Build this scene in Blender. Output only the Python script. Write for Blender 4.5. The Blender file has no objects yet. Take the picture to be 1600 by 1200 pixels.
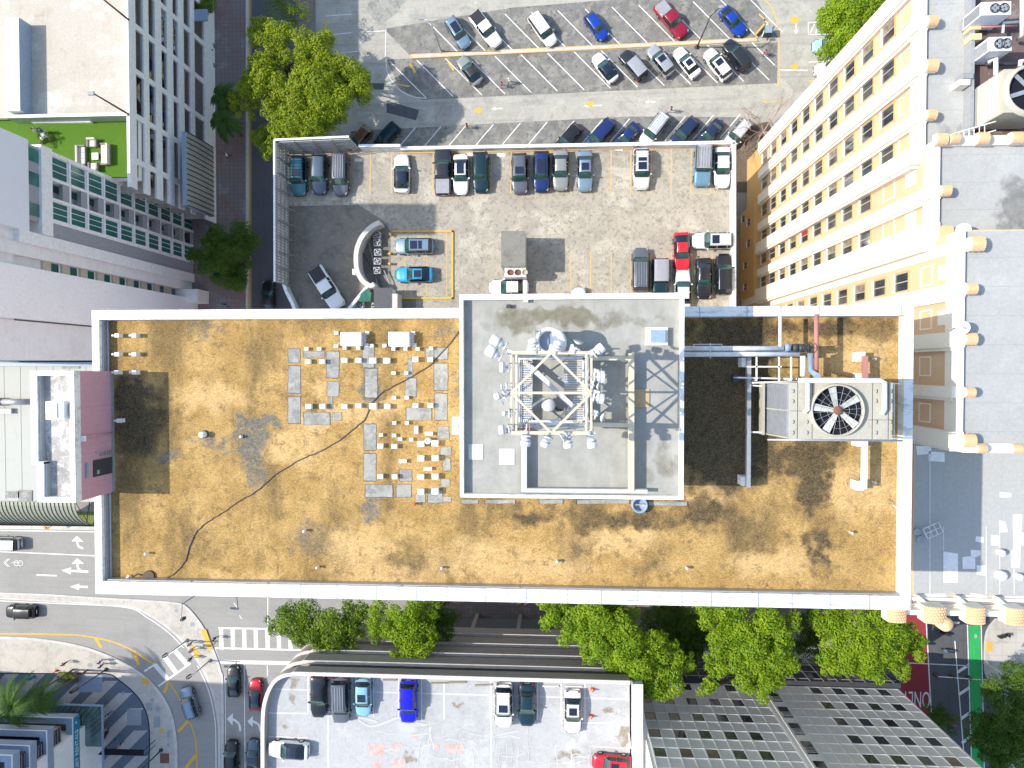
import bpy, bmesh, math, random
from mathutils import Vector, Matrix
random.seed(7)
S = bpy.context.scene
COL = S.collection
R_ = math.radians
# ---------------- camera: a drone 101 m above the street looking down, tilted a few degrees
H = 101.0; F = 1109.0
n = Vector((870-800, -(575-600), -F)).normalized()
RQ = n.rotation_difference(Vector((0, 0, -1)))
RM = RQ.to_matrix()
cd = bpy.data.cameras.new('camera'); cam = bpy.data.objects.new('camera', cd); COL.objects.link(cam)
cam.matrix_world = Matrix.Translation((0, 0, H)) @ RM.to_4x4()
cd.sensor_width = 36; cd.lens = 36*F/1600; cd.clip_end = 3000; cd.clip_start = 1
S.camera = cam
# ---------------- light
SUN_EL = 44.8; SH_DIR = -1.5       # shadows run towards +X, a touch to the south
w = bpy.data.worlds.new('World'); S.world = w; w.use_nodes = True
nt = w.node_tree; sky = nt.nodes.new('ShaderNodeTexSky'); sky.sky_type = 'NISHITA'; sky.sun_disc = False
sky.sun_elevation = R_(SUN_EL); sky.sun_rotation = R_(270 + SH_DIR*-1)
sky.air_density = 1.3
nt.links.new(sky.outputs[0], nt.nodes['Background'].inputs[0]); nt.nodes['Background'].inputs[1].default_value = 0.15
sl = bpy.data.lights.new('sun', 'SUN'); sl.energy = 3.1; sl.angle = R_(0.5); sl.color = (1, 0.95, 0.86)
so = bpy.data.objects.new('sun', sl); COL.objects.link(so)
dv = Vector((math.cos(R_(SH_DIR))*math.cos(R_(SUN_EL)), math.sin(R_(SH_DIR))*math.cos(R_(SUN_EL)), -math.sin(R_(SUN_EL))))
so.rotation_euler = dv.to_track_quat('-Z', 'Y').to_euler(); so.location = (-150, 0, 150)
S.view_settings.view_transform = 'Standard'; S.view_settings.look = 'None'
S.view_settings.gamma = 1; S.view_settings.use_curve_mapping = False
S.view_settings.exposure = 0.86

def P(u, v, z=0.0):
    d = RM @ Vector((u-800, -(v-600), -F)); t = (z-H)/d.z
    return (d.x*t, d.y*t)
def P3(u, v, z=0.0):
    a = P(u, v, z); return Vector((a[0], a[1], z))

# ---------------- materials
class NG:
    def __init__(s, name):
        s.m = bpy.data.materials.new(name); s.m.use_nodes = True; s.t = s.m.node_tree
        s.b = s.t.nodes['Principled BSDF']
    def n(s, typ, **k):
        x = s.t.nodes.new('ShaderNode'+typ)
        for a, b in k.items(): setattr(x, a, b)
        return x
    def l(s, a, b): s.t.links.new(a, b)
    def pos(s, obj=False):
        return s.n('TexCoord').outputs['Object'] if obj else s.n('NewGeometry').outputs['Position']
    def mapping(s, v, sc):
        m = s.n('Mapping'); s.l(v, m.inputs[0]); m.inputs['Scale'].default_value = sc; return m.outputs[0]
    def noise(s, v, scale, detail=4, rough=.6, dist=0):
        x = s.n('TexNoise'); s.l(v, x.inputs['Vector']); x.inputs['Scale'].default_value = scale
        x.inputs['Detail'].default_value = detail; x.inputs['Roughness'].default_value = rough
        x.inputs['Distortion'].default_value = dist
        return s.ramp(x.outputs['Fac'], .26, .74)
    def ramp(s, v, a, b):
        x = s.n('MapRange'); s.l(v, x.inputs[0]); x.inputs[1].default_value = a; x.inputs[2].default_value = b; x.clamp = True
        return x.outputs[0]
    def math(s, op, a, b=None):
        x = s.n('Math', operation=op)
        for i, q in enumerate((a, b)):
            if q is None: continue
            if isinstance(q, (int, float)): x.inputs[i].default_value = q
            else: s.l(q, x.inputs[i])
        return x.outputs[0]
    def mix(s, fac, a, b, mode='MIX'):
        x = s.n('Mix', data_type='RGBA', blend_type=mode)
        for i, q in ((0, fac), (6, a), (7, b)):
            if isinstance(q, (int, float)): x.inputs[i].default_value = q
            elif isinstance(q, tuple): x.inputs[i].default_value = (*q[:3], 1)
            else: s.l(q, x.inputs[i])
        return x.outputs[2]
    def out(s, c, rough=.8, spec=.3, bump=None, bs=.3, bd=.02):
        if isinstance(c, tuple): s.b.inputs['Base Color'].default_value = (*c, 1)
        else: s.l(c, s.b.inputs['Base Color'])
        if isinstance(rough, (int, float)): s.b.inputs['Roughness'].default_value = rough
        else: s.l(rough, s.b.inputs['Roughness'])
        s.b.inputs['Specular IOR Level'].default_value = spec
        if bump is not None:
            x = s.n('Bump'); s.l(bump, x.inputs['Height']); x.inputs['Strength'].default_value = bs; x.inputs['Distance'].default_value = bd
            s.l(x.outputs[0], s.b.inputs['Normal'])
        return s.m

def plain(name, c, rough=.6, spec=.4, metal=0, var=.12, scale=3.0, coat=0):
    g = NG(name); p = g.pos(True)
    nz = g.noise(p, scale, 3)
    d = tuple(x*(1-var) for x in c); e = tuple(min(1, x*(1+var)) for x in c)
    g.out(g.mix(nz, d, e), rough, spec)
    g.b.inputs['Metallic'].default_value = metal
    if coat: g.b.inputs['Coat Weight'].default_value = coat; g.b.inputs['Coat Roughness'].default_value = .04
    return g.m

M = {}
def spots(g, p, lst):
    """irregular mask around given places, for stains and painted shade; lst of (x, y, rx, ry, strength)"""
    wn = g.n('TexNoise'); g.l(p, wn.inputs['Vector']); wn.inputs['Scale'].default_value = .8; wn.inputs['Detail'].default_value = 5
    off = g.n('VectorMath', operation='MULTIPLY_ADD'); g.l(wn.outputs['Color'], off.inputs[0]); off.inputs[1].default_value = (3.2, 3.2, 0); g.l(p, off.inputs[2])
    sp = g.n('SeparateXYZ'); g.l(off.outputs[0], sp.inputs[0]); tot = None
    lst = [(x+1.6, y+1.6, rx, ry, s_) for x, y, rx, ry, s_ in lst]
    for x, y, rx, ry, s in lst:
        dx = g.math('DIVIDE', g.math('SUBTRACT', sp.outputs[0], x), rx)
        dy = g.math('DIVIDE', g.math('SUBTRACT', sp.outputs[1], y), ry)
        d = g.math('ADD', g.math('MULTIPLY', dx, dx), g.math('MULTIPLY', dy, dy))
        e = g.math('MULTIPLY', g.math('SUBTRACT', 1.0, g.math('MINIMUM', d, 1.0)), s)
        tot = e if tot is None else g.math('MAXIMUM', tot, e)
    return tot
def worn(name, c, dark, light=None, s1=.12, s2=1.5, s3=9, amt=.7, rough=.85, streak=None, joints=None, jc=None, jw=.02, lo=.45, hi=.7, mott=None, spot=None):
    """weathered flat surface: three noise scales, optional streaks and slab joints (world metres)"""
    g = NG(name); p = g.pos()
    a = g.ramp(g.noise(p, s1, 6, .65, .6), lo, hi)
    b = g.ramp(g.noise(p, s2, 6, .7), .35, .75)
    c3 = g.noise(p, s3, 3, .7)
    col = g.mix(g.math('MULTIPLY', g.math('MULTIPLY', a, g.math('ADD', g.math('MULTIPLY', b, .8), .35)), amt), c, dark)
    if light: col = g.mix(g.math('MULTIPLY', g.ramp(g.noise(p, s1*1.7, 5, .7), .55, .75), .8), col, light)
    if streak:
        st = g.noise(g.mapping(p, streak), 1.0, 5, .7)
        col = g.mix(g.math('MULTIPLY', g.ramp(st, .5, .75), .45), col, dark)
    if mott:
        for sc_, a_, b_, mc, st_ in mott:
            col = g.mix(g.math('MULTIPLY', g.ramp(g.noise(p, sc_, 8, .78, .4), a_, b_), st_), col, mc)
    col = g.mix(.35, col, g.mix(c3, tuple(x*.72 for x in c), tuple(min(1, x*1.28) for x in c)))
    if spot:
        lst_, sc_ = spot
        mm = g.ramp(g.math('MULTIPLY', spots(g, p, lst_), g.math('ADD', g.noise(p, 1.2, 7, .75), .4)), .25, .75)
        col = g.mix(g.math('MULTIPLY', mm, .85), col, g.mix(g.noise(p, 2.5, 4), sc_, tuple(x*1.9 for x in sc_)))
    if joints:
        jx, jy, ox, oy = joints
        sp = g.n('SeparateXYZ'); g.l(p, sp.inputs[0])
        def line(o, per, off):
            q = g.math('FRACT', g.math('DIVIDE', g.math('ADD', o, off+1000*per), per))
            q = g.math('ABSOLUTE', g.math('SUBTRACT', q, .5))
            return g.math('GREATER_THAN', q, .5-jw/per)
        j = g.math('MAXIMUM', line(sp.outputs[0], jx, ox), line(sp.outputs[1], jy, oy))
        col = g.mix(g.math('MULTIPLY', j, .6), col, jc or dark)
    return g.out(col, rough, .25, c3, .25, .02)

def gravel():
    g = NG('roof gravel'); p = g.pos()
    v = g.n('TexVoronoi'); g.l(p, v.inputs['Vector']); v.inputs['Scale'].default_value = 17
    sepc = g.n('SeparateColor'); g.l(v.outputs['Color'], sepc.inputs[0])
    base = g.mix(g.ramp(g.noise(p, .5, 6, .65), .3, .7), (.40, .24, .070), (.53, .335, .115))
    base = g.mix(g.math('MULTIPLY', g.ramp(g.noise(g.mapping(p, (1, .35, 1)), .30, 5, .6), .48, .74), .85), base, (.18, .115, .038))
    lt = spots(g, p, [(*P(u, v_, 56), rx*1.25, ry*1.25, 1) for u, v_, rx, ry in ((462, 700, 2.0, 1.3), (345, 895, 1.3, .6), (400, 905, 1.6, .7), (560, 645, 2.6, .8), (610, 630, 1.3, .6), (500, 660, 1.6, .6), (600, 900, 3.5, 1.6), (760, 880, 4, 1.5), (860, 885, 3, 1.2), (960, 840, 3, .8), (330, 620, 2.5, 1.2), (560, 850, 2.5, 1.3), (1340, 760, 2.5, 2), (1330, 560, 2.6, 1), (500, 603, .8, .6), (1110, 770, 2, .8), (1200, 880, 3, 1))])
    base = g.mix(g.ramp(g.math('MULTIPLY', lt, g.math('ADD', g.noise(p, 1.1, 6, .7), .3)), .1, .8), base, (.66, .43, .18))
    base = g.mix(g.math('MULTIPLY', g.ramp(g.noise(p, 1.5, 6, .75), .55, .8), .65), base, (.15, .10, .04))
    gl = [(*P(u, v_, 56), rx, ry, s) for u, v_, rx, ry, s in (
        (405, 662, 2.2, .6, 1.2), (398, 700, 1.2, 2.1, 1.1), (345, 690, 2.6, .55, .8), (265, 715, 1.6, .5, .8), (400, 745, .8, 1.4, .8),
        (578, 600, .8, 2.2, 1.2), (582, 795, .9, 1.4, 1.1), (320, 517, 2.4, .7, .6), (722, 600, .5, 2.5, .6), (480, 840, 2, 1.6, .6), (700, 520, 1.5, .6, .6))]
    m1 = g.ramp(g.math('MULTIPLY', spots(g, p, gl), g.math('ADD', g.noise(p, 1.6, 6, .75), .35)), .22, .75)
    base = g.mix(g.math('MULTIPLY', m1, .85), base, g.mix(g.noise(p, 5, 2), (.065, .085, .10), (.20, .20, .17)))
    dl = [(*P(u, v_, 56), rx, ry, s) for u, v_, rx, ry, s in (  # dark stains; those in the penthouse shadows also paint that shade darker
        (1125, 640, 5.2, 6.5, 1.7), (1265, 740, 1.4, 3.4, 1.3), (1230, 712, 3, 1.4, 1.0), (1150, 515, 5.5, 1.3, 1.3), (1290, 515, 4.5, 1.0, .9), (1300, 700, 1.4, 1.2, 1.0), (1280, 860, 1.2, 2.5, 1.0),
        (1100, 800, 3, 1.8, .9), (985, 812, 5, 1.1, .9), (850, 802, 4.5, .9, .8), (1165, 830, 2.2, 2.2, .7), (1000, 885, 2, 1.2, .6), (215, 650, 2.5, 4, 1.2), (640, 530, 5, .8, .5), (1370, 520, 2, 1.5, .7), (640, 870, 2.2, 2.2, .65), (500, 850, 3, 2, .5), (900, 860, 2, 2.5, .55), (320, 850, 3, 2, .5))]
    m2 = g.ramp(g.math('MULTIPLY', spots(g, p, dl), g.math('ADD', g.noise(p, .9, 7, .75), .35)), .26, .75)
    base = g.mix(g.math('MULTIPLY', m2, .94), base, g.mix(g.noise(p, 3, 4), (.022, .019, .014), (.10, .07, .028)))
    rnd = g.ramp(sepc.outputs[0], 0, 1)
    col = g.mix(rnd, g.mix(.6, base, (.03, .02, .012)), g.mix(.14, base, (.95, .75, .5)))
    col = g.mix(.6, base, col)
    return g.out(col, .95, .15, v.outputs['Distance'], .6, .04)
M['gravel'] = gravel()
def wallcap():
    g = NG('white roof coating'); p = g.pos()
    c = g.mix(g.math('MULTIPLY', g.ramp(g.noise(p, 1.2, 7, .75), .52, .8), .7), (.80, .80, .78), (.42, .41, .38))
    c = g.mix(g.math('MULTIPLY', g.ramp(g.noise(g.mapping(p, (.4, 3, 1)), 1.5, 5, .8), .62, .7), .5), c, (.30, .29, .28))
    return g.out(c, .6, .3)
M['cap'] = wallcap()
M['white'] = plain('white paint', (.78, .78, .77), .55)
M['offwhite'] = worn('off white render', (.80, .79, .77), (.64, .63, .60), s1=.3, rough=.7, streak=(.3, .3, 1.5))
M['pink'] = worn('pink render', (.56, .31, .365), (.47, .255, .30), s1=.5, s2=3, amt=.5, streak=(.2, 6, .2), rough=.7)
def stained():
    g = NG('stained concrete roof'); p = g.pos()
    c = g.mix(g.noise(p, .8, 6, .7), (.27, .265, .235), (.42, .41, .37))
    c = g.mix(g.math('MULTIPLY', g.ramp(g.noise(g.mapping(p, (1.6, .25, 1)), .8, 5, .7), .5, .75), .35), c, (.28, .27, .24))
    m = spots(g, p, [(*P(u, v, 61.6), rx, ry, s) for u, v, rx, ry, s in ((800, 500, 1.6, .8, 1.1), (860, 492, 3.2, .9, 1.3), (930, 500, 2.6, .8, 1.1), (820, 520, 1.0, .7, .8), (990, 495, 2.2, .6, .7), (1045, 720, .7, 1.6, .7), (1010, 730, .6, 1.2, .5), (745, 545, 1, 1.5, .4))])
    m = g.ramp(g.math('MULTIPLY', m, g.math('ADD', g.noise(p, 1.1, 7, .7), .4)), .3, .8)
    c = g.mix(g.math('MULTIPLY', m, .8), c, g.mix(g.noise(p, 2.5, 4), (.10, .085, .045), (.22, .20, .14)))
    return g.out(c, .85, .25, g.noise(p, 9, 3), .2, .02)
M['stained'] = stained()
M['patina'] = worn('flaking white roof coat', (.40, .37, .34), (.19, .175, .155), (.5, .48, .46), s1=.45, s2=2.2, s3=8, amt=.6, lo=.4, hi=.7, mott=((1.3, .48, .56, (.72, .71, .69), .9), (.5, .58, .7, (.22, .21, .19), .8)))
M['patch'] = worn('grey roofing patch', (.33, .325, .29), (.13, .13, .125), s1=.6, s2=2.4, s3=9, amt=.8, lo=.42, hi=.7, mott=((1.0, .46, .66, (.13, .13, .125), .75), (1.7, .56, .74, (.46, .45, .42), .7)))
M['deck'] = worn('parking deck concrete', (.40, .36, .295), (.17, .155, .135), (.56, .52, .43), s1=.16, s2=1.4, s3=5, amt=.6, joints=(5.0, 7.0, 1.2, 2.2), jc=(.33, .295, .235), jw=.035, lo=.42, hi=.8, mott=((.5, .5, .74, (.23, .215, .175), .7), (2.2, .54, .70, (.09, .085, .08), .8), (3.5, .66, .8, (.66, .62, .54), .6)))
M['deck_dark'] = worn('oil stained ramp asphalt', (.22, .20, .165), (.10, .095, .085), s1=.3, s2=1.2, amt=.6, mott=((.6, .5, .75, (.09, .085, .08), .8), (2.0, .6, .75, (.36, .33, .28), .6)))
M['lot'] = worn('car park asphalt', (.41, .39, .335), (.17, .165, .16), (.50, .48, .42), s1=.17, s2=.8, s3=3.5, amt=.5, lo=.4, hi=.8, streak=(.05, 1, 1), mott=((.35, .56, .8, (.17, .165, .16), .7), (2.5, .62, .8, (.13, .125, .12), .6)))
M['lot_dark'] = worn('parking bay asphalt', (.205, .198, .182), (.075, .075, .08), (.30, .29, .26), s1=.22, s2=.9, s3=3.5, amt=.8, lo=.36, hi=.7, mott=((.7, .5, .68, (.36, .335, .28), .75), (1.6, .58, .74, (.055, .055, .06), .85)))
M['ground'] = worn('city ground', (.28, .27, .25), (.14, .14, .14))
M['asphalt'] = worn('road asphalt', (.31, .30, .28), (.23, .225, .215), s1=.08, s2=.6, s3=4, amt=.7, streak=(.06, 1.2, 1), mott=((.25, .55, .8, (.24, .235, .225), .6), (3, .7, .85, (.16, .155, .15), .5)))
M['asphalt_dk'] = worn('old road asphalt', (.105, .107, .115), (.07, .07, .075), s1=.1, s2=.7, s3=5, amt=.6, streak=(1.5, .06, 1))
M['walk'] = worn('pavement concrete', (.50, .46, .41), (.30, .27, .235), s1=.25, s2=1.6, amt=.8, joints=(1.8, 1.8, 0, 0), jw=.03)
M['walk_plain'] = worn('traffic island concrete', (.50, .465, .41), (.24, .22, .2), s1=.3, s2=1.6, amt=.6, mott=((.9, .52, .75, (.22, .20, .18), .6),))
M['brickwalk'] = worn('red brick pavement', (.23, .19, .175), (.15, .14, .14), (.34, .33, .33), s1=.2, s2=3, joints=(.6, .6, 0, 0), jw=.05, mott=((.13, .5, .62, (.27, .12, .095), .75),))
M['kerb'] = worn('kerb concrete', (.55, .53, .49), (.32, .30, .28), s1=.5, s2=3)
M['wpaint'] = worn('white road paint', (.74, .73, .70), (.42, .41, .39), s1=1.2, s2=5, s3=14, amt=.7)
M['ypaint'] = worn('yellow road paint', (.72, .42, .06), (.48, .32, .12), s1=1.2, s2=5, s3=14, amt=.8)
M['yfade'] = worn('faded yellow bay paint', (.62, .43, .16), (.46, .38, .26), s1=1.0, s2=5, s3=14, amt=.9)
M['redlane'] = worn('red bus lane', (.30, .035, .045), (.17, .04, .045), s1=.3, s2=2)
M['greenlane'] = worn('green bike lane', (.03, .38, .10), (.03, .24, .08), s1=.3, s2=2)
M['turf'] = worn('artificial turf', (.075, .165, .010), (.05, .12, .008), s1=.6, s2=5, s3=25, amt=.5)
M['groof'] = worn('sunbleached garage roof', (.49, .445, .38), (.40, .35, .28), (.68, .65, .60), s1=.12, s2=1.2, s3=4, amt=.7, streak=(.5, .06, 1), lo=.45, hi=.75, joints=(60, 1.1, 0, 0), jc=(.46, .41, .35), jw=.03, mott=((.3, .62, .85, (.30, .22, .13), .6), (1.6, .66, .85, (.28, .25, .22), .5)))
M['sgroof'] = worn('repaired garage roof', (.42, .42, .42), (.32, .315, .31), (.52, .52, .52), s1=.14, s2=1.1, s3=4, amt=.6, joints=(18.3, 9.0, 7.2, 0), jw=.09, jc=(.60, .60, .60), mott=((.4, .5, .78, (.31, .305, .30), .8), (2.2, .64, .8, (.20, .195, .19), .55), (3.1, .7, .85, (.60, .60, .59), .6)), spot=([(*P(u, v, 24), ru, rv, 1.1) for u, v, ru, rv in ((464, 1072, .7, 1.1), (457, 1092, .5, .7), (952, 1112, .9, .7), (978, 1150, 1.1, 1.4), (446, 1137, .5, .5), (715, 1105, .8, .6), (640, 1185, 1, .8), (890, 1180, 1.5, .7))], (.17, .14, .10)))
M['hroof'] = worn('hotel roof membrane', (.39, .39, .375), (.32, .32, .31), (.45, .45, .44), s1=.18, s2=1.5, s3=6, amt=.6, joints=(60, 1.9, .3, .4), jw=.02, jc=(.28, .28, .27), mott=((.35, .54, .82, (.35, .345, .33), .7), (2.4, .66, .82, (.27, .265, .25), .5)), spot=([(*P(1590, 320, 49.5), 1.6, 2.4, 1.3), (*P(1485, 205, 47.5), 1.5, .5, .6)], (.13, .13, .125)))
M['hroof2'] = worn('hotel low roof membrane', (.40, .40, .385), (.36, .355, .34), s1=.2, s2=1.5, s3=6, joints=(2.05, 60, .5, 0), jw=.02, jc=(.34, .34, .33))
M['cream'] = worn('cream hotel render', (.66, .455, .285), (.58, .39, .23), s1=.3, s2=2, amt=.5, rough=.75)
M['ochre'] = worn('ochre hotel render', (.62, .38, .15), (.54, .32, .12), s1=.3, s2=2, amt=.5, rough=.75)
M['band'] = worn('pale hotel pilaster', (.82, .76, .66), (.74, .66, .54), s1=.3, s2=2, amt=.5, rough=.7)
M['tile'] = worn('orange roof tile', (.74, .50, .29), (.58, .36, .18), s1=1.2, s2=6, rough=.7)
M['glass'] = plain('dark window glass', (.035, .04, .045), .08, .9)
M['glass_teal'] = plain('teal window glass', (.03, .14, .125), .15, .8, var=.5, scale=.3)
M['black'] = plain('dark void', (.012, .013, .018), .8, .2)
M['steel'] = plain('galvanised steel', (.42, .43, .44), .45, .5, .5)
M['steelblue'] = plain('blue grey cladding', (.25, .32, .42), .5, .4)
M['beam'] = plain('cream painted steel', (.62, .53, .38), .5, .4)
M['darksteel'] = plain('dark painted steel', (.05, .052, .058), .5, .4)
M['pipe'] = plain('white pipe lagging', (.70, .69, .68), .45, .4, var=.2)
M['redpipe'] = plain('red oxide pipe', (.42, .19, .165), .6, .3)
M['grey'] = plain('grey metal', (.30, .31, .32), .5, .5)
M['midgrey'] = plain('grey panel', (.30, .31, .34), .6, .3)
M['coolbody'] = worn('cooling tower casing', (.44, .415, .34), (.34, .315, .26), s1=.6, s2=3, amt=.5, rough=.5, mott=((1.0, .6, .8, (.30, .26, .19), .5),))
M['rust'] = worn('rusty hub', (.20, .09, .065), (.12, .06, .04), s1=2, s2=8)
M['blade'] = plain('fan blade', (.55, .54, .48), .4, .5)
M['station'] = worn('station roof sheeting', (.44, .44, .40), (.45, .45, .40), s1=.25, s2=2, streak=(3, .1, 1), amt=.6, mott=((.8, .64, .85, (.30, .28, .23), .5),))
M['vault'] = plain('olive vault roof', (.30, .31, .225), .4, .5)
M['ggarage'] = worn('brown grey precast', (.38, .34, .30), (.28, .25, .22), s1=.3, s2=2, streak=(.1, 1, 4), amt=.5)
M['gridc'] = worn('pale precast grid', (.82, .82, .80), (.70, .70, .68), s1=.3, s2=2, amt=.4)
M['gridp'] = worn('grid infill panel', (.74, .735, .71), (.64, .635, .61), s1=.4, s2=2, amt=.5)
M['bark'] = worn('bark', (.13, .10, .075), (.07, .055, .04), s1=2, s2=8)
M['skin'] = plain('skin', (.42, .24, .16), .6)
M['orange'] = plain('cone orange', (.75, .10, .03), .5)
M['green_net'] = plain('green tarpaulin', (.02, .14, .10), .6)
M['teal_sign'] = plain('teal sign face', (.015, .22, .33), .4)
M['plazadark'] = worn('blue grey paving', (.13, .16, .20), (.09, .11, .14), s1=.5, s2=3)
M['plazalight'] = worn('pale plaza paving', (.46, .43, .41), (.32, .30, .29), s1=.5, s2=3, joints=(1.2, 1.2, 0, 0), jw=.02)
M['wood'] = plain('plywood', (.50, .36, .20), .7)
M['coping'] = worn('precast coping', (.62, .58, .54), (.42, .38, .35), s1=.5, s2=3)
M['verge'] = worn('dull grass verge', (.14, .17, .05), (.09, .11, .04), s1=.6, s2=3)
M['canopyshell'] = worn('weathered canopy sheet', (.34, .32, .27), (.20, .20, .19), s1=.3, s2=2, amt=.8, rough=.3)
M['padgrey'] = plain('pale roof pad', (.56, .56, .56), .6)
M['glass_sky'] = plain('acrylic skylight', (.28, .36, .45), .12, .8)
M['canopyglass'] = plain('grey canopy glass', (.13, .15, .16), .2, .7)
M['towerwall'] = worn('tower wall render', (.86, .85, .84), (.76, .75, .73), s1=.12, s2=.8, s3=3, amt=.5, rough=.7, joints=(400, 400, 0, 0))
M['siding'] = plain('white siding', (.74, .76, .80), .5, .4, var=.03)
M['fincol'] = plain('pale beige fin', (.58, .50, .40), .7)
M['crack'] = worn('pale crack sealer', (.50, .50, .49), (.42, .42, .41), s1=1, s2=5)
M['wicker'] = plain('grey wicker', (.22, .20, .18), .8)
M['cushion'] = plain('cream cushion', (.62, .56, .48), .9)
M['canvas'] = plain('bleached screen slats', (.62, .60, .57), .6)
M['blue_shirt'] = plain('blue cloth', (.03, .08, .35), .8)

# ---------------- mesh builder
class MB:
    def __init__(s): s.v = []; s.f = []; s.m = []; s.sm = []; s.mats = []
    def mi(s, m):
        m = M[m] if isinstance(m, str) else m
        if m not in s.mats: s.mats.append(m)
        return s.mats.index(m)
    def face(s, pts, m, smooth=False):
        b = len(s.v); s.v += [tuple(p) for p in pts]; s.f.append(tuple(range(b, b+len(pts)))); s.m.append(s.mi(m)); s.sm.append(smooth)
    def box(s, x0, y0, z0, x1, y1, z1, m, top=None, bottom=True):
        x0, x1 = min(x0, x1), max(x0, x1); y0, y1 = min(y0, y1), max(y0, y1)
        s.prism([(x0, y0), (x1, y0), (x1, y1), (x0, y1)], z0, z1, m, top); return s
    def prism(s, poly, z0, z1, m, top=None):
        a = sum(poly[i][0]*poly[(i+1) % len(poly)][1]-poly[(i+1) % len(poly)][0]*poly[i][1] for i in range(len(poly)))
        if a < 0: poly = poly[::-1]
        N = len(poly); b = len(s.v); k = s.mi(m); kt = s.mi(top or m)
        s.v += [(x, y, z0) for x, y in poly]+[(x, y, z1) for x, y in poly]
        for i in range(N):
            j = (i+1) % N; s.f.append((b+i, b+j, b+N+j, b+N+i)); s.m.append(k); s.sm.append(False)
        s.f.append(tuple(b+N+i for i in range(N))); s.m.append(kt); s.sm.append(False)
        s.f.append(tuple(b+N-1-i for i in range(N))); s.m.append(k); s.sm.append(False); return s
    def ebar(s, p, q, w, h, m, up=(0, 0, 1)):
        """rectangular bar from p to q"""
        p, q = Vector(p), Vector(q); d = (q-p).normalized(); u = Vector(up)
        if abs(d.dot(u)) > .98: u = Vector((1, 0, 0))
        r = d.cross(u).normalized(); u = r.cross(d)
        c = [(-w/2, -h/2), (w/2, -h/2), (w/2, h/2), (-w/2, h/2)]; b = len(s.v); k = s.mi(m)
        for e in (p, q): s.v += [tuple(e+r*x+u*y) for x, y in c]
        for i in range(4):
            j = (i+1) % 4; s.f.append((b+i, b+j, b+4+j, b+4+i))
        s.f.append((b+3, b+2, b+1, b)); s.f.append((b+4, b+5, b+6, b+7)); s.m += [k]*6; s.sm += [False]*6; return s
    def tube(s, pts, r, m, nseg=8, r2=None, cap=True):
        pts = [Vector(p) for p in pts]; k = s.mi(m); b = len(s.v); N = len(pts)
        u = None
        for i, p in enumerate(pts):
            d = (pts[min(i+1, N-1)]-pts[max(i-1, 0)]).normalized()
            if u is None:
                u = Vector((0, 0, 1)) if abs(d.z) < .9 else Vector((1, 0, 0))
            a = d.cross(u).normalized(); u2 = a.cross(d).normalized(); u = u2
            rr = r if r2 is None else r+(r2-r)*i/max(1, N-1)
            for j in range(nseg):
                t = 2*math.pi*j/nseg; s.v.append(tuple(p+a*math.cos(t)*rr+u2*math.sin(t)*rr))
        for i in range(N-1):
            for j in range(nseg):
                q = (j+1) % nseg
                s.f.append((b+i*nseg+j, b+(i+1)*nseg+j, b+(i+1)*nseg+q, b+i*nseg+q)); s.m.append(k); s.sm.append(True)
        if cap:
            s.f.append(tuple(b+j for j in range(nseg))); s.f.append(tuple(b+(N-1)*nseg+nseg-1-j for j in range(nseg)))
            s.m += [k]*2; s.sm += [False]*2
        return s
    def lathe(s, prof, m, cx=0, cy=0, nseg=20, axis=None, origin=None):
        """revolve (r,z) profile"""
        b = len(s.v); k = s.mi(m); N = len(prof)
        mt = None
        if axis is not None:
            mt = Vector((0, 0, 1)).rotation_difference(Vector(axis)).to_matrix()
        for r, z in prof:
            for j in range(nseg):
                t = 2*math.pi*j/nseg; p = Vector((r*math.cos(t), r*math.sin(t), z))
                if mt: p = mt @ p + Vector(origin)
                else: p = p+Vector((cx, cy, 0))
                s.v.append(tuple(p))
        for i in range(N-1):
            for j in range(nseg):
                q = (j+1) % nseg
                s.f.append((b+i*nseg+j, b+i*nseg+q, b+(i+1)*nseg+q, b+(i+1)*nseg+j)); s.m.append(k); s.sm.append(True)
        return s
    def build(s, name, parent=None, world=False, loc=None, dist=0):
        off = Vector((0, 0, 0))
        if world and parent is not None:
            q = parent
            while q: off += q.location; q = q.parent
        me = bpy.data.meshes.new(name); me.from_pydata([tuple(Vector(v)-off) for v in s.v], [], s.f)
        for m in s.mats: me.materials.append(m)
        me.polygons.foreach_set('material_index', s.m); me.polygons.foreach_set('use_smooth', s.sm); me.update()
        o = bpy.data.objects.new(name, me); COL.objects.link(o)
        if parent is not None: o.parent = parent
        if loc is not None: o.location = loc
        return o

def tag(o, label=None, cat=None, group=None, kind=None):
    if label: o['label'] = label
    if cat: o['category'] = cat
    if group: o['group'] = group
    if kind: o['kind'] = kind
    return o
def thing(name, label, cat, loc=(0, 0, 0), rz=0, group=None):
    o = bpy.data.objects.new(name, None); COL.objects.link(o); o.location = loc; o.rotation_euler = (0, 0, rz)
    return tag(o, label, cat, group)
def struct(name, mb): return tag(mb.build(name), kind='structure')
def copy_tree(o, parent=None):
    c = o.copy(); COL.objects.link(c); c.parent = parent
    for ch in list(o.children): copy_tree(ch, c)
    return c
def poly(pts, z): return [P(u, v, z) for u, v in pts]
def sheet(mb, pts, z, m): mb.face([(x, y, z) for x, y in ccw(poly(pts, z))], m)
def ccw(p):
    a = sum(p[i][0]*p[(i+1) % len(p)][1]-p[(i+1) % len(p)][0]*p[i][1] for i in range(len(p)))
    return p if a > 0 else p[::-1]
def line(mb, a, b, w, z, m):
    """painted line between two places, width in metres"""
    p, q = Vector(P(*a, z)), Vector(P(*b, z)); d = (q-p).normalized(); n_ = Vector((-d.y, d.x))*w/2
    mb.face([(*(p-n_), z), (*(q-n_), z), (*(q+n_), z), (*(p+n_), z)], m)
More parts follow.
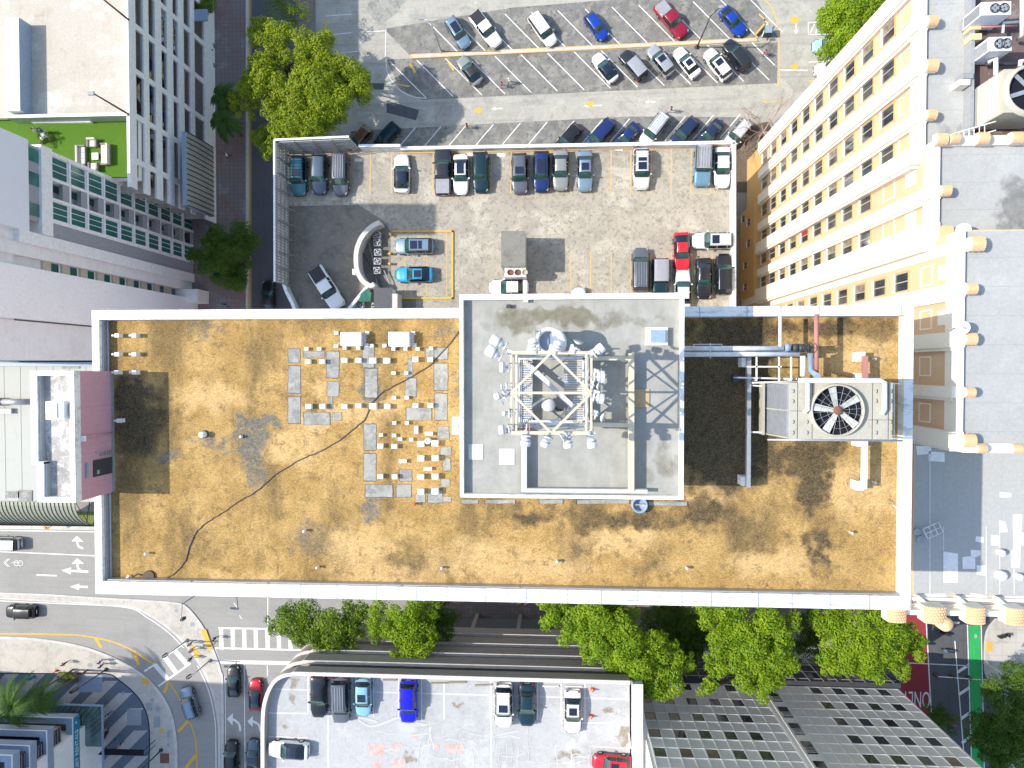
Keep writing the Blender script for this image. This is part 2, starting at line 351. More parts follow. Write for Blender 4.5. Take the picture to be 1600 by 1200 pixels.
def pline(mb, pts, w, z, m):
    W = [Vector(P(*a, z)) for a in pts]; ribbon(mb, W, w, z, m)
def ribbon(mb, W, w, z, m):
    L = []; Rr = []
    for i, p in enumerate(W):
        d = (W[min(i+1, len(W)-1)]-W[max(i-1, 0)]).normalized(); n_ = Vector((-d.y, d.x))*w/2
        L.append(p+n_); Rr.append(p-n_)
    for i in range(len(W)-1):
        mb.face([(*Rr[i], z), (*Rr[i+1], z), (*L[i+1], z), (*L[i], z)], m)
def smoothpts(pts, k=6):
    """Catmull-Rom through pixel or world points"""
    o = []; n_ = len(pts)
    for i in range(n_-1):
        p0 = Vector(pts[max(i-1, 0)]); p1 = Vector(pts[i]); p2 = Vector(pts[i+1]); p3 = Vector(pts[min(i+2, n_-1)])
        for j in range(k):
            t = j/k; o.append(.5*((2*p1)+(p2-p0)*t+(2*p0-5*p1+4*p2-p3)*t*t+(3*p1-p0-3*p2+p3)*t**3))
    o.append(Vector(pts[-1])); return [tuple(q) for q in o]
# =====================================================================  GROUND AND STREETS
g = MB(); g.face([(-400, -400, 0), (400, -400, 0), (400, 400, 0), (-400, 400, 0)], 'ground'); struct('ground', g)
g = MB(); sheet(g, [(-60, 818), (1400, 818), (1400, 1400), (-60, 1400)], .004, 'asphalt'); struct('road', g)
g = MB(); sheet(g, [(389, -60), (470, -60), (455, 830), (389, 830)], .004, 'asphalt_dk'); struct('side_road', g)
g = MB(); g.prism(poly([(342, -60), (384, -60), (384, 815), (290, 815), (290, 330)], .12), 0.0, .12, 'brickwalk')
struct('brick_pavement', g)
g = MB(); g.prism(poly([(384, -60), (388, -60), (388, 815), (384, 815)], .12), 0, .125, 'kerb'); struct('kerb', g)
g = MB(); g.prism(poly([(462, -60), (492, -60), (492, 52), (462, 52)], .12), 0, .12, 'brickwalk'); struct('brick_pavement', g)
g = MB(); line(g, (389.6, -50), (389.6, 800), .14, .008, 'ypaint'); line(g, (392.0, -50), (392.0, 800), .1, .008, 'ypaint'); struct('road_markings', g)
# parking lot
g = MB(); sheet(g, [(493, -60), (1290, -60), (1290, 300), (493, 300)], .004, 'lot')
sheet(g, [(600, 45), (800, 12), (1010, -5), (1180, -5), (1215, 58), (640, 86)], .008, 'lot_dark')
sheet(g, [(604, 93), (1215, 66), (1214, 130), (960, 142), (660, 156), (625, 140)], .008, 'lot_dark')
sheet(g, [(548, 205), (771, 193), (984, 182), (1165, 183), (1165, 240), (548, 245)], .008, 'lot_dark')
struct('parking_lot', g)
g = MB()
sheet(g, [(604, 157), (655, 172), (650, 188), (604, 176)], .016, 'asphalt_dk')
sheet(g, [(578, 130), (600, 130), (600, 140), (578, 140)], .016, 'asphalt_dk')
sheet(g, [(592, 40), (572, 16), (580, -10), (642, -10), (618, 22)], .016, 'patch')
struct('asphalt_patches', g)
g = MB()
for a in (665, 707, 748, 789, 830, 871.5, 914, 956, 998, 1040, 1083, 1126, 1170):
    y0 = 30-(a-665)*.066; f_ = 1.0 if a < 1170 else .9
    line(g, (a, y0), (a+58*f_, y0+58*f_+1), .13, .012, 'wpaint')
for a in (609, 651, 696, 732, 773, 814, 855.5, 897, 939, 981, 1022, 1064, 1105, 1145, 1175):
    y0 = 96-(a-609)*.052; k = 1 if a < 1175 else .62
    line(g, (a, y0), (a+57*k, y0+57*k), .13, .012, 'wpaint')
for a in (560, 606, 649, 689, 728, 771, 813, 855, 897, 941, 984, 1028, 1071, 1115, 1157):
    y0 = 203-(a-560)*.042; line(g, (a, y0), (a-32, y0+38), .13, .012, 'wpaint')
pline(g, [(603, 45), (602, 90)], .12, .016, 'wpaint')
pline(g, smoothpts([(603, 90), (606, 115), (622, 138), (642, 150), (666, 154)]), .12, .016, 'wpaint')
line(g, (571, 50), (603, 48), .12, .016, 'wpaint'); line(g, (509, 25), (549, 22), .12, .016, 'wpaint'); line(g, (509, 55), (549, 51), .12, .016, 'wpaint'); line(g, (509, 85), (560, 80), .12, .016, 'wpaint')
line(g, (509, 30), (509, 50), .3, .016, 'ypaint'); line(g, (509, 58), (509, 70), .3, .016, 'ypaint')
for q in ([(1263, 35), (1299, 35), (1299, 53), (1263, 54), (1263, 35)],):
    pline(g, q, .14, .016, 'wpaint')
for i in range(5): line(g, (1266+i*8, 52), (1273+i*8, 37), .12, .016, 'wpaint')
line(g, (1264, 97), (1300, 95), .14, .016, 'wpaint'); line(g, (1264, 127), (1298, 128), .3, .016, 'yfade')
line(g, (1216, 109), (1262, 110), .14, .016, 'wpaint')
pline(g, smoothpts([(1192, -4), (1206, 12), (1214, 35), (1217, 60), (1217, 130), (1210, 130)]), .18, .020, 'yfade')
for a in range(3): line(g, (1186+a*8, 22+a*8), (1196+a*7, 32+a*9), .2, .016, 'yfade')
for a in (640, 700): line(g, (a, 100-(a-640)*.05), (a+9, 113-(a-640)*.05), .25, .016, 'ypaint')
line(g, (618, 131), (640, 135), .2, .016, 'yfade')
def arrow(mb, u, v, ang, L, z, m, wid=.16):
    """straight arrow, ang in image degrees"""
    c = Vector(P(u, v, z)); d = Vector((math.cos(R_(ang)), math.sin(R_(ang)))); s_ = Vector((-d.y, d.x))
    a = c-d*L/2; b = c+d*(L/2-L*.35); e = c+d*L/2; w_ = wid/2
    mb.face([(*(a-s_*w_), z), (*(b-s_*w_), z), (*(b+s_*w_), z), (*(a+s_*w_), z)], m)
    mb.face([(*(b-s_*wid*1.7), z), (*e, z), (*(b+s_*wid*1.7), z)], m)
arrow(g, 777, 169.5, 180, 1.5, .012, 'wpaint'); arrow(g, 926, 165, 180, 2.6, .012, 'wpaint'); arrow(g, 1016, 159, 180, 1.5, .012, 'wpaint')
arrow(g, 1244, 44, -90, 1.6, .012, 'wpaint', .2); arrow(g, 1202, 158.5, 180, 2.0, .012, 'yfade')
for u, v in ((748, 172.5), (922, 163), (1242, 30), (1242, 33), (1242, 104)):
    c = P(u, v); a = random.uniform(0, 1)
    g.face([(c[0]+.55*math.cos(t+a)*(1+.3*math.sin(3*t)), c[1]+.38*math.sin(t+a), .016+.004*(v == 33)) for t in [i*math.pi/5 for i in range(10)]], 'ypaint')
struct('parking_markings', g)
g = MB(); K = [(641, 84.5), (1182, 58.5), (1184, 64.5), (642, 91.5)]
g.prism(poly(K, .16), 0, .16, 'ypaint', 'yfade')
g.prism(poly([(644, 86), (1180, 60.3), (1181, 63), (645, 90)], .17), .16, .17, 'kerb'); struct('kerb', g)

# ---- traffic island, plaza and their kerbs (photo crop coordinates / 3)
c4 = lambda x, y: (x/3, 800+y/3)
top = [(-60, 376), (200, 384), (430, 398), (640, 410), (830, 425), (880, 448), (930, 505), (965, 560), (1000, 640), (1035, 740), (1048, 850), (1050, 1500)]
bot = [(-60, 405), (400, 432), (600, 447), (700, 490), (800, 560), (870, 632), (930, 715), (985, 830), (1015, 960), (1022, 1080), (1022, 1500)]
tw_ = smoothpts([c4(*q) for q in top], 5); bw_ = smoothpts([c4(*q) for q in bot], 5)
g = MB(); g.prism(poly(tw_+bw_[::-1], .15), 0, .15, 'kerb')
W1 = [Vector(P(*q, .15)) for q in tw_]; W2 = [Vector(P(*q, .15)) for q in bw_]
struct('traffic_island_kerb', g)
t2 = smoothpts([c4(x, y+9 if x < 800 else y+4) if x < 800 else c4(x-13, y+6) for x, y in top], 5)
b2 = smoothpts([c4(x, y-8) if x < 600 else c4(x+9, y-6) for x, y in bot], 5)
g = MB(); g.prism(poly(t2+b2[::-1], .16), .15, .16, 'walk_plain'); struct('traffic_island', g)
kp = [(-60, 582), (150, 590), (350, 620), (500, 668), (640, 740), (740, 830), (800, 930), (825, 1040), (832, 1150), (832, 1500)]
kk = smoothpts([c4(*q) for q in kp], 5)
g = MB(); g.prism(poly(kk+[(-60, 1300), (-60, 994)], .15), 0, .15, 'kerb'); struct('plaza_kerb', g)
k2 = smoothpts([c4(x-6, y+12) if x < 600 else c4(x-14, y+5) for x, y in kp], 5)
g = MB(); g.prism(poly(k2+[(-60, 1300), (-60, 998)], .158), .15, .158, 'walk_plain'); struct('plaza', g)
ci = smoothpts([c4(*q) for q in [(-60, 758), (250, 757), (490, 757), (560, 790), (640, 860), (685, 940), (700, 1030), (698, 1200), (690, 1500)]], 5)
g = MB(); g.prism(poly(ci+[(-60, 1300), (-60, 1052)], .166), .158, .166, 'plazadark')
pw = [Vector(P(*q, .17)) for q in ci]; ribbon(g, pw, .16, .178, 'black')
def inside(x, y, pl):
    r = False
    for i in range(len(pl)):
        (x0, y0), (x1, y1) = pl[i], pl[(i+1) % len(pl)]
        if (y0 > y) != (y1 > y) and x < (x1-x0)*(y-y0)/(y1-y0)+x0: r = not r
    return r
reg = ci+[(-60, 1300), (-60, 1052)]
for k in range(-2, 15):
    x0 = 205+(k-6)*124; y = 1400
    while y > 760:
        a_, b_ = x0+(1200-y), x0+(1200-y)+64
        q = [c4(a_, y), c4(b_, y), c4(b_+8, y-8), c4(a_+8, y-8)]
        if all(inside(*p_, reg) for p_ in q): sheet(g, q, .172, 'plazalight')
        y -= 8
struct('plaza_paving', g)
g = MB()
for q in ([(358, 765), (480, 765), (480, 845), (358, 845)], [(596, 925), (662, 925), (662, 1000), (596, 1000)]):
    sheet(g, [c4(*x) for x in q], .182, 'steelblue' if q[0][0] < 500 else 'midgrey')
for u, v, r in ((743, 920, 13), (580, 847, 9), (425, 715, 12), (828, 460, 9), (904, 525, 12)):
    c = P(*c4(u, v)); z = .175 if u < 800 else .17
    g.face([(c[0]+r/33*math.cos(t*math.pi/8), c[1]+r/33*math.sin(t*math.pi/8), z+.012) for t in range(16)], 'midgrey')
for x0, y0, x1, y1, m in ((685, 895, 712, 930, 'midgrey'), (720, 958, 750, 1010, 'midgrey'), (705, 875, 722, 888, 'midgrey'), (783, 1030, 797, 1055, 'midgrey'), (750, 1132, 793, 1178, 'rust'), (783, 1085, 796, 1100, 'steelblue')):
    sheet(g, [c4(*q) for q in [(x0, y0), (x1, y0), (x1, y1), (x0, y1)]], .184, m)
struct('manhole_covers', g)
g = MB()
for q in ([(940, 550), (965, 550), (998, 645), (975, 648)], [(888, 615), (905, 630), (940, 668), (935, 682), (915, 680), (905, 655)], [(662, 780), (685, 780), (700, 802), (688, 818), (668, 800)], [(744, 1020), (766, 1014), (764, 1035), (746, 1035)]):
    sheet(g, [c4(*x) for x in q], .19, 'ypaint')
struct('tactile_paving', g)
# ---- road markings
g = MB(); z = .012
for a, b, w_ in (((-20, 828.5), (150, 831), .16), ((-20, 861), (150, 868.5), .16), ((57, 898.3), (89, 899.6), .22)):
    line(g, a, b, w_, z, 'wpaint')
pline(g, smoothpts([c4(*q) for q in [(-60, 414), (300, 430), (590, 447), (690, 495), (790, 565), (860, 637)]]), .14, z+.004, 'wpaint')
pline(g, smoothpts([c4(*q) for q in [(925, 720), (975, 830), (1005, 960), (1012, 1100), (1012, 1500)]]), .14, z+.004, 'wpaint')
pline(g, smoothpts([c4(*q) for q in [(1008, 640), (1040, 740), (1055, 850), (1056, 1500)]]), .14, z+.004, 'wpaint')
pline(g, smoothpts([c4(*q) for q in [(-60, 570), (250, 574), (400, 582), (560, 620), (700, 700), (722, 714)]]), .22, z, 'ypaint')
pline(g, smoothpts([c4(*q) for q in [(788, 790), (835, 865), (885, 975), (912, 1050), (922, 1150), (925, 1500)]]), .2, z, 'ypaint')
for a, b in (((448, 592), (475, 635)), ((628, 650), (650, 718)), ((788, 795), (770, 850)), ((880, 980), (835, 1030)), ((918, 1140), (870, 1200))):
    line(g, c4(*a), c4(*b), .45, z+.004, 'ypaint')
c5 = lambda x, y: (180+x/4.446, 930+y/4.446)
for a, b, w_ in (((335, 437), (470, 338), .28), ((300, 632), (525, 472), .28), ((345, 430), (430, 548), .75), ((418, 388), (505, 488), .75), ((275, 482), (370, 590), .7), ((203, 528), (280, 478), .28)):
    line(g, c5(*a), c5(*b), w_, z+.008 if w_ < .5 else z, 'wpaint')
for x in (735, 815, 895, 975, 1056, 1135, 1215): line(g, c5(x, 226), c5(x+4, 378), .62, z, 'wpaint')
line(g, c5(715, 228), c5(1300, 238), .25, z+.008, 'wpaint'); line(g, c5(690, 366), c5(1300, 382), .25, z+.008, 'wpaint')
line(g, c5(718, 462), c5(1300, 474), .55, z, 'wpaint'); 
line(g, c5(897, 480), c5(903, 1500), .14, z, 'wpaint'); line(g, c5(1057, 486), c5(1058, 560), .14, z, 'wpaint'); line(g, c5(1060, 20), c5(1060, 200), .14, z, 'wpaint')
line(g, c5(825, 55), c5(850, 90), .12, z, 'wpaint'); line(g, c5(862, 140), c5(880, 165), .12, z, 'wpaint')
def turn_arrow(mb, f, z, flip=False):
    """curved arrow given as crop points"""
    body, head = f
    pline(mb, smoothpts(body), .33, z, 'wpaint'); sheet(mb, head, z+.004, 'wpaint')
turn_arrow(g, ([c5(868, 945), c5(862, 900), c5(835, 872), c5(808, 858)], [c5(775, 858), c5(818, 820), c5(815, 905)]), z)
turn_arrow(g, ([c5(1010, 945), c5(1000, 905), c5(975, 885), c5(955, 876)], [c5(918, 876), c5(958, 838), c5(955, 915)]), z)
c3_ = lambda x, y: (x/8, 760+y/8)
turn_arrow(g, ([c3_(1040, 775), c3_(990, 755), c3_(968, 715), c3_(962, 670)], [c3_(962, 618), c3_(1042, 692), c3_(895, 686)]), z)
turn_arrow(g, ([c3_(1010, 1050), c3_(975, 1020), c3_(965, 950)], [c3_(965, 895), c3_(1050, 965), c3_(895, 968)]), z)
turn_arrow(g, ([c3_(1105, 1066), c3_(860, 1054)], [c3_(768, 1050), c3_(890, 1010), c3_(885, 1100)]), z+.008)
turn_arrow(g, ([c4(412, 352), c4(370, 350)], [c4(328, 350), c4(372, 335), c4(370, 366)]), z)
for k in (0, 22): pline(g, [c3_(98+k, 905), c3_(46+k, 952), c3_(98+k, 1002)], .1, z, 'wpaint')
for cx in (255, 205):      # bicycle symbol: two wheels and a frame
    c = P(*c3_(cx, 960)); R0 = .38 if cx == 255 else .38
    ribbon(g, [Vector((c[0]+R0*math.cos(t*math.pi/8), c[1]+R0*math.sin(t*math.pi/8))) for t in range(17)], .09, z, 'wpaint')
pline(g, [c3_(255, 960), c3_(228, 940), c3_(205, 960), c3_(165, 945), c3_(140, 965)], .08, z+.004, 'wpaint')
struct('road_markings', g)
g = MB(); g.prism(poly([(-60, 821), (150, 822), (150, 828), (-60, 826)], .12), 0, .12, 'kerb'); struct('kerb', g)
g = MB(); g.prism(poly([(-60, 800), (150, 800), (150, 821), (-60, 820)], .1), 0, .1, 'verge'); struct('grass_verge', g)
# ---- east street, seen below the hotel
c8 = lambda x, y: (1280+x/4.284, 920+y/4.284)
g = MB(); sheet(g, [(1380, 900), (1700, 900), (1700, 1500), (1380, 1500)], .008, 'asphalt_dk'); struct('east_road', g)
g = MB(); sheet(g, [c8(*q) for q in [(540, 80), (706, 80), (745, 700), (790, 1500), (560, 1500)]], .012, 'redlane'); struct('bus_lane', g)
g = MB(); sheet(g, [c8(*q) for q in [(1000, 245), (1076, 245), (1088, 760), (1110, 1500), (1035, 1500)]], .012, 'greenlane'); struct('cycle_lane', g)
g = MB(); line(g, c8(708, 60), c8(748, 790), .16, .02, 'wpaint'); line(g, c8(748, 790), c8(790, 1500), .16, .02, 'wpaint')
line(g, c8(992, 240), c8(1030, 1500), .14, .02, 'wpaint'); line(g, c8(1084, 240), c8(1112, 1500), .14, .02, 'wpaint'); line(g, c8(908, 350), c8(965, 1060), .14, .02, 'wpaint'); line(g, c8(965, 1060), c8(990, 1500), .14, .02, 'wpaint')
for y in (530, 680, 845, 1005, 1170): line(g, c8(925+(y-500)*.06, y+28), c8(1000+(y-500)*.035, y-20), .4, .024, 'wpaint')
line(g, c8(560, 495), c8(1010, 515), .12, .024, 'wpaint'); line(g, c8(700, 222), c8(940, 228), .3, .024, 'kerb')
ribbon(g, [Vector(P(*c8(*q))) for q in [(1040, 318), (1044, 305), (1053, 312), (1048, 330), (1040, 318)]], .07, .024, 'wpaint')
struct('road_markings', g)
def text_mesh(s, size, m, ext=.004):
    cu = bpy.data.curves.new('t', 'FONT'); cu.body = s; cu.size = size; cu.extrude = ext; cu.align_x = 'CENTER'; cu.align_y = 'CENTER'
    o = bpy.data.objects.new('t', cu); COL.objects.link(o); bpy.context.view_layer.update()
    me = bpy.data.meshes.new_from_object(o.evaluated_get(bpy.context.evaluated_depsgraph_get()))
    bpy.data.objects.remove(o); me.materials.clear(); me.materials.append(M[m]); return me
me = text_mesh('ONLY', 1.7, 'wpaint'); o = bpy.data.objects.new('lane_lettering', me); COL.objects.link(o)
c = P(*c8(650, 735)); o.location = (c[0], c[1], .022); o.rotation_euler = (0, 0, math.pi); o.scale = (.82, 1.9, 1); tag(o, kind='structure')
g = MB(); pl = smoothpts([c8(*q) for q in [(1180, 200), (1130, 260), (1108, 340), (1104, 480), (1110, 570), (1160, 640), (1230, 720), (1260, 900), (1270, 1500)]], 4)
g.prism(poly(pl+[(1750, 1270), (1750, 950)], .13), 0, .13, 'kerb')
pl2 = [(u+2, v) for u, v in pl]; g.prism(poly(pl2+[(1750, 1270), (1750, 950)], .135), .13, .135, 'brickwalk', 'walk'); struct('pavement', g)
g = MB(); sheet(g, [c8(*q) for q in [(1118, 352), (1160, 352), (1160, 420), (1118, 420)]], .145, 'ypaint'); sheet(g, [c8(*q) for q in [(1240, 196), (1305, 196), (1305, 218), (1240, 218)]], .145, 'ypaint'); struct('tactile_paving', g)
g = MB(); g.prism(poly([(690, 940), (1400, 940), (1400, 966), (690, 966)], .12), 0, .12, 'brickwalk'); struct('pavement', g)
g = MB(); g.prism(poly([(1148, 300), (1152, 200), (1200, 190), (1215, 225), (1175, 300)], .1), 0.02, .1, 'bark'); struct('planting_bed_soil', g)
# =====================================================================  MAIN BUILDING
X0, X1, Y0, Y1, RZ, PZ = -29.95, 21.38, -14.68, 3.75, 56.2, 56.95
mbld = thing('apartment_building', 'long slab building with orange gravel roof and white parapet, in the middle of the picture', 'building', ((X0+X1)/2, (Y0+Y1)/2, 0))
g = MB(); g.box(X0+.1, Y0+.1, 0, X1-.1, Y1-.1, RZ-.45, 'offwhite'); wl = g.build('wall', mbld, True)
gw = MB()
for fl in range(16):
    z = 3.5+fl*3.25
    for side, y in ((1, Y1-.1), (-1, Y0+.1)):
        gw.box(X0+1.5, y-.04, z, X1-1.5, y+.04, z+1.5, 'glass')
gw.build('window_band', mbld, True)
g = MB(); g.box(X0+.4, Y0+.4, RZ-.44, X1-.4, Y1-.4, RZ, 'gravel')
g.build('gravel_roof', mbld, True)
# parapet in four runs
g = MB()
def run(x0, y0, x1, y1, z=PZ, m='cap'): g.box(x0, y0, RZ-.6, x1, y1, z, m)
run(X0, Y0+.85, X0+.52, Y1-.62); run(X1-.55, Y0+.85, X1, Y1-.62)
run(X0, Y1-.62, X1, Y1); run(X0, Y0, X1, Y0+.85)
g.box(X0+.52, Y0+.85, RZ, X0+.60, Y1-.62, PZ-.25, 'steel'); g.box(X0+.6, Y0+.85, RZ+.001, X0+.72, Y1-.62, RZ+.18, 'steel')
g.box(X0+.6, Y0+.85, RZ+.001, X1-.55, Y0+.93, PZ-.2, 'steel')
par = g.build('parapet', mbld, True)
bv = par.modifiers.new('b', 'BEVEL'); bv.width = .03; bv.segments = 1
g = MB()                           # cover strips along the coping
for i in range(22):
    x = X0+1.3+i*2.35+random.uniform(-.3, .3); g.box(x, Y1-.63, PZ+.003, x+.05, Y1+.01, PZ+.012, 'steel')
    x = x+.8; g.box(x, Y0-.01, PZ+.003, x+.05, Y0+.86, PZ+.012, 'steel')
g.box(X0, Y0+.27, PZ+.004, X1, Y0+.30, PZ+.016, 'steel'); g.box(X0+3, Y0+.55, PZ+.004, X1-6, Y0+.575, PZ+.013, 'steel')
for k in range(7): g.box(X0+2+k*7.3, Y0+.86, PZ-.2, X0+2+k*7.3+random.uniform(1.5, 5), Y0+.95, PZ-.12, 'grey')
g.build('coping_joint', mbld, True)
# ---- grey patches where equipment stood
PT = [(450, 544, 469, 567), (450, 571, 470, 615), (450, 619, 470, 662), (474, 644, 516, 664), (519, 644, 534, 657), (474, 549, 508, 559), (510, 548, 530, 591), (511, 596, 530, 620), (514, 620, 520, 640),
      (567, 541, 585, 575), (570, 575, 590, 622), (634, 637, 675, 657), (633, 590, 651, 620), (637, 560, 645, 590), (678, 543, 700, 562), (678, 567, 700, 610), (679, 614, 699, 657), (683, 666, 702, 686),
      (568, 662, 588, 704), (568, 708, 588, 752), (570, 757, 614, 777), (619, 757, 643, 777), (624, 733, 644, 752), (688, 698, 705, 712), (692, 716, 704, 736), (689, 748, 703, 761), (649, 772, 665, 785), (668, 766, 692, 786), (692, 776, 705, 784),
      (665, 543, 678, 560), (720, 781, 748, 787), (757, 781, 806, 787), (842, 781, 880, 787), (900, 781, 985, 787), (1012, 784, 1075, 790)]
for a, b, c, d in PT:
    q = [(a, b), (c, b), (c, d), (a, d)]; pts = []
    for i in range(4):
        x0_, y0_ = q[i]; x1_, y1_ = q[(i+1) % 4]
        for k in range(5):
            t = k/5; pts.append((x0_+(x1_-x0_)*t+random.uniform(-.5, .5), y0_+(y1_-y0_)*t+random.uniform(-.5, .5)))
    g = MB(); g.prism(poly(pts, RZ), RZ-.01, RZ+.02, 'darksteel'); cx_, cy_ = (a+c)/2, (b+d)/2
    sheet(g, [(cx_+(x-cx_)*.955+.0, cy_+(y-cy_)*.955) for x, y in pts], RZ+.026, 'patch'); g.build('roof_patch', mbld, True)
# ---- stair penthouse with the pink wall
sp = mbld; ZP = 59.95
ex = P(177, 680, RZ)[0]; ny = P(150, 580, ZP)[1]; sy = P(116, 785, ZP)[1]; wx = P(48, 650, ZP)[0]; wx2 = P(58, 750, ZP)[0]; jy = P(50, 725, ZP)[1]
pent = tag(bpy.data.objects.new('stair_penthouse', None)); COL.objects.link(pent); pent.parent = mbld
pg = MB(); pg.prism([(wx, ny), (ex, ny), (ex, sy), (wx2, sy), (wx2, jy), (wx, jy)], 0.5, ZP-.5, 'pink', 'patina')
g = pg; pent_wall = g.build('wall', mbld, True); bpy.data.objects.remove(pent)
pent_wall.name = 'stair_penthouse'; pent = pent_wall; pent.parent = mbld
g = MB(); t = .42
for a in ((wx, jy, wx+t, ny), (ex-.3, sy, ex+.02, ny), (wx, ny-.27, ex, ny+.02), (wx2, sy-.02, ex, sy+.3), (wx2, sy, wx2+t, jy+.1), (wx, jy, wx2+t, jy+.15)):
    g.box(a[0], a[1], ZP-.55, a[2], a[3], ZP+random.uniform(0, .01), 'cap')
g.box(wx+t, jy, ZP-.5, wx+t+.12, ny-.3, ZP-.12, 'steel'); g.box(wx2+t, sy+.3, ZP-.5, wx2+t+.12, jy, ZP-.12, 'steel')
g.build('parapet', pent, True)
g = MB(); dy0, dy1 = P(173, 747-9, RZ)[1], P(173, 713, RZ)[1]
g.box(ex+.003, dy0, RZ+.05, ex+.05, dy1, RZ+2.1, 'darksteel'); d_ = g.build('door', pent, True)
g = MB(); g.box(ex+.05, dy0+.15, RZ+1.55, ex+.08, dy0+.4, RZ+1.8, 'grey'); g.build('vision_panel', d_, True)
g = MB(); g.box(ex+.003, dy0+.1, RZ+2.65, ex+.12, dy1-.1, RZ+2.85, 'steelblue'); g.build('lamp', pent, True)
g = MB(); g.tube([(ex+.06, P(173, 676, RZ)[1], RZ+.1), (ex+.06, P(173, 676, RZ)[1], RZ+3.0)], .05, 'pink', 6); g.box(ex+.01, P(173, 682, RZ)[1], RZ+3.0, ex+.22, P(173, 674, RZ)[1], RZ+3.25, 'white'); g.build('downpipe', pent, True)
g = MB(); g.tube([(ex+.05, dy1+.35, RZ+.3), (ex+.05, dy1+.35, RZ+1.3), (ex+.05, dy1+.5, RZ+1.9)], .035, 'grey', 6)
for zz in (.3, .5, .7, .9, 1.3): g.box(ex+.01, dy1+.2, RZ+zz, ex+.16, dy1+.42, RZ+zz+.13, 'steel')
g.build('electrical_box', pent, True)
g = MB(); a = P(76, 655, ZP); b = P(104, 627, ZP); g.box(a[0], a[1], ZP-.49, b[0], b[1], ZP+.25, 'cap'); g.box(a[0]+.1, a[1]+.1, ZP+.25, b[0]-.4, b[1]-.1, ZP+.33, 'white'); g.build('roof_hatch', pent, True)
g = MB(); g.box(ex, sy+.02, RZ, ex+.09, ny-.02, RZ+.22, 'steel'); g.build('flashing', pent, True)
# ---- elevator penthouse
EZ = 61.95; a = P(718, 460, EZ); b = P(1068, 781, EZ); ex0, ey1, ex1, ey0 = a[0], a[1], b[0], b[1]
g = MB(); g.box(ex0+.05, ey0+.05, RZ-.2, ex1-.05, ey1-.05, EZ-.45, 'offwhite', 'stained'); el = g.build('elevator_penthouse', mbld, True)
g = MB(); tk = .2
for q in ((ex0, ey0, ex0+tk, ey1), (ex1-tk, ey0, ex1, ey1), (ex0+tk, ey0, ex1-tk, ey0+tk), (ex0+tk, ey1-tk-.1, ex1-tk, ey1)):
    g.box(q[0], q[1], EZ-.7, q[2], q[3], EZ, 'cap')
g.build('parapet', el, True)
ER = EZ-.45
g = MB()
for q in ((732, 694, 755, 718), (780, 701, 804, 726)): 
    a = P(q[0], q[3], ER); b = P(q[2], q[1], ER); g = MB(); g.box(a[0], a[1], ER+.003, b[0], b[1], ER+.03, 'padgrey'); g.build('roof_pad', el, True)
g = MB(); a = P(1008, 540, ER); b = P(1042, 512, ER); g.box(a[0], a[1], ER, b[0], b[1], ER+.35, 'pipe'); g.box(a[0]+.25, a[1]+.15, ER+.35, b[0]-.15, b[1]-.15, ER+.5, 'glass_sky' if 'glass_sky' in M else 'steel')
sk = g.build('skylight', el, True)
for u, v, w_ in ((793, 479, .2), (822, 470, .13), (972, 465, .15), (1057, 466, .12), (1062, 470, .1)):
    pass
g = MB()
for u, v in ((822, 470), (973, 465), (795, 479)): 
    a = P(u, v, ER); g = MB(); g.box(a[0]-.12, a[1]-.1, ER, a[0]+.12, a[1]+.1, ER+.3, 'pipe' if u != 795 else 'darksteel'); g.build('vent', el, True)

# =====================================================================  helpers for facades
def rep(proto, parent, locs, scl=None):
    for i, l in enumerate(locs):
        c = proto if i == 0 else copy_tree(proto, parent)
        c.location = l
        if scl: c.scale = scl[i]

# =====================================================================  NORTH WEST GARAGE
GX = -49.45; GZ = 21.0
gy0 = P(202, 292, GZ)[1]; gy1 = 62
gar = thing('parking_garage', 'white multi-storey garage with slotted facade and sunbleached roof, top left corner', 'building', (-60, 40, 0))
g = MB(); g.box(-75, P(0, 180, 20)[1], 0, GX-7, gy1, 19.4, 'offwhite', 'groof'); g.build('core', gar, True)
g = MB(); tx = P(199, 180, 20)[0]
g.prism(ccw([(-75, P(0, 186, 20)[1]), (GX-.3, P(196, 178, 20)[1]), (GX-.3, gy1), (-75, gy1)]), 19.5, 20.0, 'offwhite', 'groof'); g.build('roof_deck', gar, True)
bay = 5.27; yb = [P(212, 44.5, 19)[1]+bay*i for i in range(-3, 6)]
lev = [(19.6, 18.0), (16.9, 15.5), (14.1, 12.8), (11.4, 10.1), (8.7, 7.0), (5.9, 3.2)]
# spandrels and piers of the slotted front
g = MB(); zt = GZ
for hi_, lo_ in lev: g.box(GX-.25, gy0, hi_, GX, gy1, zt, 'white'); zt = lo_
g.box(GX-.25, gy0, 0, GX, gy1, zt, 'white'); g.build('spandrel', gar, True)
pr = MB(); pr.box(-.3, -.32, 0, .003, .32, 19.6, 'white'); pier = pr.build('pier', gar, loc=(0, 0, 0))
rep(pier, gar, [(GX+60, y-40, 0) for y in yb if gy0 < y < gy1])
g = MB()
for hi_, lo_ in lev: g.box(GX-7.2, gy0+.3, lo_-1.35, GX-.26, gy1, lo_-1.05, 'groof')
g.build('floor_slab', gar, True)
g = MB()
for hi_, lo_ in lev: g.tube([(GX-.15, gy0+.3, lo_+.35), (GX-.15, gy1, lo_+.35)], .03, 'steel', 5)
g.build('railing', gar, True)
g = MB(); g.box(GX-.35, gy0, 20.0, GX-.002, gy1, GZ+.02, 'white'); g.build('parapet', gar, True)
# entry canopies low on the front
g = MB(); a = P(318, 55, 6); g.box(GX+.02, P(300, 32, 6)[1], 5.6, GX+1.8, P(300, 14, 6)[1], 5.9, 'steelblue'); g.build('canopy', gar, True)
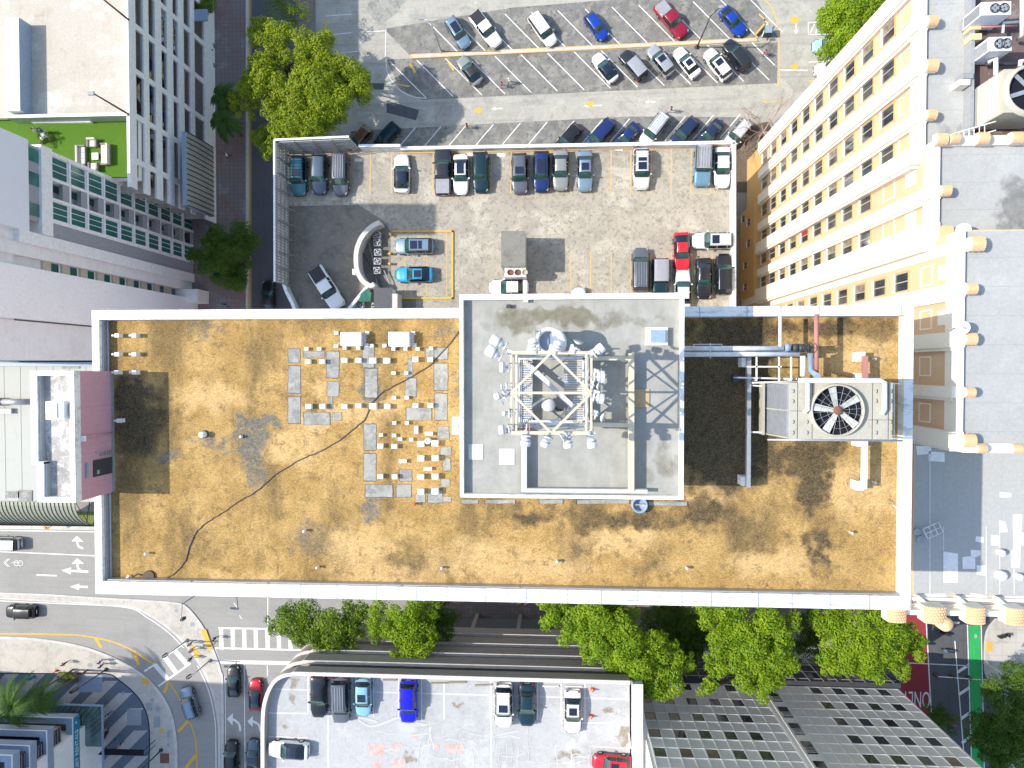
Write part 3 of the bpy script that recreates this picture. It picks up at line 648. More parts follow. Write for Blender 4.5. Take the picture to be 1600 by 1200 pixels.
# west wall of the roof deck with a deep blue inner face
a = P(9, 100, 21.9)
g = MB(); xx = P(30, 100, 21.9)[0]; g.box(a[0], P(36, 182, 20)[1], 19.9, xx, P(36, 40, 20)[1], 21.9, 'white', 'offwhite'); g.box(xx, P(36, 182, 20)[1], 20, xx+.08, P(36, 40, 20)[1], 21.8, 'steelblue'); g.build('screen_wall', gar, True)
# lawn terrace
lawn = [(22, 192), (196, 186), (198, 278), (170, 275), (120, 255), (62, 232), (27, 207)]
yt_ = P(100, 184, 19.2)[1]; g = MB(); ys_ = P(185, 277, 19.2)[1]-.25; g.box(-72, ys_, 0, GX-7, yt_, 18.9, 'offwhite'); g.box(GX-7, ys_, 18.2, GX-.26, yt_+.3, 18.9, 'offwhite'); g.build('terrace_base', gar, True)
g = MB(); g.box(-72, P(185, 277, 19.2)[1], 18.9, GX-.30, yt_, 19.2, 'turf'); tf = g.build('artificial_lawn', gar, True)
g = MB(); A = P(8, 181, 21.2); B = P(199, 177, 21.2)
g.ebar((A[0], A[1]-.1, 20.2), (B[0], B[1]-.1, 20.2), .25, 2.0, 'steel'); g.ebar((A[0], A[1]-.1, 21.22), (B[0], B[1]-.1, 21.22), .35, .1, 'white'); g.build('terrace_wall', gar, True)
g = MB()
for q in ((50, 142, 189), (174, 196, 184)): 
    A = P(q[0], q[2], 19.6); B = P(q[1], q[2]-1, 19.6); g.ebar((A[0], A[1], 19.45), (B[0], B[1], 19.45), .5, .5, 'white')
g.build('planter_ledge', gar, True)
g = MB(); yy0 = P(199, 280, 20)[1]; 
for i in range(12): g.box(GX-.45, yy0+i*.75, 19.2, GX-.38, yy0+i*.75+.06, 20.4, 'steel')
g.box(GX-.5, yy0, 20.35, GX-.36, yy0+8.4, 20.42, 'white'); g.build('terrace_railing', gar, True)
# light poles on the garage roof edge
for i, (bu, bv, tu, tv) in enumerate(((201, 31, 150, -6), (200, 178, 150, 151))):
    b = P(bu, bv, GZ); L_ = thing('light_pole', ['brown light pole leaning over the garage roof edge at the top of the picture', 'brown light pole with lamp head beside the green lawn terrace'][i], 'light pole', (b[0], b[1], GZ), 0, 'light poles on the garage roof')
    g = MB(); g.tube([(0, 0, 0), (0, 0, 6.2)], .12, 'rust', 8, .08); g.build('pole', L_)
    g = MB(); g.box(-.55, -.2, 6.1, .1, .2, 6.3, 'grey'); g.build('lamp_head', L_)
# barrel vault canopy
cz = 7; A = P(290, 225, 12); 
cv = thing('barrel_canopy', 'ribbed grey glass barrel canopy between the white garage and the street tree', 'canopy', (-48, 22, 0))
xa, xb = P(289, 280, 13)[0], P(334, 280, 6)[0]; ya, yb_ = P(310, 333, 8)[1], P(310, 224, 8)[1]
g = MB(); R0 = abs(xb-xa); nS = 16
arc = [(xa+R0*math.sin(t*math.pi/2/nS), 6+6.5*math.cos(t*math.pi/2/nS)) for t in range(nS+1)]
for i in range(nS):
    g.face([(arc[i][0], ya, arc[i][1]), (arc[i+1][0], ya, arc[i+1][1]), (arc[i+1][0], yb_, arc[i+1][1]), (arc[i][0], yb_, arc[i][1])], 'canopyshell', True)
g.build('shell', cv, True)
g = MB(); NR = 15
for k in range(NR):
    y = ya+(yb_-ya)*k/(NR-1); g.tube([(x+.06, y, z+.06) for x, z in arc], .06, 'darksteel', 5)
g.build('rib', cv, True)
g = MB(); g.box(xa-.5, ya, 5.5, xa, yb_, 12.7, 'steelblue'); g.build('gutter_wall', cv, True)

# ---- terrace furniture
FZ = 19.2
def sofa(u, v, L, W, rz, label, back=1, kind='sofa'):
    c = P(u, v, FZ+.4); t = thing(kind, label, 'sofa' if kind == 'sofa' else 'armchair', (c[0], c[1], FZ), R_(rz), 'wicker seats on the lawn terrace')
    g = MB(); g.box(-L/2, -W/2, 0, L/2, W/2, .3, 'wicker'); g.build('base', t)
    g = MB(); nseg = max(1, round(L/.8))
    for i in range(nseg): g.box(-L/2+.1+i*(L-.2)/nseg, -W/2+.05, .3, -L/2+.1+(i+1)*(L-.2)/nseg-.03, W/2-.22, .46, 'cushion')
    g.build('cushion', t)
    g = MB(); g.box(-L/2, W/2-.2, .3, L/2, W/2, .8, 'cushion'); g.build('backrest', t)
    for s_ in (-1, 1):
        g = MB(); g.box(s_*L/2-.09, -W/2, .3, s_*L/2+.09, W/2-.2, .6, 'wicker'); g.build('armrest', t)
sofa(127, 243, 2.2, 1.0, 90, 'long cream sofa west of the white coffee table on the lawn')
sofa(164, 241, 2.4, 1.0, -90, 'long cream sofa east of the white coffee table on the lawn')
sofa(144, 223, 1.0, 1.0, 0, 'cream armchair at the north end of the white coffee table', kind='armchair')
sofa(146, 261, 1.0, 1.0, 180, 'cream armchair at the south end of the white coffee table', kind='armchair')
c = P(148.5, 244, FZ+.4); t = thing('coffee_table', 'square white coffee table between the cream sofas on the lawn', 'table', (c[0], c[1], FZ))
g = MB(); g.box(-.4, -.4, .36, .4, .4, .42, 'white'); g.build('tabletop', t)
for sx in (-1, 1):
    for sy_ in (-1, 1):
        g = MB(); g.box(sx*.34-.03, sy_*.34-.03, 0, sx*.34+.03, sy_*.34+.03, .36, 'grey'); g.build('leg', t)

# =====================================================================  WEST TOWER
TX = -52.9
tow = thing('residential_tower', 'tall white tower with teal windows and long blank side walls, left edge of the picture', 'building', (-60, 12, 0))
YN = 21.9-.0
g = MB(); g.box(-80, 12.4, 0, TX-1.3, 22.75, 33.9, 'offwhite'); g.box(-80, 17.0, 34, TX-.2, 20.7, 54.4, 'offwhite'); g.box(-80, 1.5, 34, TX-.6, 17, 45.5, 'offwhite'); g.build('core', tow, True)
# frame of storeys: floor bands and columns standing proud of the glazing
ycols = [22.75, 19.55, 17.95, 14.9]
fz = [i*2.95-.15 for i in range(0, 11)]
g = MB()
for z in fz: g.box(TX-1.3, 15.35, z-.12, TX, 22.75, z+.14, 'white')
for y0_, y1_ in ((22.35, 22.75), (19.75, 20.05), (17.65, 17.95), (15.3, 15.7)): g.box(TX-1.3, y0_, 0, TX+.003, y1_, 29.4, 'white')
g.build('facade_frame', tow, True)
# windows: teal north row, balcony row, teal south row
def twin(w_, h_, m):
    fr = MB(); fr.box(-.1, 0, 0, .02, .08, h_, 'white'); fr.box(-.1, w_-.08, 0, .02, w_, h_, 'white'); fr.box(-.1, .08, 0, .02, w_-.08, .09, 'white'); fr.box(-.1, .08, h_-.09, .02, w_-.08, h_, 'white'); fr.box(-.08, w_*.36-.03, .09, .015, w_*.36+.03, h_-.09, 'white'); fr.box(-.08, w_*.68-.03, .09, .015, w_*.68+.03, h_-.09, 'white')
    o = fr.build('window', tow)
    pn = MB(); pn.box(-.06, .08, .09, -.04, w_-.08, h_-.09, m); pn.build('pane', o)
    return o
LO = Vector((-60, 12, 0))
for w_, y, dz in ((2.3, 20.05, .15), (1.95, 15.7, .15)):
    p0 = twin(w_, 2.55, 'glass_teal'); rep(p0, tow, [Vector((TX-.2, y, z+dz))-LO for z in fz[:-1]])
# balcony row
bp = MB(); bp.box(-.05, 0, 0, 0, 1.8, 1.05, 'midgrey'); b0 = bp.build('balcony_screen', tow); rep(b0, tow, [Vector((TX-.02, 17.95, z+.14))-LO for z in fz[:-1]])
bp = MB(); bp.box(-1.25, 1.0, 0, -1.2, 1.75, 2.2, 'glass_teal'); b0 = bp.build('balcony_door', tow); rep(b0, tow, [Vector((TX-.02, 17.95, z+.14))-LO for z in fz[:-1]])
g = MB(); g.box(TX-.6, 13.75, 0, TX-.12, 15.3, 29.2, 'midgrey'); g.build('louvre_panel', tow, True)
g = MB(); g.box(TX-1.5, 12.5, 0, TX+.1, 13.75, 34, 'white'); g.build('wall_band', tow, True)
g = MB(); g.box(TX-1.5, 11.25, 0, TX-.3, 12.5, 45, 'offwhite'); g.build('wall_band', tow, True)
g = MB(); g.box(TX-8, 9.9, 0, TX-.95, 11.25, 45, 'offwhite'); g.build('recess_wall', tow, True)
p0 = MB(); p0.box(-.03, 0, 0, .03, 1.2, 1.5, 'glass_teal'); w0 = p0.build('window', tow); rep(w0, tow, [Vector((TX-.93, 10.0, z+.8))-LO for z in fz[:-1]])
p0 = MB(); p0.box(-.05, 0, 0, .25, 1.3, 1.2, 'fincol'); w0 = p0.build('fin', tow); rep(w0, tow, [Vector((TX-.95, 9.95, z-.75))-LO for z in fz[1:]])
g = MB(); g.box(-80, 4.9, 0, TX+.55, 10.05, 45.5, 'towerwall' if 'towerwall' in M else 'offwhite'); g.build('side_wall', tow, True)
g = MB(); g.box(-80, 1.0, 0, TX-.5, 4.75, 45.5, 'offwhite'); g.build('side_wall', tow, True)
g = MB(); g.box(TX-1.4, 13.8, 29.3, TX+.12, 22.95, 30.9, 'white'); g.build('wall_band', tow, True)
g = MB(); g.box(TX-.25, 15.0, 30.9, TX-.2, 22.6, 32.6, 'midgrey'); tpw = g.build('window_strip', tow, True)
g = MB()
for y in (15.5, 18.6, 21.0): g.box(TX-.2, y, 30.9, TX-.15, y+1.3, 32.6, 'glass_teal')
g.build('pane', tpw, True)
g = MB(); g.box(TX-1.2, 13.76, 32.6, TX+.05, 22.9, 44, 'siding'); g.build('siding_wall', tow, True)
g = MB(); g.box(TX-4, 9.4, 0, TX+2.2, 11.2, 3.4, 'offwhite'); g.build('porch', tow, True)

# =====================================================================  STATION AND ITS VAULTS (left edge)
SZ = 14.0
st = thing('station_building', 'low station with grey sheet roof and olive barrel vault, left of the pink wall', 'building', (-60, -8, 0))
xl = -82; xr = P(141, 700, SZ)[0]+1.5; yn = P(50, 566, SZ)[1]; ys = P(50, 783, SZ)[1]
g = MB(); g.box(xl, ys, 0, xr, yn, SZ, 'offwhite', 'station'); g.build('wall', st, True)
g = MB()
for k in range(13): g.box(xl+k*2.2, ys+.1, SZ+.002, xl+k*2.2+.04, yn-.1, SZ+.035, 'station')
g.build('roof_seam', st, True)
g = MB(); g.box(xl, yn-.5, SZ+.08, xr, yn, SZ+.6, 'steelblue'); g.build('gutter', st, True)
g = MB(); q = P(15, 628, SZ+.8); g.tube([(xl, q[1], SZ+.55), (P(8, 628, SZ)[0], q[1], SZ+.55)], .5, 'grey', 12); g.build('roof_duct', st, True); g = MB(); g.tube([(P(8, 628, SZ)[0], q[1], SZ+.55), (P(44, 628, SZ)[0], q[1], SZ+.55)], .38, 'steel', 12); g.build('roof_duct', st, True); g = MB()
g.lathe([(0, 1.25), (.5, 1.2), (.62, .9), (.62, .2), (.4, 0)], 'steel', P(17, 628, SZ+1)[0], q[1]); g.build('duct_cap', st, True); g = MB(); g.box(xl, P(0, 646, SZ)[1], SZ+.1, P(22, 640, SZ)[0], P(0, 638, SZ)[1], SZ+.5, 'grey'); g.build('roof_duct', st, True)
for a in ((30, 565, 72, 572), (97, 572, 124, 576), (8, 768, 30, 778), (28, 766, 50, 783)): g = MB(); sheet(g, [(a[0], a[1]), (a[2], a[1]), (a[2], a[3]), (a[0], a[3])], SZ+.09, 'patch'); g.build('roof_patch', st, True)
vr = thing('barrel_vault_roof', 'olive ribbed barrel vault along the road, below the pink penthouse', 'canopy', (-60, -20, 0))
xe = P(117, 790, SZ)[0]; nS = 14; RV = 4.6; yv = ys-.1
RH = yv-P(50, 817, SZ-7.2)[1]; arc = [(yv-RH*math.sin(t*math.pi/2/nS), SZ-7.2+7.2*math.cos(t*math.pi/2/nS)) for t in range(nS+1)]
g = MB()
for i in range(nS):
    g.face([(xl, arc[i][0], arc[i][1]), (xl, arc[i+1][0], arc[i+1][1]), (xe, arc[i+1][0], arc[i+1][1]), (xe, arc[i][0], arc[i][1])], 'vault', True)
g.build('shell', vr, True)
g = MB(); kx = 0
while xe-kx*.55 > xl: g.tube([(xe-kx*.55, y-.04, z+.04) for y, z in arc], .05, 'darksteel', 4); kx += 1
g.build('rib', vr, True)
g = MB(); g.tube([(xe, yv, SZ-7), (xe, arc[9][0], arc[9][1])], .06, 'darksteel', 4); g.tube([(xe, yv, SZ-3), (xe, arc[7][0], arc[7][1]-.1)], .06, 'darksteel', 4); g.tube([(xe, yv, SZ-.1), (xe, arc[8][0], arc[8][1])], .05, 'darksteel', 4); g.build('end_truss', vr, True)
M['darkroof'] = plain('dark felt roof', (.10, .10, .11), .8)
M['ahroof'] = worn('grimy unit top', (.23, .22, .195), (.13, .125, .115), s1=.8, s2=3, amt=.9)
# =====================================================================  RAISED PARKING DECK (north of the main building)
DZ = 16.0
c6 = lambda x, y: (400+x/4, 200+y/4)
dk = thing('parking_deck', 'raised concrete parking deck with white parapet, north of the orange gravel roof', 'parking deck', (-5, 17, 0))
slab = [(450, 237), (1151, 225), (1151, 492), (463, 492), (444, 438), (450, 300)]
g = MB(); g.prism(poly(slab, DZ), DZ-1.2, DZ, 'offwhite', 'deck'); g.prism(poly([(470, 250), (1140, 240), (1140, 480), (480, 480)], DZ), 0, DZ-1.2, 'offwhite'); g.build('slab', dk, True)
g = MB(); sheet(g, [(447, 322), (560, 320), (600, 345), (610, 362), (612, 465), (650, 468), (650, 492), (464, 492), (446, 440)], DZ+.004, 'deck_dark'); g.build('ramp_surface', dk, True)
# bays
g = MB()
for x in (485, 516, 548, 579, 612, 646, 677, 707, 738, 768, 799, 830, 861, 892, 923, 955, 986, 1018, 1049, 1080, 1111):
    line(g, (x, 240-(x-450)*.012), (x-1 if x < 800 else x-.5, 303), .11, DZ+.008, 'yfade')
for x in (892, 923, 955, 986, 1017, 1049, 1082, 1113): line(g, (x, 394), (x, 480), .11, DZ+.008, 'yfade')
for x in (633, 667): line(g, (x, 365), (x, 463), .1, DZ+.008, 'yfade')
line(g, (698, 362), (698, 466), .08, DZ+.008, 'yfade')
g.build('bay_line', dk, True)
g = MB(); kb = [(614, 361.5), (707, 361.5), (707, 466), (620, 466)]
for a, b in zip(kb[:-1], kb[1:]):
    p, q = P3(*a, DZ+.08), P3(*b, DZ+.08); d = (q-p).normalized()*.1; g.ebar(p-d, q+d, .2, .16, 'ypaint')
g.build('yellow_kerb', dk, True)
for i, (u, v) in enumerate(((735, 241), (783, 242), (560, 250), (967, 233))):
    g = MB(); sheet(g, [(u-6, v-3), (u+7, v-2), (u+6, v+3), (u-6, v+2)], DZ+.012, 'wpaint'); g.build('bay_mark', dk, True)
# parapets
g = MB()
def wallrun(mb, pts, z0, z1, t, m):
    for a, b in zip(pts[:-1], pts[1:]):
        p, q = P3(*a, z1), P3(*b, z1); zc = (z0+z1)/2; p.z = q.z = zc; mb.ebar(p, q, t, z1-z0, m)
wallrun(g, [(626, 231.5), (1149, 222)], DZ-1.2, DZ+1.15, .38, 'cap'); g.build('parapet', dk, True)
g = MB(); wallrun(g, [(1147, 222.5), (1147, 490)], DZ-1.2, DZ+1.15, .42, 'cap'); g.build('parapet', dk, True)
g = MB(); wallrun(g, [(560, 227.5), (625, 227)], DZ-1.2, DZ+1.9, .3, 'cap'); g.build('parapet', dk, True)
g = MB(); wallrun(g, [(625, 239), (880, 234), (1140, 228)], DZ, DZ+.15, .16, 'yfade'); g.build('wheel_kerb', dk, True)
g = MB(); wallrun(g, [(441, 438), (447, 455), (456, 473), (463, 492)], DZ-1.2, DZ+1.3, .4, 'cap'); g.build('ramp_parapet', dk, True)
# slatted screen
SZT = 20.4
A = P3(429, 440, SZT); B = P3(428.5, 218.5, SZT); C_ = P3(545, 213.5, SZT)
g = MB()
for p, q in ((A, B), (B, C_)):
    L_ = (q-p).length; k = int(L_/.34); d = (q-p)/k
    for i in range(k):
        a = p+d*i; b = a+d*.80; g.ebar((*a.xy, DZ+2.1), (*b.xy, DZ+2.1), .05, 4.2, 'canvas')
g.build('slat_panel', dk, True)
g = MB()
for p, q in ((A, B), (B, C_)):
    n_ = Vector((0, 0, 1)).cross((q-p).normalized())*-.16
    for z in (.5, 1.6, 2.8, 4.0): g.ebar((*(p+n_).xy, DZ+z), (*(q+n_).xy, DZ+z), .09, .12, 'steel')
    k = int((q-p).length/1.75)
    for i in range(k+1):
        a = p+(q-p)*i/k+n_*1.5; g.ebar((*a.xy, DZ-.4), (*a.xy, DZ+4.3), .12, .12, 'steel', (1, 0, 0))
        g.ebar((*a.xy, DZ+4.2), (*(a+n_*3.5).xy, DZ), .07, .07, 'steel', (1, 0, 0))
g.ebar((*A.xy, SZT), (*B.xy, SZT), .22, .1, 'white'); g.ebar((*B.xy, SZT), (*C_.xy, SZT), .22, .1, 'white')
g.build('screen_frame', dk, True)
# curved ramp wall
rw = thing('ramp_wall', 'curved white wall around the ramp beside the row of small fans', 'wall', (*P(560, 400, DZ), DZ))
rpt = [c6(*q) for q in smoothpts([(772, 588), (712, 622), (660, 682), (630, 755), (624, 830), (634, 900), (668, 958), (712, 985), (738, 975)], 4)]
g = MB()
Wp = [Vector(P(*q, DZ+2.2)) for q in rpt]
L1, L2 = [], []
for i, p in enumerate(Wp):
    d = (Wp[min(i+1, len(Wp)-1)]-Wp[max(i-1, 0)]).normalized(); n_ = Vector((-d.y, d.x))*.27; L1.append(p+n_); L2.append(p-n_)
g.prism([tuple(p) for p in L1+L2[::-1]], DZ, DZ+2.2, 'coping'); g.build('curved_wall', rw, True)
g = MB(); wallrun(g, [c6(692, 992), c6(580, 1128)], DZ, DZ+1.6, .34, 'cap'); g.build('straight_wall', rw, True)
g = MB(); a = P3(*c6(615, 900), DZ+1.7); g.box(a.x-.2, a.y-.35, DZ+1.0, a.x+.15, a.y+.35, DZ+1.9, 'pipe'); g.build('sign_board', rw, True)
# round fans (small condensing units) behind the wall
def fanunit(w_, h_):
    t = thing('condensing_unit', 'x', 'air conditioner', (0, 0, 0), 0, 'small condensing units behind the curved wall')
    g = MB(); g.box(-w_/2, -w_/2, 0.05, w_/2, w_/2, h_, 'coping', 'steel'); g.build('casing', t)
    g = MB(); g.lathe([(w_*.44, h_+.005), (w_*.44, h_+.05), (w_*.38, h_+.05), (w_*.38, h_+.006), (0, h_+.006)], 'darksteel', nseg=18); f = g.build('fan_ring', t)
    g = MB()
    for k in range(4):
        a = k*math.pi/2+.4; g.ebar((.05*math.cos(a), .05*math.sin(a), h_+.03), (w_*.34*math.cos(a), w_*.34*math.sin(a), h_+.03), w_*.16, .015, 'steel')
    g.lathe([(.06, h_+.05), (0, h_+.06)], 'darksteel', nseg=8); g.build('fan_blade', t)
    return t
fu = fanunit(.78, .8); FU = [(588.3, 366.7, 'northernmost small condensing fan unit behind the curved wall'), (588.7, 379, 'second condensing fan unit from the north behind the curved wall'), (589.6, 394, 'middle condensing fan unit of the five behind the curved wall'), (589.2, 408, 'fourth condensing fan unit from the north behind the curved wall'), (588.4, 422.5, 'southernmost white condensing fan unit behind the curved wall'), (562, 476, 'condensing fan unit below the green tarpaulin, next to the roof parapet'), (585.5, 478.5, 'condensing fan unit beside the dark hut roof, next to the roof parapet')]
for i, (u, v, lb) in enumerate(FU):
    o = fu if i == 0 else copy_tree(fu); c = P(u, v, DZ+.8); o.location = (c[0], c[1], DZ); o.rotation_euler.z = random.uniform(-.1, .1); o['label'] = lb
hz = DZ+2.3; hut = thing('service_hut', 'dark roofed service hut against the north parapet of the main roof', 'hut', (*P(602, 465, hz), DZ))
g = MB(); a = P(586, 482, hz); b = P(612, 451, hz); g.box(a[0], a[1], DZ, b[0], b[1], hz, 'offwhite'); g.build('wall', hut, True)
g = MB(); g.box(a[0]-.1, a[1]-.1, hz, b[0]+.1, b[1]+.1, hz+.12, 'darkroof'); g.build('roof', hut, True)
g = MB(); a = P(613, 483, hz+.2); b = P(621, 459, hz+.2); g.box(a[0], a[1], DZ, b[0], b[1], hz+.25, 'coping'); g.build('side_parapet', hut, True)
tp = MB(); q = [P3(*c6(x, y), DZ+1.6) for x, y in ((655, 1035), (690, 1005), (722, 1030), (712, 1085), (640, 1085))]
tp.face([(p.x, p.y, p.z+random.uniform(-.1, .1)) for p in (q if True else q)], 'green_net'); tp.face([(p.x, p.y, p.z-.2) for p in q[::-1]], 'green_net')
for i in range(5):
    a, b = q[i], q[(i+1) % 5]; tp.face([(a.x, a.y, a.z-.2), (b.x, b.y, b.z-.2), (b.x, b.y, b.z-.05), (a.x, a.y, a.z-.05)], 'green_net')
tag(tp.build('tarpaulin'), 'green tarpaulin stretched over pipes inside the curved ramp wall', 'tarpaulin')
for i, (q1, q2, lb) in enumerate((((665, 780), (850, 1120), 'long dark pipe running from the curved wall towards the dark hut'), ((700, 690), (760, 990), 'thin grey pipe running beside the small fan row'), ((800, 890), (850, 1030), 'short grey pipe between the last fan unit and the hut'))):
    g = MB(); p = P3(*c6(*q1), DZ+.5); q = P3(*c6(*q2), DZ+.5); g.tube([p, (p+q)/2+Vector((.1, .05, 0)), q], .07, 'grey' if i else 'darksteel', 6)
    tag(g.build('pipe'), lb, 'pipe')
for i, (x, y) in enumerate(((840, 665), (838, 785), (838, 848))):
    c = P(*c6(x, y), DZ+.5); t = thing('hydrant_valve', ['small yellow valve post at the north west of the parked silver SUV', 'middle yellow valve post left of the two cars in the yellow kerb', 'lower yellow valve post left of the bright blue coupe'][i], 'valve', (c[0], c[1], DZ), random.uniform(0, 3), 'yellow valve posts beside the fans')
    g = MB(); g.lathe([(.14, 0), (.12, .5), (.16, .5), (.16, .6), (0, .66)], 'ypaint', nseg=10); g.build('post', t)
    g = MB(); g.tube([(-.3, 0, .4), (.35, .1, .4)], .07, 'ypaint', 8); g.build('outlet', t)
# rooftop air handler on the deck
AH = DZ+4.5; a = P(783, 428, AH); b = P(821, 366, AH)
ah = thing('air_handling_unit', 'tall grey topped air handling unit with three round fans on the parking deck', 'air handler', ((a[0]+b[0])/2, (a[1]+b[1])/2, DZ))
g = MB(); g.box(a[0], P(0, 424, AH)[1], DZ+.2, b[0], P(0, 380, AH)[1], AH, 'steel', 'ahroof'); g.build('casing', ah, True)
m_ = MB(); m_.box(a[0]+.02, P(0, 380, AH)[1], DZ+.2, b[0]-.02, P(0, 371, AH)[1], AH-.02, 'steel', 'ahroof'); m_.build('casing', ah, True)
g = MB(); g.box(a[0]+.1, P(0, 371, AH)[1], DZ+.2, b[0]-.1, b[1], AH-.1, 'pipe'); g.build('intake_hood', ah, True)
g = MB(); y0_ = P(0, 440, AH-1.2)[1]; y1_ = P(0, 424, AH)[1]; g.box(a[0]+.3, y0_, DZ+1.0, b[0], y1_, AH-1.2, 'pipe'); cb = g.build('condenser_box', ah, True)
for k in range(3):
    g = MB(); cx_ = a[0]+.95+k*.85; cy_ = (y0_+y1_)/2; g.lathe([(.34, AH-1.2), (.34, AH-1.1), (.28, AH-1.1), (.28, AH-1.18), (0, AH-1.17)], 'rust' if k < 2 else 'coolbody', cx_, cy_, 16); g.build('fan', cb, True)

# =====================================================================  SOUTH GARAGE
GZ2 = 24.0
sg = thing('parking_garage', 'brown grey multi-storey garage with rounded corner and pale repaired roof, bottom centre', 'building', (-10, -45, 0))
def gpath(z, off=0):
    pts = [(408, 1420), (408, 1200), (408.5, 1120), (414, 1088), (425, 1066), (440, 1055), (458, 1051.5), (520, 1052), (985, 1063.5)]
    W = [Vector(P(u, v, GZ2+1)) for u, v in smoothpts(pts[1:7], 4)]
    W = [Vector(P(*pts[0], GZ2+1))]+W+[Vector(P(*pts[8], GZ2+1))]
    W[-1].y = W[-2].y = (W[-1].y+W[-2].y)/2
    o = []
    for i, p in enumerate(W):
        d = (W[min(i+1, len(W)-1)]-W[max(i-1, 0)]).normalized(); o.append(p+Vector((-d.y, d.x))*off)
    return o
for k in range(5):
    zt = GZ2+1-3.12*k; g = MB(); o_ = gpath(0, 0); i_ = gpath(0, -.35)
    g.prism([tuple(p) for p in o_+i_[::-1]], zt-2.15 if k else zt-1.7, zt-.14, 'ggarage'); sp_ = g.build('spandrel', sg, True)
    o2 = gpath(0, .06)
    g = MB(); g.prism([tuple(p) for p in o2+i_[::-1]], zt-.14, zt, 'coping'); g.build('coping', sp_, True)
ins = gpath(0, -.3); xe_ = P(992, 1100, GZ2)[0]
for k in range(5):
    zt = GZ2-3.12*k; g = MB(); g.prism([tuple(p) for p in ins]+[(xe_, -85)], zt-.4, zt, 'ggarage', 'sgroof' if k == 0 else 'ggarage'); g.build('roof_deck' if k == 0 else 'floor_slab', sg, True)
g = MB()
core = gpath(0, -5); g.prism([tuple(p) for p in core]+[(xe_-1, -85)], 0, GZ2-.5, 'darksteel'); g.build('core', sg, True)
pr = MB(); pr.box(-.25, -.4, 0, .25, .0, GZ2-.5, 'ggarage'); pc = pr.build('column', sg); rep(pc, sg, [(-30+k*6.2+10, -35.3+45, 0) for k in range(6)])
g = MB(); e1 = [P(985, 1063, GZ2+1), P(1001, 1063, GZ2+1), P(1001, 1107, GZ2+1), P(1030, 1215, GZ2+1)]
g.prism([(xe_-.35, -33.9), (xe_+.75, -33.9), (xe_+.75, -85), (xe_-.35, -85)], GZ2-2, GZ2+1, 'cap'); g.prism([(xe_+.75, -36.2), (xe_+1.5, -40), (xe_+1.5, -85), (xe_+.75, -85)], GZ2-2, GZ2+.4, 'coping'); g.build('east_parapet', sg, True)
g = MB(); z = GZ2+.006
for x, y0_, y1_ in ((325, 615, 862), (455, 620, 880), (600, 630, 870), (735, 630, 880), (890, 632, 890), (1035, 640, 900), (1175, 660, 895), (1465, 650, 890), (1602, 660, 900)): line(g, c9(x, y0_) if 'c9' in globals() else (400+x/4, 900+y0_/4), (400+x/4, 900+y1_/4), .11, z, 'wpaint')
for a, b in (((418, 1114), (482, 1115)), ((419, 1151), (480, 1153)), ((875, 1129), (955, 1130)), ((877, 1065), (877, 1128)), ((914, 1065), (914, 1129)), ((923, 1166), (975, 1169)), ((840, 1065), (840, 1125))): line(g, a, b, .11, z+.004, 'wpaint')
g.build('bay_line', sg, True)
rs = random.Random(3)
for i in range(60):      # pale crack repairs
    g = MB(); u = rs.uniform(560, 930); v = rs.uniform(1130, 1200); pts = [(u, v)]
    hor = rs.random() < .45
    for k in range(4): u += rs.uniform(6, 13) if hor else rs.uniform(-3, 3); v += rs.uniform(-4, 4) if hor else rs.uniform(6, 13); pts.append((u, v))
    pline(g, smoothpts(pts, 3), rs.uniform(.05, .14), z+.004+i*.0004, 'crack'); g.build('crack_repair', sg, True)
for q in ([(560, 1125), (580, 1135), (605, 1128), (622, 1122), (640, 1128), (668, 1133)], [(500, 1108), (520, 1120), (545, 1126), (565, 1122), (590, 1128)]): g = MB(); pline(g, smoothpts(q, 4), .22, z+.03, 'crack'); g.build('crack_repair', sg, True)
def blob(mb, u, v, ru, rv, z, m, rs=random, n_=26, jag=.25):
    pts = []; ph = [rs.uniform(0, 6.3) for _ in range(4)]
    for i in range(n_):
        t = 2*math.pi*i/n_; r = 1+jag*(.5*math.sin(2*t+ph[0])+.4*math.sin(3*t+ph[1])+.3*math.sin(5*t+ph[2])+.25*math.sin(9*t+ph[3])); pts.append((u+ru*r*math.cos(t), v+rv*r*math.sin(t)))
    sheet(mb, pts, z, m)
M['redpatch'] = worn('faded red coating', (.50, .30, .24), (.48, .48, .47), s1=.8, s2=4, s3=12, amt=.9, lo=.3, hi=.6, mott=((1.6, .45, .6, (.50, .50, .49), .9),))
M['brownstain'] = worn('brown puddle stain', (.26, .22, .165), (.33, .30, .24), s1=.8, s2=3, amt=.9)
for u, v, ru, rv in ((588, 1172, 13, 12), (619, 1168, 8, 8), (682, 1166, 5, 6), (710, 1170, 16, 8), (622, 1194, 12, 9), (648, 1150, 6, 5), (588, 1196, 10, 8)):
    g = MB(); pts = [(u-ru, v-rv), (u-ru*.2, v-rv*.8), (u+ru*.9, v-rv), (u+ru, v-rv*.1), (u+ru*.8, v+rv), (u+ru*.1, v+rv*.7), (u-ru*.9, v+rv*.9), (u-ru*.8, v+.1*rv)]; sheet(g, pts, z+.0+.001*(u % 3), 'redpatch'); g.build('red_coating_patch', sg, True)
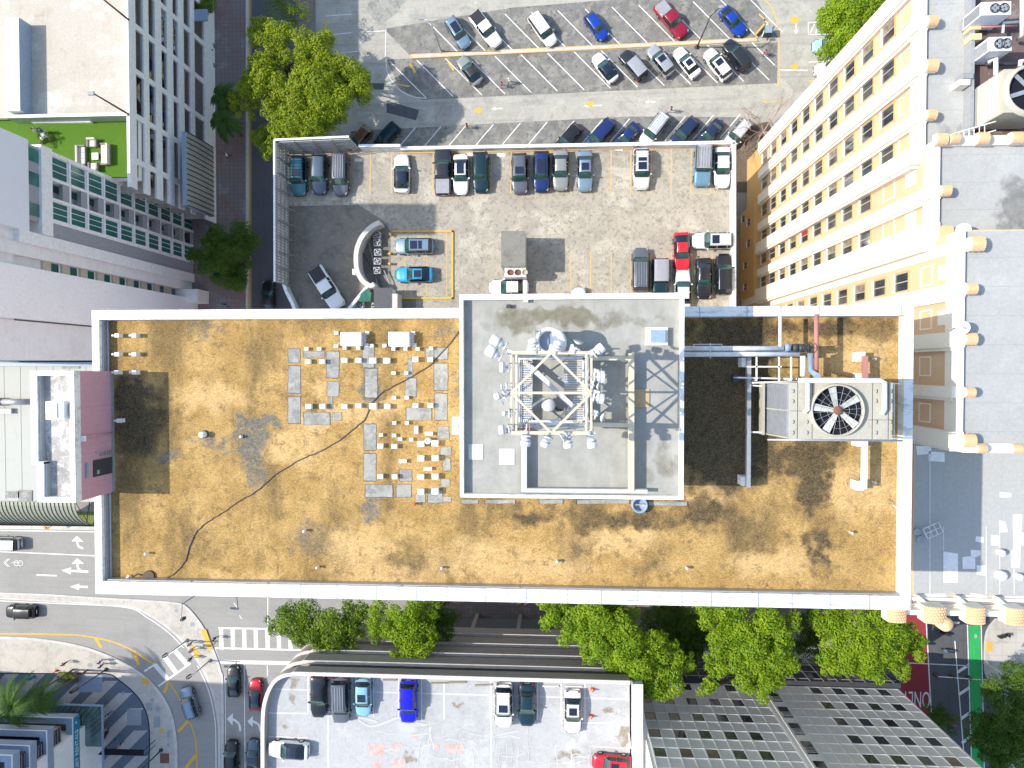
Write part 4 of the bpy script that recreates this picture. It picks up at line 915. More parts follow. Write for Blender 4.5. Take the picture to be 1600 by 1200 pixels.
for i, (x0_, x1_, y) in enumerate(((795, 880, 648), (1095, 1198, 667), (1204, 1314, 663), (1368, 1475, 683))):
    p, q = P3(400+x0_/4, 900+y/4, GZ2), P3(400+x1_/4, 900+(y-(6 if i == 3 else 1))/4, GZ2); t = thing('wheel_stop', ['worn wheel stop between the pale blue car and the blue SUV', 'worn wheel stop first to the right of the blue SUV', 'worn wheel stop second to the right of the blue SUV', 'slanted wheel stop next to the white SUV'][i], 'wheel stop', ((p.x+q.x)/2, (p.y+q.y)/2, GZ2), 0, 'wheel stops on the garage roof')
    g = MB(); g.ebar((p.x, p.y, GZ2+.07), (q.x, q.y, GZ2+.07), .18, .14, 'brownstain'); g.build('concrete_bar', t, True)
for i, (u0, u1, v0, v1) in enumerate(((847, 873, 1071.3, 1071.6), (884, 910, 1071.7, 1072), (982, 985, 1144, 1169))):
    p, q = P3(u0, v0, GZ2), P3(u1, v1, GZ2); t = thing('wheel_stop', ['worn wheel stop behind the black sedan on the pale roof', 'worn wheel stop behind the white sedan on the pale roof', 'wheel stop lying along the east parapet on a brown stain'][i], 'wheel stop', ((p.x+q.x)/2, (p.y+q.y)/2, GZ2), 0, 'wheel stops on the garage roof')
    g = MB(); g.ebar((p.x, p.y, GZ2+.07), (q.x, q.y, GZ2+.07), .18, .14, 'coping'); g.build('concrete_bar', t, True)

# =====================================================================  GRID FACADE OFFICE BUILDING
GY = -39.9
gb = thing('office_building', 'office block with pale concrete grid facade and small square windows, bottom right', 'building', (27, -55, 0))
gx0, gx1, gz0 = 9.6, 42.5, 10.9; cw, ch = 1.358, 1.925; gtop = gz0+ch*15
g = MB(); g.box(gx0, -75, 0, gx1, GY-.08, gtop, 'gridp'); g.box(gx0, -75, gtop, gx1, GY, gtop+.6, 'gridc'); g.build('wall', gb, True)
sx0, sx1 = 25.0, 27.3
g = MB(); ncol = int((sx0-gx0)/cw)
xs1 = [sx0-cw*i for i in range(0, 12)]; xs2 = [sx1+cw*i for i in range(0, 12)]
for x in xs1: g.box(x-.07, GY-.08, gz0, x+.07, GY, gtop, 'gridc')
for x in xs2: g.box(x-.07, GY-.08, gz0, x+.07, GY, gtop, 'gridc')
for k in range(16):
    g.box(xs1[-1], GY-.08, gz0+k*ch-.07, sx0, GY+.004, gz0+k*ch+.07, 'gridc'); g.box(sx1, GY-.08, gz0+k*ch-.07, xs2[-1], GY+.004, gz0+k*ch+.07, 'gridc')
g.build('concrete_grid', gb, True)
g = MB(); g.box(sx0+.07, GY-.13, gz0, sx0+.6, GY+.02, gtop, 'gridc'); g.box(sx0+.6, GY-.13, gz0, sx1-.07, GY+.08, gtop, 'gridp'); g.build('pilaster', gb, True)
def gwin(m):
    fr = MB(); fr.box(-cw/2+.07, 0, -ch/2+.07, cw/2-.07, .02, ch/2-.07, 'darksteel'); o = fr.build('window', gb)
    pn = MB(); pn.box(-cw/2+.15, .02, -ch/2+.15, cw/2-.15, .03, ch/2-.15, m); pn.build('pane', o); return o
M['greenpane'] = plain('pane with painted green reflection', (.045, .07, .03), .15, .7, var=.6, scale=1.5); M['brownpane'] = plain('brown blind behind glass', (.20, .15, .10), .3, .5, var=.4, scale=1)  # green pane: a reflection put into the glass colour
W_ = [gwin('glass'), gwin('greenpane'), gwin('brownpane')]; used = [0, 0, 0]; rs = random.Random(5)
cols = [xs1[k+1]+cw/2 for k in (2, 4, 6, 8, 10) if k+1 < len(xs1)]+[xs2[k]+cw/2 for k in (3, 5, 7, 9)]
for k in range(0, 14, 2):
    for x in cols:
        i = rs.choice([0, 0, 0, 1, 1] if k < 8 else [0, 1, 2, 2]); c = W_[i] if not used[i] else copy_tree(W_[i], gb); used[i] = 1; c.location = (x-27, GY-.08+55, gz0+(k+.5)*ch)
for k in range(0, 7):
    g = MB(); zc = gz0+1.9+k*3.85; g.box(sx0+.85, GY+.05, zc, sx1-.35, GY+.1, zc+2.6, 'glass')
    o = g.build('slot_window', gb, True); g = MB()
    for j in range(4): g.box(sx0+.85, GY+.1, zc+1.3+j*.28, sx1-.35, GY+.13, zc+1.38+j*.28, 'steel')
    g.build('louvre', o, True)
g = MB(); g.box(gx0, -74, 3.5, gx1+.3, GY+.6, gz0-.3, 'glass', 'darksteel'); gl = g.build('glazed_base', gb, True)
g = MB()
for k in range(20): g.box(gx0+k*1.7, GY+.6, 3.5, gx0+k*1.7+.08, GY+.68, gz0-.3, 'steel')
for k in range(4): g.box(gx0, GY+.6, 3.6+k*2.1, gx1, GY+.66, 3.68+k*2.1, 'steel')
g.build('mullion', gl, True)

# =====================================================================  CORNER SHOP (bottom left)
c10 = lambda x, y: (x/7.06, 1030+y/7.06)
sh = thing('corner_shop', 'blue grey shop with glass canopy and teal vertical sign at the plaza, bottom left', 'building', (-70, -50, 0))
SX = P(160, 1143, 0)[0]
# the px edge of a roof frame moves outwards with its height: find the height at which it stands on the wall plane
ZS = 6.3
for i, (x1_, y0_) in enumerate(((800, 650), (515, 790), (325, 955), (135, 1060))):
    u_, v_ = c10(x1_, y0_); zz = 6.3
    for k in range(400):
        if P(u_, v_, zz)[0] >= SX or zz > 40: break
        zz += .05
    for k in range(400):
        if P(u_, v_, zz)[0] <= SX or zz < 1: break
        zz -= .05
    if i == 0: ZS = zz
    yn_ = P(u_, v_, zz)[1]; fr = MB(); x_ = SX-.012*i
    fr.box(-100, yn_-.9, zz-1.3, x_, yn_, zz, 'steelblue'); fr.box(x_-1.0, -80, zz-1.3, x_, yn_-.9, zz, 'steelblue')
    fr.box(-100, yn_-.06, zz-.08, x_+.03, yn_+.03, zz+.05, 'siding'); fr.box(x_-.06, -80, zz-.08, x_+.03, yn_-.06, zz+.05, 'siding')
    fr.build('roof_frame', sh, True)
    g = MB(); g.box(-100, -80, zz-3.4 if i else .3, x_-.5, yn_-1.1, zz-1.1, 'glass'); gz_ = g.build('glazing', sh, True)
    g = MB()
    for k in range(4): g.box(x_-.45, -80, zz-3.2+k*.55, x_-.38, yn_-1.2, zz-3.15+k*.55, 'steel')
    g.build('mullion', gz_, True)
    if i:
        g = MB(); g.box(-100, -80, .2, x_-.04, yn_-3.2, zz-2.6, 'offwhite'); g.build('wall', sh, True)
a = (SX, P(*c10(820, 655), ZS)[1]); sx_ = SX
g = MB(); g.box(sx_+.035, -80, ZS-1.28, sx_+.09, a[1]-.15, ZS-.1, 'teal_sign'); sn = g.build('sign_board', sh, True)
me = text_mesh('LUXURY RENTALS', .9, 'white', .01); o = bpy.data.objects.new('lettering', me); COL.objects.link(o); o.parent = sn
yS = P(*c10(840, 780), ZS-.7)[1]; wdt = max(v.co.x for v in me.vertices)-min(v.co.x for v in me.vertices)
o.matrix_local = Matrix.Translation(Vector((sx_+.11, yS-wdt/2, ZS-.68))-Vector((-70, -50, 0))) @ Matrix(((0, 0, 1, 0), (1, 0, 0, 0), (0, 1, 0, 0), (0, 0, 0, 1)))
g = MB(); yl = P(*c10(850, 690), ZS-.7)[1]; g.box(sx_+.09, yl-.18, ZS-.75, sx_+.12, yl-.06, ZS-.45, 'white'); g.box(sx_+.09, yl+.02, ZS-.62, sx_+.12, yl+.14, ZS-.5, 'white'); g.build('logo_mark', sn, True)
# glass canopy
ZC = 3.9; a = P(*c10(1130, 510), ZC)
g = MB(); g.box(-100, a[1]-.2, ZC-.25, a[0], a[1], ZC, 'steelblue'); g.box(a[0]-.2, -80, ZC-.25, a[0], a[1]-.2, ZC, 'steelblue'); cp = g.build('canopy_frame', sh, True)
M['canopypane'] = plain('green grey canopy glass', (.10, .16, .15), .2, .6, var=.4, scale=.6)
g = MB(); g.box(-100, P(160, 1143, 0)[1]-.2, ZC-.15, a[0]-.2, a[1]-.2, ZC-.1, 'canopypane'); pn = g.build('canopy_glass', sh, True)
g = MB(); k = 0
while k < 14:
    x = a[0]-.3-k*.85; g.ebar((x, a[1]-.2, ZC-.05), (x-1.5, a[1]-1.9, ZC-.05), .09, .08, 'darksteel'); k += 1
for k in range(4): y = a[1]-1.0-k*.75; g.ebar((a[0]-.2, y, ZC-.03), (a[0]-1.9, y-1.5, ZC-.03), .09, .08, 'darksteel')
g.build('canopy_rib', sh, True)
g = MB(); g.box(-100, -80, .17, SX+.02, P(160, 1143, 0)[1], ZS-1.3, 'towerwall'); g.build('white_wall', sh, True)
aw = thing('awning', 'black flat awning over the pavement beside the blue grey shop', 'awning', (*P(*c10(1270, 1020), 3.2), 3))
g = MB(); q = [P(*c10(x, y), 3.2) for x, y in ((1140, 990), (1580, 1005), (1580, 1065), (1075, 1055))]; g.prism(ccw(q), 3.05, 3.2, 'black'); g.build('roof_panel', aw, True)
g = MB()
for x, y in q[:3]: g.ebar((x, y-.1, .15), (x, y-.1, 3.05), .08, .08, 'darksteel', (1, 0, 0))
g.build('post', aw, True)

# tall block standing west of the shop, just outside the frame: it puts the plaza in shade
yb3 = P(150, 1052, 0)[1]
tb = thing('tall_building', 'tall pale building west of the blue grey shop, beyond the left edge', 'building', (-105, yb3-24, 0))
g = MB(); g.box(-125, yb3-50, 0, -84, yb3, 42, 'offwhite', 'hroof2'); g.build('wall', tb, True)
g = MB(); g.box(-125.2, yb3-50.2, 42, -83.8, yb3+.2, 42.8, 'cap', 'hroof2'); g.build('parapet', tb, True)
for k in range(12):
    g = MB(); g.box(-84.02, yb3-49, 2+k*3.3, -83.95, yb3-1, 3.6+k*3.3, 'glass'); g.build('window_band', tb, True)
M['bayfloor'] = worn('stained bay floor', (.16, .11, .10), (.07, .05, .05), (.30, .27, .25), s1=.5, s2=3, amt=.9)
M['winframe'] = plain('weathered window frame', (.42, .38, .33), .5)
# =====================================================================  HOTEL (east)
HX = 25.8
ho = thing('hotel_building', 'cream hotel with white pilasters, tile capped piers and pale grey roof, right side', 'building', (35, 5, 0))
PY = [28.2, 24.75, 21.6, 18.1, 15.35, 12.2, 9.25, 8.0, 5.1, 1.85, -1.6, -4.75]
secs = [(15.6, 28.75, 47.4), (9.0, 15.6, 49.4), (-5.1, 9.0, 52.6)]
ZW = 7.3
g = MB()
for y0_, y1_, zr in secs: g.box(HX+.45, y0_, ZW, HX+28, y1_, zr-.02, 'cream')
yS0 = P(1440, 932, 47.5)[1]
g.box(HX+.3, yS0, 0, HX+28, -5.1, 47.4, 'cream'); g.box(HX-.4, 9.4, 0, HX+10, 21.3, ZW, 'ochre'); g.box(HX-.2, -5, 0, HX+10, 9.4, ZW, 'ochre'); g.box(HX+.5, 21.3, 0, HX+10, 28.75, ZW, 'ochre')
g.build('wall', ho, True)
for y0_, y1_, zr in secs:
    g = MB(); g.box(HX+.7, y0_+.1, zr-.02, HX+28, y1_-.1, zr+.0, 'hroof'); g.build('roof', ho, True)
g = MB(); g.box(HX+.4, yS0+.1, 47.4, HX+28, -5.2, 47.42, 'hroof2'); g.build('roof', ho, True)
# pilasters
wds = [1.3, .95, 1.15, .9, 1.3, .9, 1.7, .8, .9, 1.0, .75, 1.1]
def topz(y): return 47.4 if y > 15 else (49.4 if y > 9.1 else 52.6)
for y, w_ in zip(PY, wds):
    zt = topz(y)+.25; g = MB(); b0 = ZW if (y > 15.5 or y < 5) else .5
    xoff = -.25 if y in (15.35, 9.25) else 0
    if y == 8.0: xoff = .4
    g.box(HX+xoff, y-w_/2, b0, HX+.8, y+w_/2, zt, 'band')
    g.box(HX+xoff+.16, y-w_/2-.22, b0, HX+.8, y-w_/2, zt-.4, 'band')
    g.build('pilaster', ho, True)
# parapets along the west edge
g = MB()
for y0_, y1_, zr in secs: g.box(HX+.3, y0_+.1, zr-1.2, HX+.72, min(y1_, 40)-.1, zr+.28, 'band')
g.build('parapet', ho, True)
# eaves: thin lines beside bands & decorative panels above the top windows
def panel(y, z, w_, h_, m='band'):
    g = MB(); t = .1
    for a in ((y-w_/2, z-h_/2, y-w_/2+t, z+h_/2), (y+w_/2-t, z-h_/2, y+w_/2, z+h_/2), (y-w_/2+t, z-h_/2, y+w_/2-t, z-h_/2+t), (y-w_/2+t, z+h_/2-t, y+w_/2-t, z+h_/2)):
        g.box(HX+.40, a[0], a[1], HX+.46, a[2], a[3], m)
    return g.build('relief_panel', ho, True)
for y in (26.5, 23.2, 19.85, 16.9): panel(y, 45.2, 1.35, 1.9)
for y in (14.0, 10.95): panel(y, 42.7, 1.5, 2.0); panel(y, 46.2, 1.1, 1.5)
for y in (6.5, 3.4, .1, -3.2): panel(y, 48.6, 1.4, 1.6)
for y in (14.0, 10.95, 6.5, 3.4): 
    g = MB(); z_ = 46.2 if y > 9 else 50.8; g.box(HX+.41, y-.5, z_-.6, HX+.47, y+.5, z_+.6, 'band'); g.build('relief_plaque', ho, True)
# windows: one mesh pair, copied
M['blind'] = plain('net curtain behind glass', (.22, .18, .14), .35, .5, var=.5, scale=2.5)
M['redcurtain'] = plain('red curtain', (.35, .03, .05), .6, .3)
def hwin(m):
    fr = MB(); W2, H2 = .74, 1.05
    fr.box(-.02, -W2, -H2, .04, -W2+.05, H2, 'winframe'); fr.box(-.02, W2-.07, -H2, .04, W2, H2, 'winframe'); fr.box(-.02, -W2+.07, -H2, .04, W2-.07, -H2+.07, 'winframe'); fr.box(-.02, -W2+.07, H2-.07, .04, W2-.07, H2, 'winframe'); fr.box(-.02, -.04, -H2+.07, .035, .04, H2-.07, 'winframe')
    o = fr.build('window', ho)
    pn = MB(); pn.box(.005, -W2+.07, -H2+.07, .02, -.04, H2-.07, 'glass'); pn.box(.005, .04, -H2+.07, .02, W2-.07, H2-.07, m); pn.build('pane', o)
    sl_ = MB(); sl_.box(-.12, -W2-.06, -H2-.1, .02, W2+.06, -H2, 'band'); sl_.build('sill', o)
    rv = MB(); rv.box(-.05, W2, -H2, .1, W2+.12, H2+.1, 'ochre'); rv.box(-.05, -W2-.12, H2, .1, W2, H2+.12, 'ochre'); rv.build('reveal', o); return o
HW = [hwin('glass'), hwin('blind'), hwin('redcurtain')]; used = [0]*3; rs = random.Random(9)
for y, zt, n_ in ((26.6, 42.4, 10), (23.5, 42.4, 10), (20.0, 42.4, 10), (17.0, 42.4, 10), (14.0, 38.5, 11), (10.95, 38.5, 11), (6.5, 45.0, 12), (3.4, 45, 12), (.1, 45, 8), (-3.2, 45, 8)):
    for k in range(n_):
        z = zt-3.72*k
        if z < ZW+.9 and y > 15.5: continue
        i = rs.choice([0, 1, 0]); i = 2 if (y == 14.0 and k == 4) else i
        c = HW[i] if not used[i] else copy_tree(HW[i], ho); used[i] = 1
        c.location = (HX+(.42 if z > ZW or True else 0)-35, y-5, z); c.scale = (1, rs.uniform(.9, 1.0), 1)
for y, z in ((19.3, 4.8), (16.5, 4.8), (13.8, 3.3), (10.9, 3.3), (20.3, 2.0)):
    c = copy_tree(HW[0], ho); c.location = (HX-.44-35, y-5, z); c.scale = (1, .6, .7)
# tile capped finials
def finial():
    w_ = .52; N_ = 10
    arc_ = [(-w_, 0)]+[(-w_*math.cos(t*math.pi/N_), .42+w_*math.sin(t*math.pi/N_)) for t in range(N_+1)]+[(w_, 0)]
    g = MB(); x0_, x1_ = -.55, .45
    for i in range(len(arc_)-1):
        (ya_, za_), (yb2, zb2) = arc_[i], arc_[i+1]
        g.face([(x0_, ya_, za_), (x1_, ya_, za_), (x1_, yb2, zb2), (x0_, yb2, zb2)], 'band' if i in (0, len(arc_)-2) else 'tile')
    g.face([(x0_, y, z) for y, z in arc_][::-1], 'band'); g.face([(x1_, y, z) for y, z in arc_], 'band'); o = g.build('finial', ho)
    t = MB()
    for r in range(5):
        xx_ = x0_+.02+r*.2
        for k in range(1, N_, 1):
            a = (k+.5*(r % 2))*math.pi/N_
            t.ebar((xx_, -w_*1.02*math.cos(a), .42+w_*1.02*math.sin(a)), (xx_+.17, -w_*1.07*math.cos(a), .42+w_*1.07*math.sin(a)), .10, .05, 'tile', (0, -math.cos(a), math.sin(a)))
    t.build('tile_cap', o); return o
fn = finial(); fin = []
for y, w_ in zip(PY, wds):
    if y == 8.0: fin.append((HX+1.3, y, 52.8, 1.15)); continue
    fin.append((HX+.95, y, topz(y)+.2, {1.7: 1.35, 1.3: 1.2}.get(w_, .9+(w_-.9)*.8)))
# east-west dividing parapets
def W_at(u, v, z): return P(u, v, z)
g = MB(); q0 = W_at(1445, 226, 49.5); q1 = W_at(1640, 222, 49.5)
g.box(HX+.7, 15.35, 47.4, HX+28, 16.0, 49.75, 'band'); g.build('parapet', ho, True)
g = MB(); g.box(HX+.7, -5.55, 47.4, HX+28, -4.95, 52.95, 'band'); g.build('parapet', ho, True)
for i, (u, z) in enumerate(((1468, 49.8), (1488, 49.8), (1532, 49.8), (1585, 49.8))): fin.append((P(u, 215, z)[0], 15.7, z-.1, 1.0 if i != 1 else .8))
for u in (1530, 1585): fin.append((P(u, 690, 53)[0], -5.25, 52.85, .75))
for i, (x, y, z, s_) in enumerate(fin):
    c = fn if i == 0 else copy_tree(fn, ho); c.location = (x-35, y-5, z); c.scale = (s_*.74, s_*.74, .72)
# south edge: inner coping, gutter and outer wall with scalloped piers
ysd = yS0
g = MB(); g.box(HX+.2, ysd-.75, 46, HX+28, ysd, 47.75, 'band'); g.build('parapet', ho, True)
g = MB(); g.box(HX+.2, ysd-1.35, 44, HX+28, ysd-.75, 46.4, 'ochre'); g.build('gutter', ho, True)
zo = 49.2; g = MB(); yo = P(1450, 958, zo)[1]; g.box(HX-2, yo-.35, 40, HX+28, yo+.25, zo-1.3, 'ochre', 'band'); g.box(HX-2, yo-.35, zo-1.3, HX+28, yo+.0, zo-.6, 'band'); g.build('outer_wall', ho, True)
for u, r, k in ((1403, .62, 1), (1463, .72, 2), (1527, .62, 1), (1590, .62, 1)):
    c = P(u, 958, zo); g = MB()
    g.ebar((c[0]-.7, ysd+.1, 47.7), (c[0]+.1, yo, 47.9), .28, .7, 'band')
    N_ = 10; arc_ = [(c[0]-r, zo-1.2)]+[(c[0]-r*math.cos(t*math.pi/N_), zo-.3+r*.6*math.sin(t*math.pi/N_)) for t in range(N_+1)]+[(c[0]+r, zo-1.2)]
    y0_, y1_ = yo-.75, yo+.45
    for i in range(len(arc_)-1):
        (xa_, za_), (xb_, zb2) = arc_[i], arc_[i+1]; g.face([(xa_, y1_, za_), (xa_, y0_, za_), (xb_, y0_, zb2), (xb_, y1_, zb2)], 'band' if i in (0, len(arc_)-2) else 'tile')
    g.face([(x, y1_, z) for x, z in arc_], 'band'); g.face([(x, y0_, z) for x, z in arc_][::-1], 'band'); o = g.build('arched_pier', ho, True)
    t = MB()
    for rr_ in range(6):
        yy2 = y0_+.02+rr_*.2
        for q_ in range(1, N_):
            a_ = (q_+.5*(rr_ % 2))*math.pi/N_; t.ebar((c[0]-r*1.02*math.cos(a_), yy2, zo-.3+r*.62*math.sin(a_)), (c[0]-r*1.05*math.cos(a_), yy2+.16, zo-.3+r*.66*math.sin(a_)), .12, .05, 'tile')
    t.build('tile_cap', o, True)
    if k == 2: t = MB(); t.lathe([(.5, zo-.9), (.5, zo-.1), (.3, zo+.12), (0, zo+.2)], 'tile', c[0]+.75, yo-.85, 14); t.build('round_cap', ho, True)
# white repair patches of the low roof
c7 = lambda x, y: (1300+x/4.8, 760+y/4.8)
for i, q in enumerate(([(835, 487), (945, 505), (945, 720), (835, 720)], [(978, 530), (1040, 522), (1075, 540), (1075, 620), (980, 618)], [(1040, 475), (1112, 480), (1115, 512), (1075, 535), (1042, 525)], [(1085, 590), (1160, 595), (1160, 672), (1085, 660)], [(1080, 372), (1137, 380), (1135, 425), (1075, 412)], [(1193, 365), (1262, 372), (1255, 447), (1193, 440)], [(1252, 255), (1300, 265), (1320, 342), (1256, 345)],
                       [(1357, 210), (1427, 212), (1422, 345), (1445, 350), (1440, 440), (1415, 445), (1408, 612), (1345, 608), (1342, 485), (1360, 470)], [(1258, 40), (1345, 52), (1345, 80), (1258, 82)], [(918, 868-475), (1022, 868-475), (1022, 900-475), (918, 918-475)], [(640, 808), (850, 805), (870, 850), (690, 855)], [(945, 815), (1035, 820), (1040, 797), (1085, 805), (1170, 825), (1165, 862), (940, 862)], [(1250, 825), (1440, 825), (1440, 862), (1250, 862)])):
    if i == 9: continue
    g = MB(); sheet(g, [c7(*p) for p in q], 47.432, 'white'); g.build('roof_patch', ho, True)
for q in ([(1431, 697), (1455, 697), (1455, 709), (1433, 711)], [(1451, 705), (1476, 707), (1476, 722), (1451, 720)]):
    g = MB(); sheet(g, q, 47.434, 'white'); g.build('roof_patch', ho, True)
g = MB()
for x in (735, 1157, 1258, 1366, 836): line(g, c7(x, -260 if x == 735 else 300), c7(x, 810 if x != 836 else 480), .09, 47.436, 'padgrey')
g.build('roof_seam', ho, True)
for u, v, r in ((1275, 672, .36), (1408, 682, .26), (1275, 500, .24)):
    c = P(*c7(u, v), 47.8); g = MB(); g.lathe([(r, 47.43), (r, 47.9), (r*.8, 48.0), (0, 48.05)], 'pipe', c[0], c[1], 16); g.build('roof_vent', ho, True)
g = MB(); a = P(1513, 0, 47.6); g.box(a[0]-.15, 16.2, 47.4, a[0]+.1, 28.7, 48.3, 'grey'); g.box(a[0]+.1, 16.0, 46, a[0]+14, 28.7, 47.45, 'bayfloor'); g.build('equipment_bay', ho, True)
for u, v, m in ((1513, 118, 'steel'), (1508, 128, 'band')):
    c = P(u, v, 48.5); g = MB(); g.box(c[0]-.35, c[1]-.2, 47.4, c[0]+.35, c[1]+.2, 48.5, m); g.build('roof_vent', ho, True)

def dish(u, v, z, r, el, az, label, name='satellite_dish', grp=None):
    c = P(u, v, z+.9); t = thing(name, label, 'satellite dish', (c[0], c[1], z), R_(az), grp)
    dvec = Vector((math.cos(R_(el)), 0, math.sin(R_(el)))); o0 = Vector((0, 0, .9))
    pr_ = [(r*k/5, .22*r*(k/5)**2) for k in range(6)]; pr_ += [(r*1.02, .24*r)]+[(r*k/5, .22*r*(k/5)**2-.03) for k in range(4, -1, -1)]
    g = MB(); g.lathe([(max(a, .001), b) for a, b in pr_], 'pipe', nseg=24, axis=dvec, origin=o0); g.build('reflector', t)
    g = MB(); g.tube([(0, 0, 0), (0, 0, .85)], .05, 'steel', 8); g.tube([(0, 0, .02), (.5, 0, .02)], .04, 'steel', 6); g.tube([(0, 0, .02), (-.4, .3, .02)], .04, 'steel', 6); g.build('mast', t)
    g = MB(); tip = o0+dvec*r*.9; g.tube([o0+Vector((0, 0, -r*.8)), tip], .025, 'steel', 5); g.ebar(tip-dvec*.08, tip+dvec*.1, .1, .1, 'grey'); g.build('feed_arm', t)
    return t
dish(1505, 360, 49.45, .48, 62, 200, 'white satellite dish on the pale roof below the big corner finial')
dish(1504, 512, 52.62, .42, 70, 190, 'small white satellite dish beside a tile capped pier, level with the big roof edge')
# dismantled aerial frame lying on the shaded roof
c = P(1456, 828, 47.6); t = thing('aerial_frame', 'grey wire frame with two small wheels lying on the shaded hotel roof', 'metal frame', (c[0], c[1], 47.43), R_(25))
g = MB()
for p, q in (((-.6, -.4), (.6, -.4)), ((.6, -.4), (.6, .4)), ((.6, .4), (-.6, .4)), ((-.6, .4), (-.6, -.4)), ((-.2, -.4), (-.2, .4)), ((.2, -.4), (.2, .4)), ((-.6, 0), (.6, 0))): g.tube([(*p, .35), (*q, .35)], .04, 'pipe', 5)
g.build('frame', t)
for y in (-.3, .3):
    g = MB(); g.lathe([(.22, .1), (.26, .14), (.26, .22), (.2, .25), (.05, .2), (0, .2)], 'steel', -1.0, y, 14); g.build('wheel', t)

# ---- chillers and cooling tower in the equipment bay
def chiller(u0, v0, u1, v1, label, nf=2):
    z1 = 49.9; a = P(u0, v1, z1); b = P(u1, v0, z1); cx_, cy_ = (a[0]+b[0])/2, (a[1]+b[1])/2; w_, d_ = (b[0]-a[0])/2, (b[1]-a[1])/2
    t = thing('chiller', label, 'air conditioner', (cx_, cy_, 47.45), 0, 'twin fan chillers on the hotel roof'); h = z1-47.45
    g = MB(); g.box(-w_, -d_, .25, w_, d_, h, 'siding', 'siding'); g.build('casing', t)
    g = MB()
    for k in range(9): g.box(-w_-.03, -d_+.1+k*(2*d_-.2)/9, .4, -w_-.002, -d_+.1+k*(2*d_-.2)/9+.05, h-.15, 'grey')
    g.build('coil_grille', t)
    for k in range(nf):
        cx2 = -w_*.1+k*.98*w_*.62; g = MB(); r = min(d_*.62, .48); g.lathe([(r+.05, h), (r+.05, h+.1), (r, h+.1), (r, h+.012), (0, h+.012)], 'darksteel', cx2, 0, 20); f = g.build('fan_ring', t)
        g = MB()
        for j in range(4): an = j*math.pi/2+k; g.ebar((cx2+.05*math.cos(an), .05*math.sin(an), h+.05), (cx2+r*.9*math.cos(an), r*.9*math.sin(an), h+.06), .2, .02, 'steel')
        g.build('fan_blade', f)
    g = MB()
    for sx in (-1, 1):
        for sy_ in (-1, 1): g.box(sx*w_*.9-.05, sy_*d_*.9-.05, 0, sx*w_*.9+.05, sy_*d_*.9+.05, .25, 'steel')
    g.build('foot', t); return t
chiller(1533, 2, 1580, 24, 'pale twin fan chiller at the very top right corner of the picture'); chiller(1545, 57, 1581, 80, 'pale twin fan chiller between the top one and the big cooling tower')
cx0, cy0 = P(1567, 108, 51)[0], P(0, 176, 51)[1]; ct = thing('cooling_tower', 'big tan cooling tower with one round fan at the right edge, top right', 'cooling tower', (P(1600, 140, 51)[0], P(1600, 140, 51)[1], 47.45))
g = MB(); a = P(1568, 176, 51.2); b = P(1650, 106, 51.2); g.box(a[0], a[1], 47.8, b[0], b[1], 51.2, 'coolbody'); g.build('casing', ct, True)
g = MB(); cc_ = P(1612, 140, 51.4); g.lathe([(1.75, 51.2), (1.6, 51.55), (1.5, 51.55), (1.5, 51.22), (0, 51.21)], 'coolbody', cc_[0], cc_[1], 32); fr_ = g.build('fan_ring', ct, True)
g = MB(); g.lathe([(1.48, 51.25), (0, 51.26)], 'black', cc_[0], cc_[1], 24); g.build('fan_throat', fr_, True)
g = MB()
for j in range(6): an = j*math.pi/3+.3; g.ebar((cc_[0]+.2*math.cos(an), cc_[1]+.2*math.sin(an), 51.35), (cc_[0]+1.45*math.cos(an), cc_[1]+1.45*math.sin(an), 51.4), .28, .03, 'steel')
g.build('fan_blade', fr_, True)
g = MB()
for k in range(7): g.box(a[0]-.02, a[1]+.1, 48.0+k*.43, a[0]-.1, b[1]-.1, 48.05+k*.43, 'siding')
g.build('louvre', ct, True)
g = MB(); 
for k in range(8): g.ebar((a[0]-1.6+k*.18, a[1]-.9, 47.6+k*.3), (a[0]-1.6+k*.18, a[1]-.3, 47.6+k*.3), .05, .03, 'pipe')
g.tube([(a[0]-1.7, a[1]-.9, 47.6), (a[0], a[1]-.9, 50.4)], .04, 'pipe', 5); g.tube([(a[0]-1.7, a[1]-.3, 47.6), (a[0], a[1]-.3, 50.4)], .04, 'pipe', 5); g.build('ladder', ct, True)
for i, (pts, r, m, lb) in enumerate((([(1556, 118, 49), (1556, 92, 49), (1545, 97, 48.6)], .16, 'pipe', 'white elbow pipe just north of the tan cooling tower'), ([(1530, 42, 48.3), (1590, 40, 48.3)], .09, 'redpipe', 'red pipe between the two pale chillers'), ([(1567, 52, 48.4), (1568, 36, 48.4), (1595, 34, 48.4)], .1, 'pipe', 'white bent pipe between the two pale chillers'), ([(1597, -5, 49), (1597, 55, 49), (1590, 62, 48)], .14, 'pipe', 'long white pipe at the right edge beside the chillers'), ([(1540, 100, 48), (1595, 100, 48)], .12, 'darksteel', 'dark pipe lying north of the tan cooling tower'), ([(1594, 104, 49), (1594, 96, 49), (1603, 95, 49)], .15, 'pipe', 'short white elbow at the right edge above the cooling tower'))):
    g = MB(); g.tube([P3(*p) for p in pts], r, m, 10); tag(g.build('pipe'), lb, 'pipe', 'pipes of the hotel equipment bay')
for i, (u, v) in enumerate(((1525, 41), (1526, 57))):
    c = P(u, v, 48.4); t = tag(MB().box(c[0]-.35, c[1]-.22, 47.45, c[0]+.35, c[1]+.22, 48.4, 'tile').build('tiled_pier'), ['small tile topped block west of the red pipe, upper of two', 'small tile topped block west of the red pipe, lower of two'][i], 'block', 'tile topped blocks in the equipment bay')

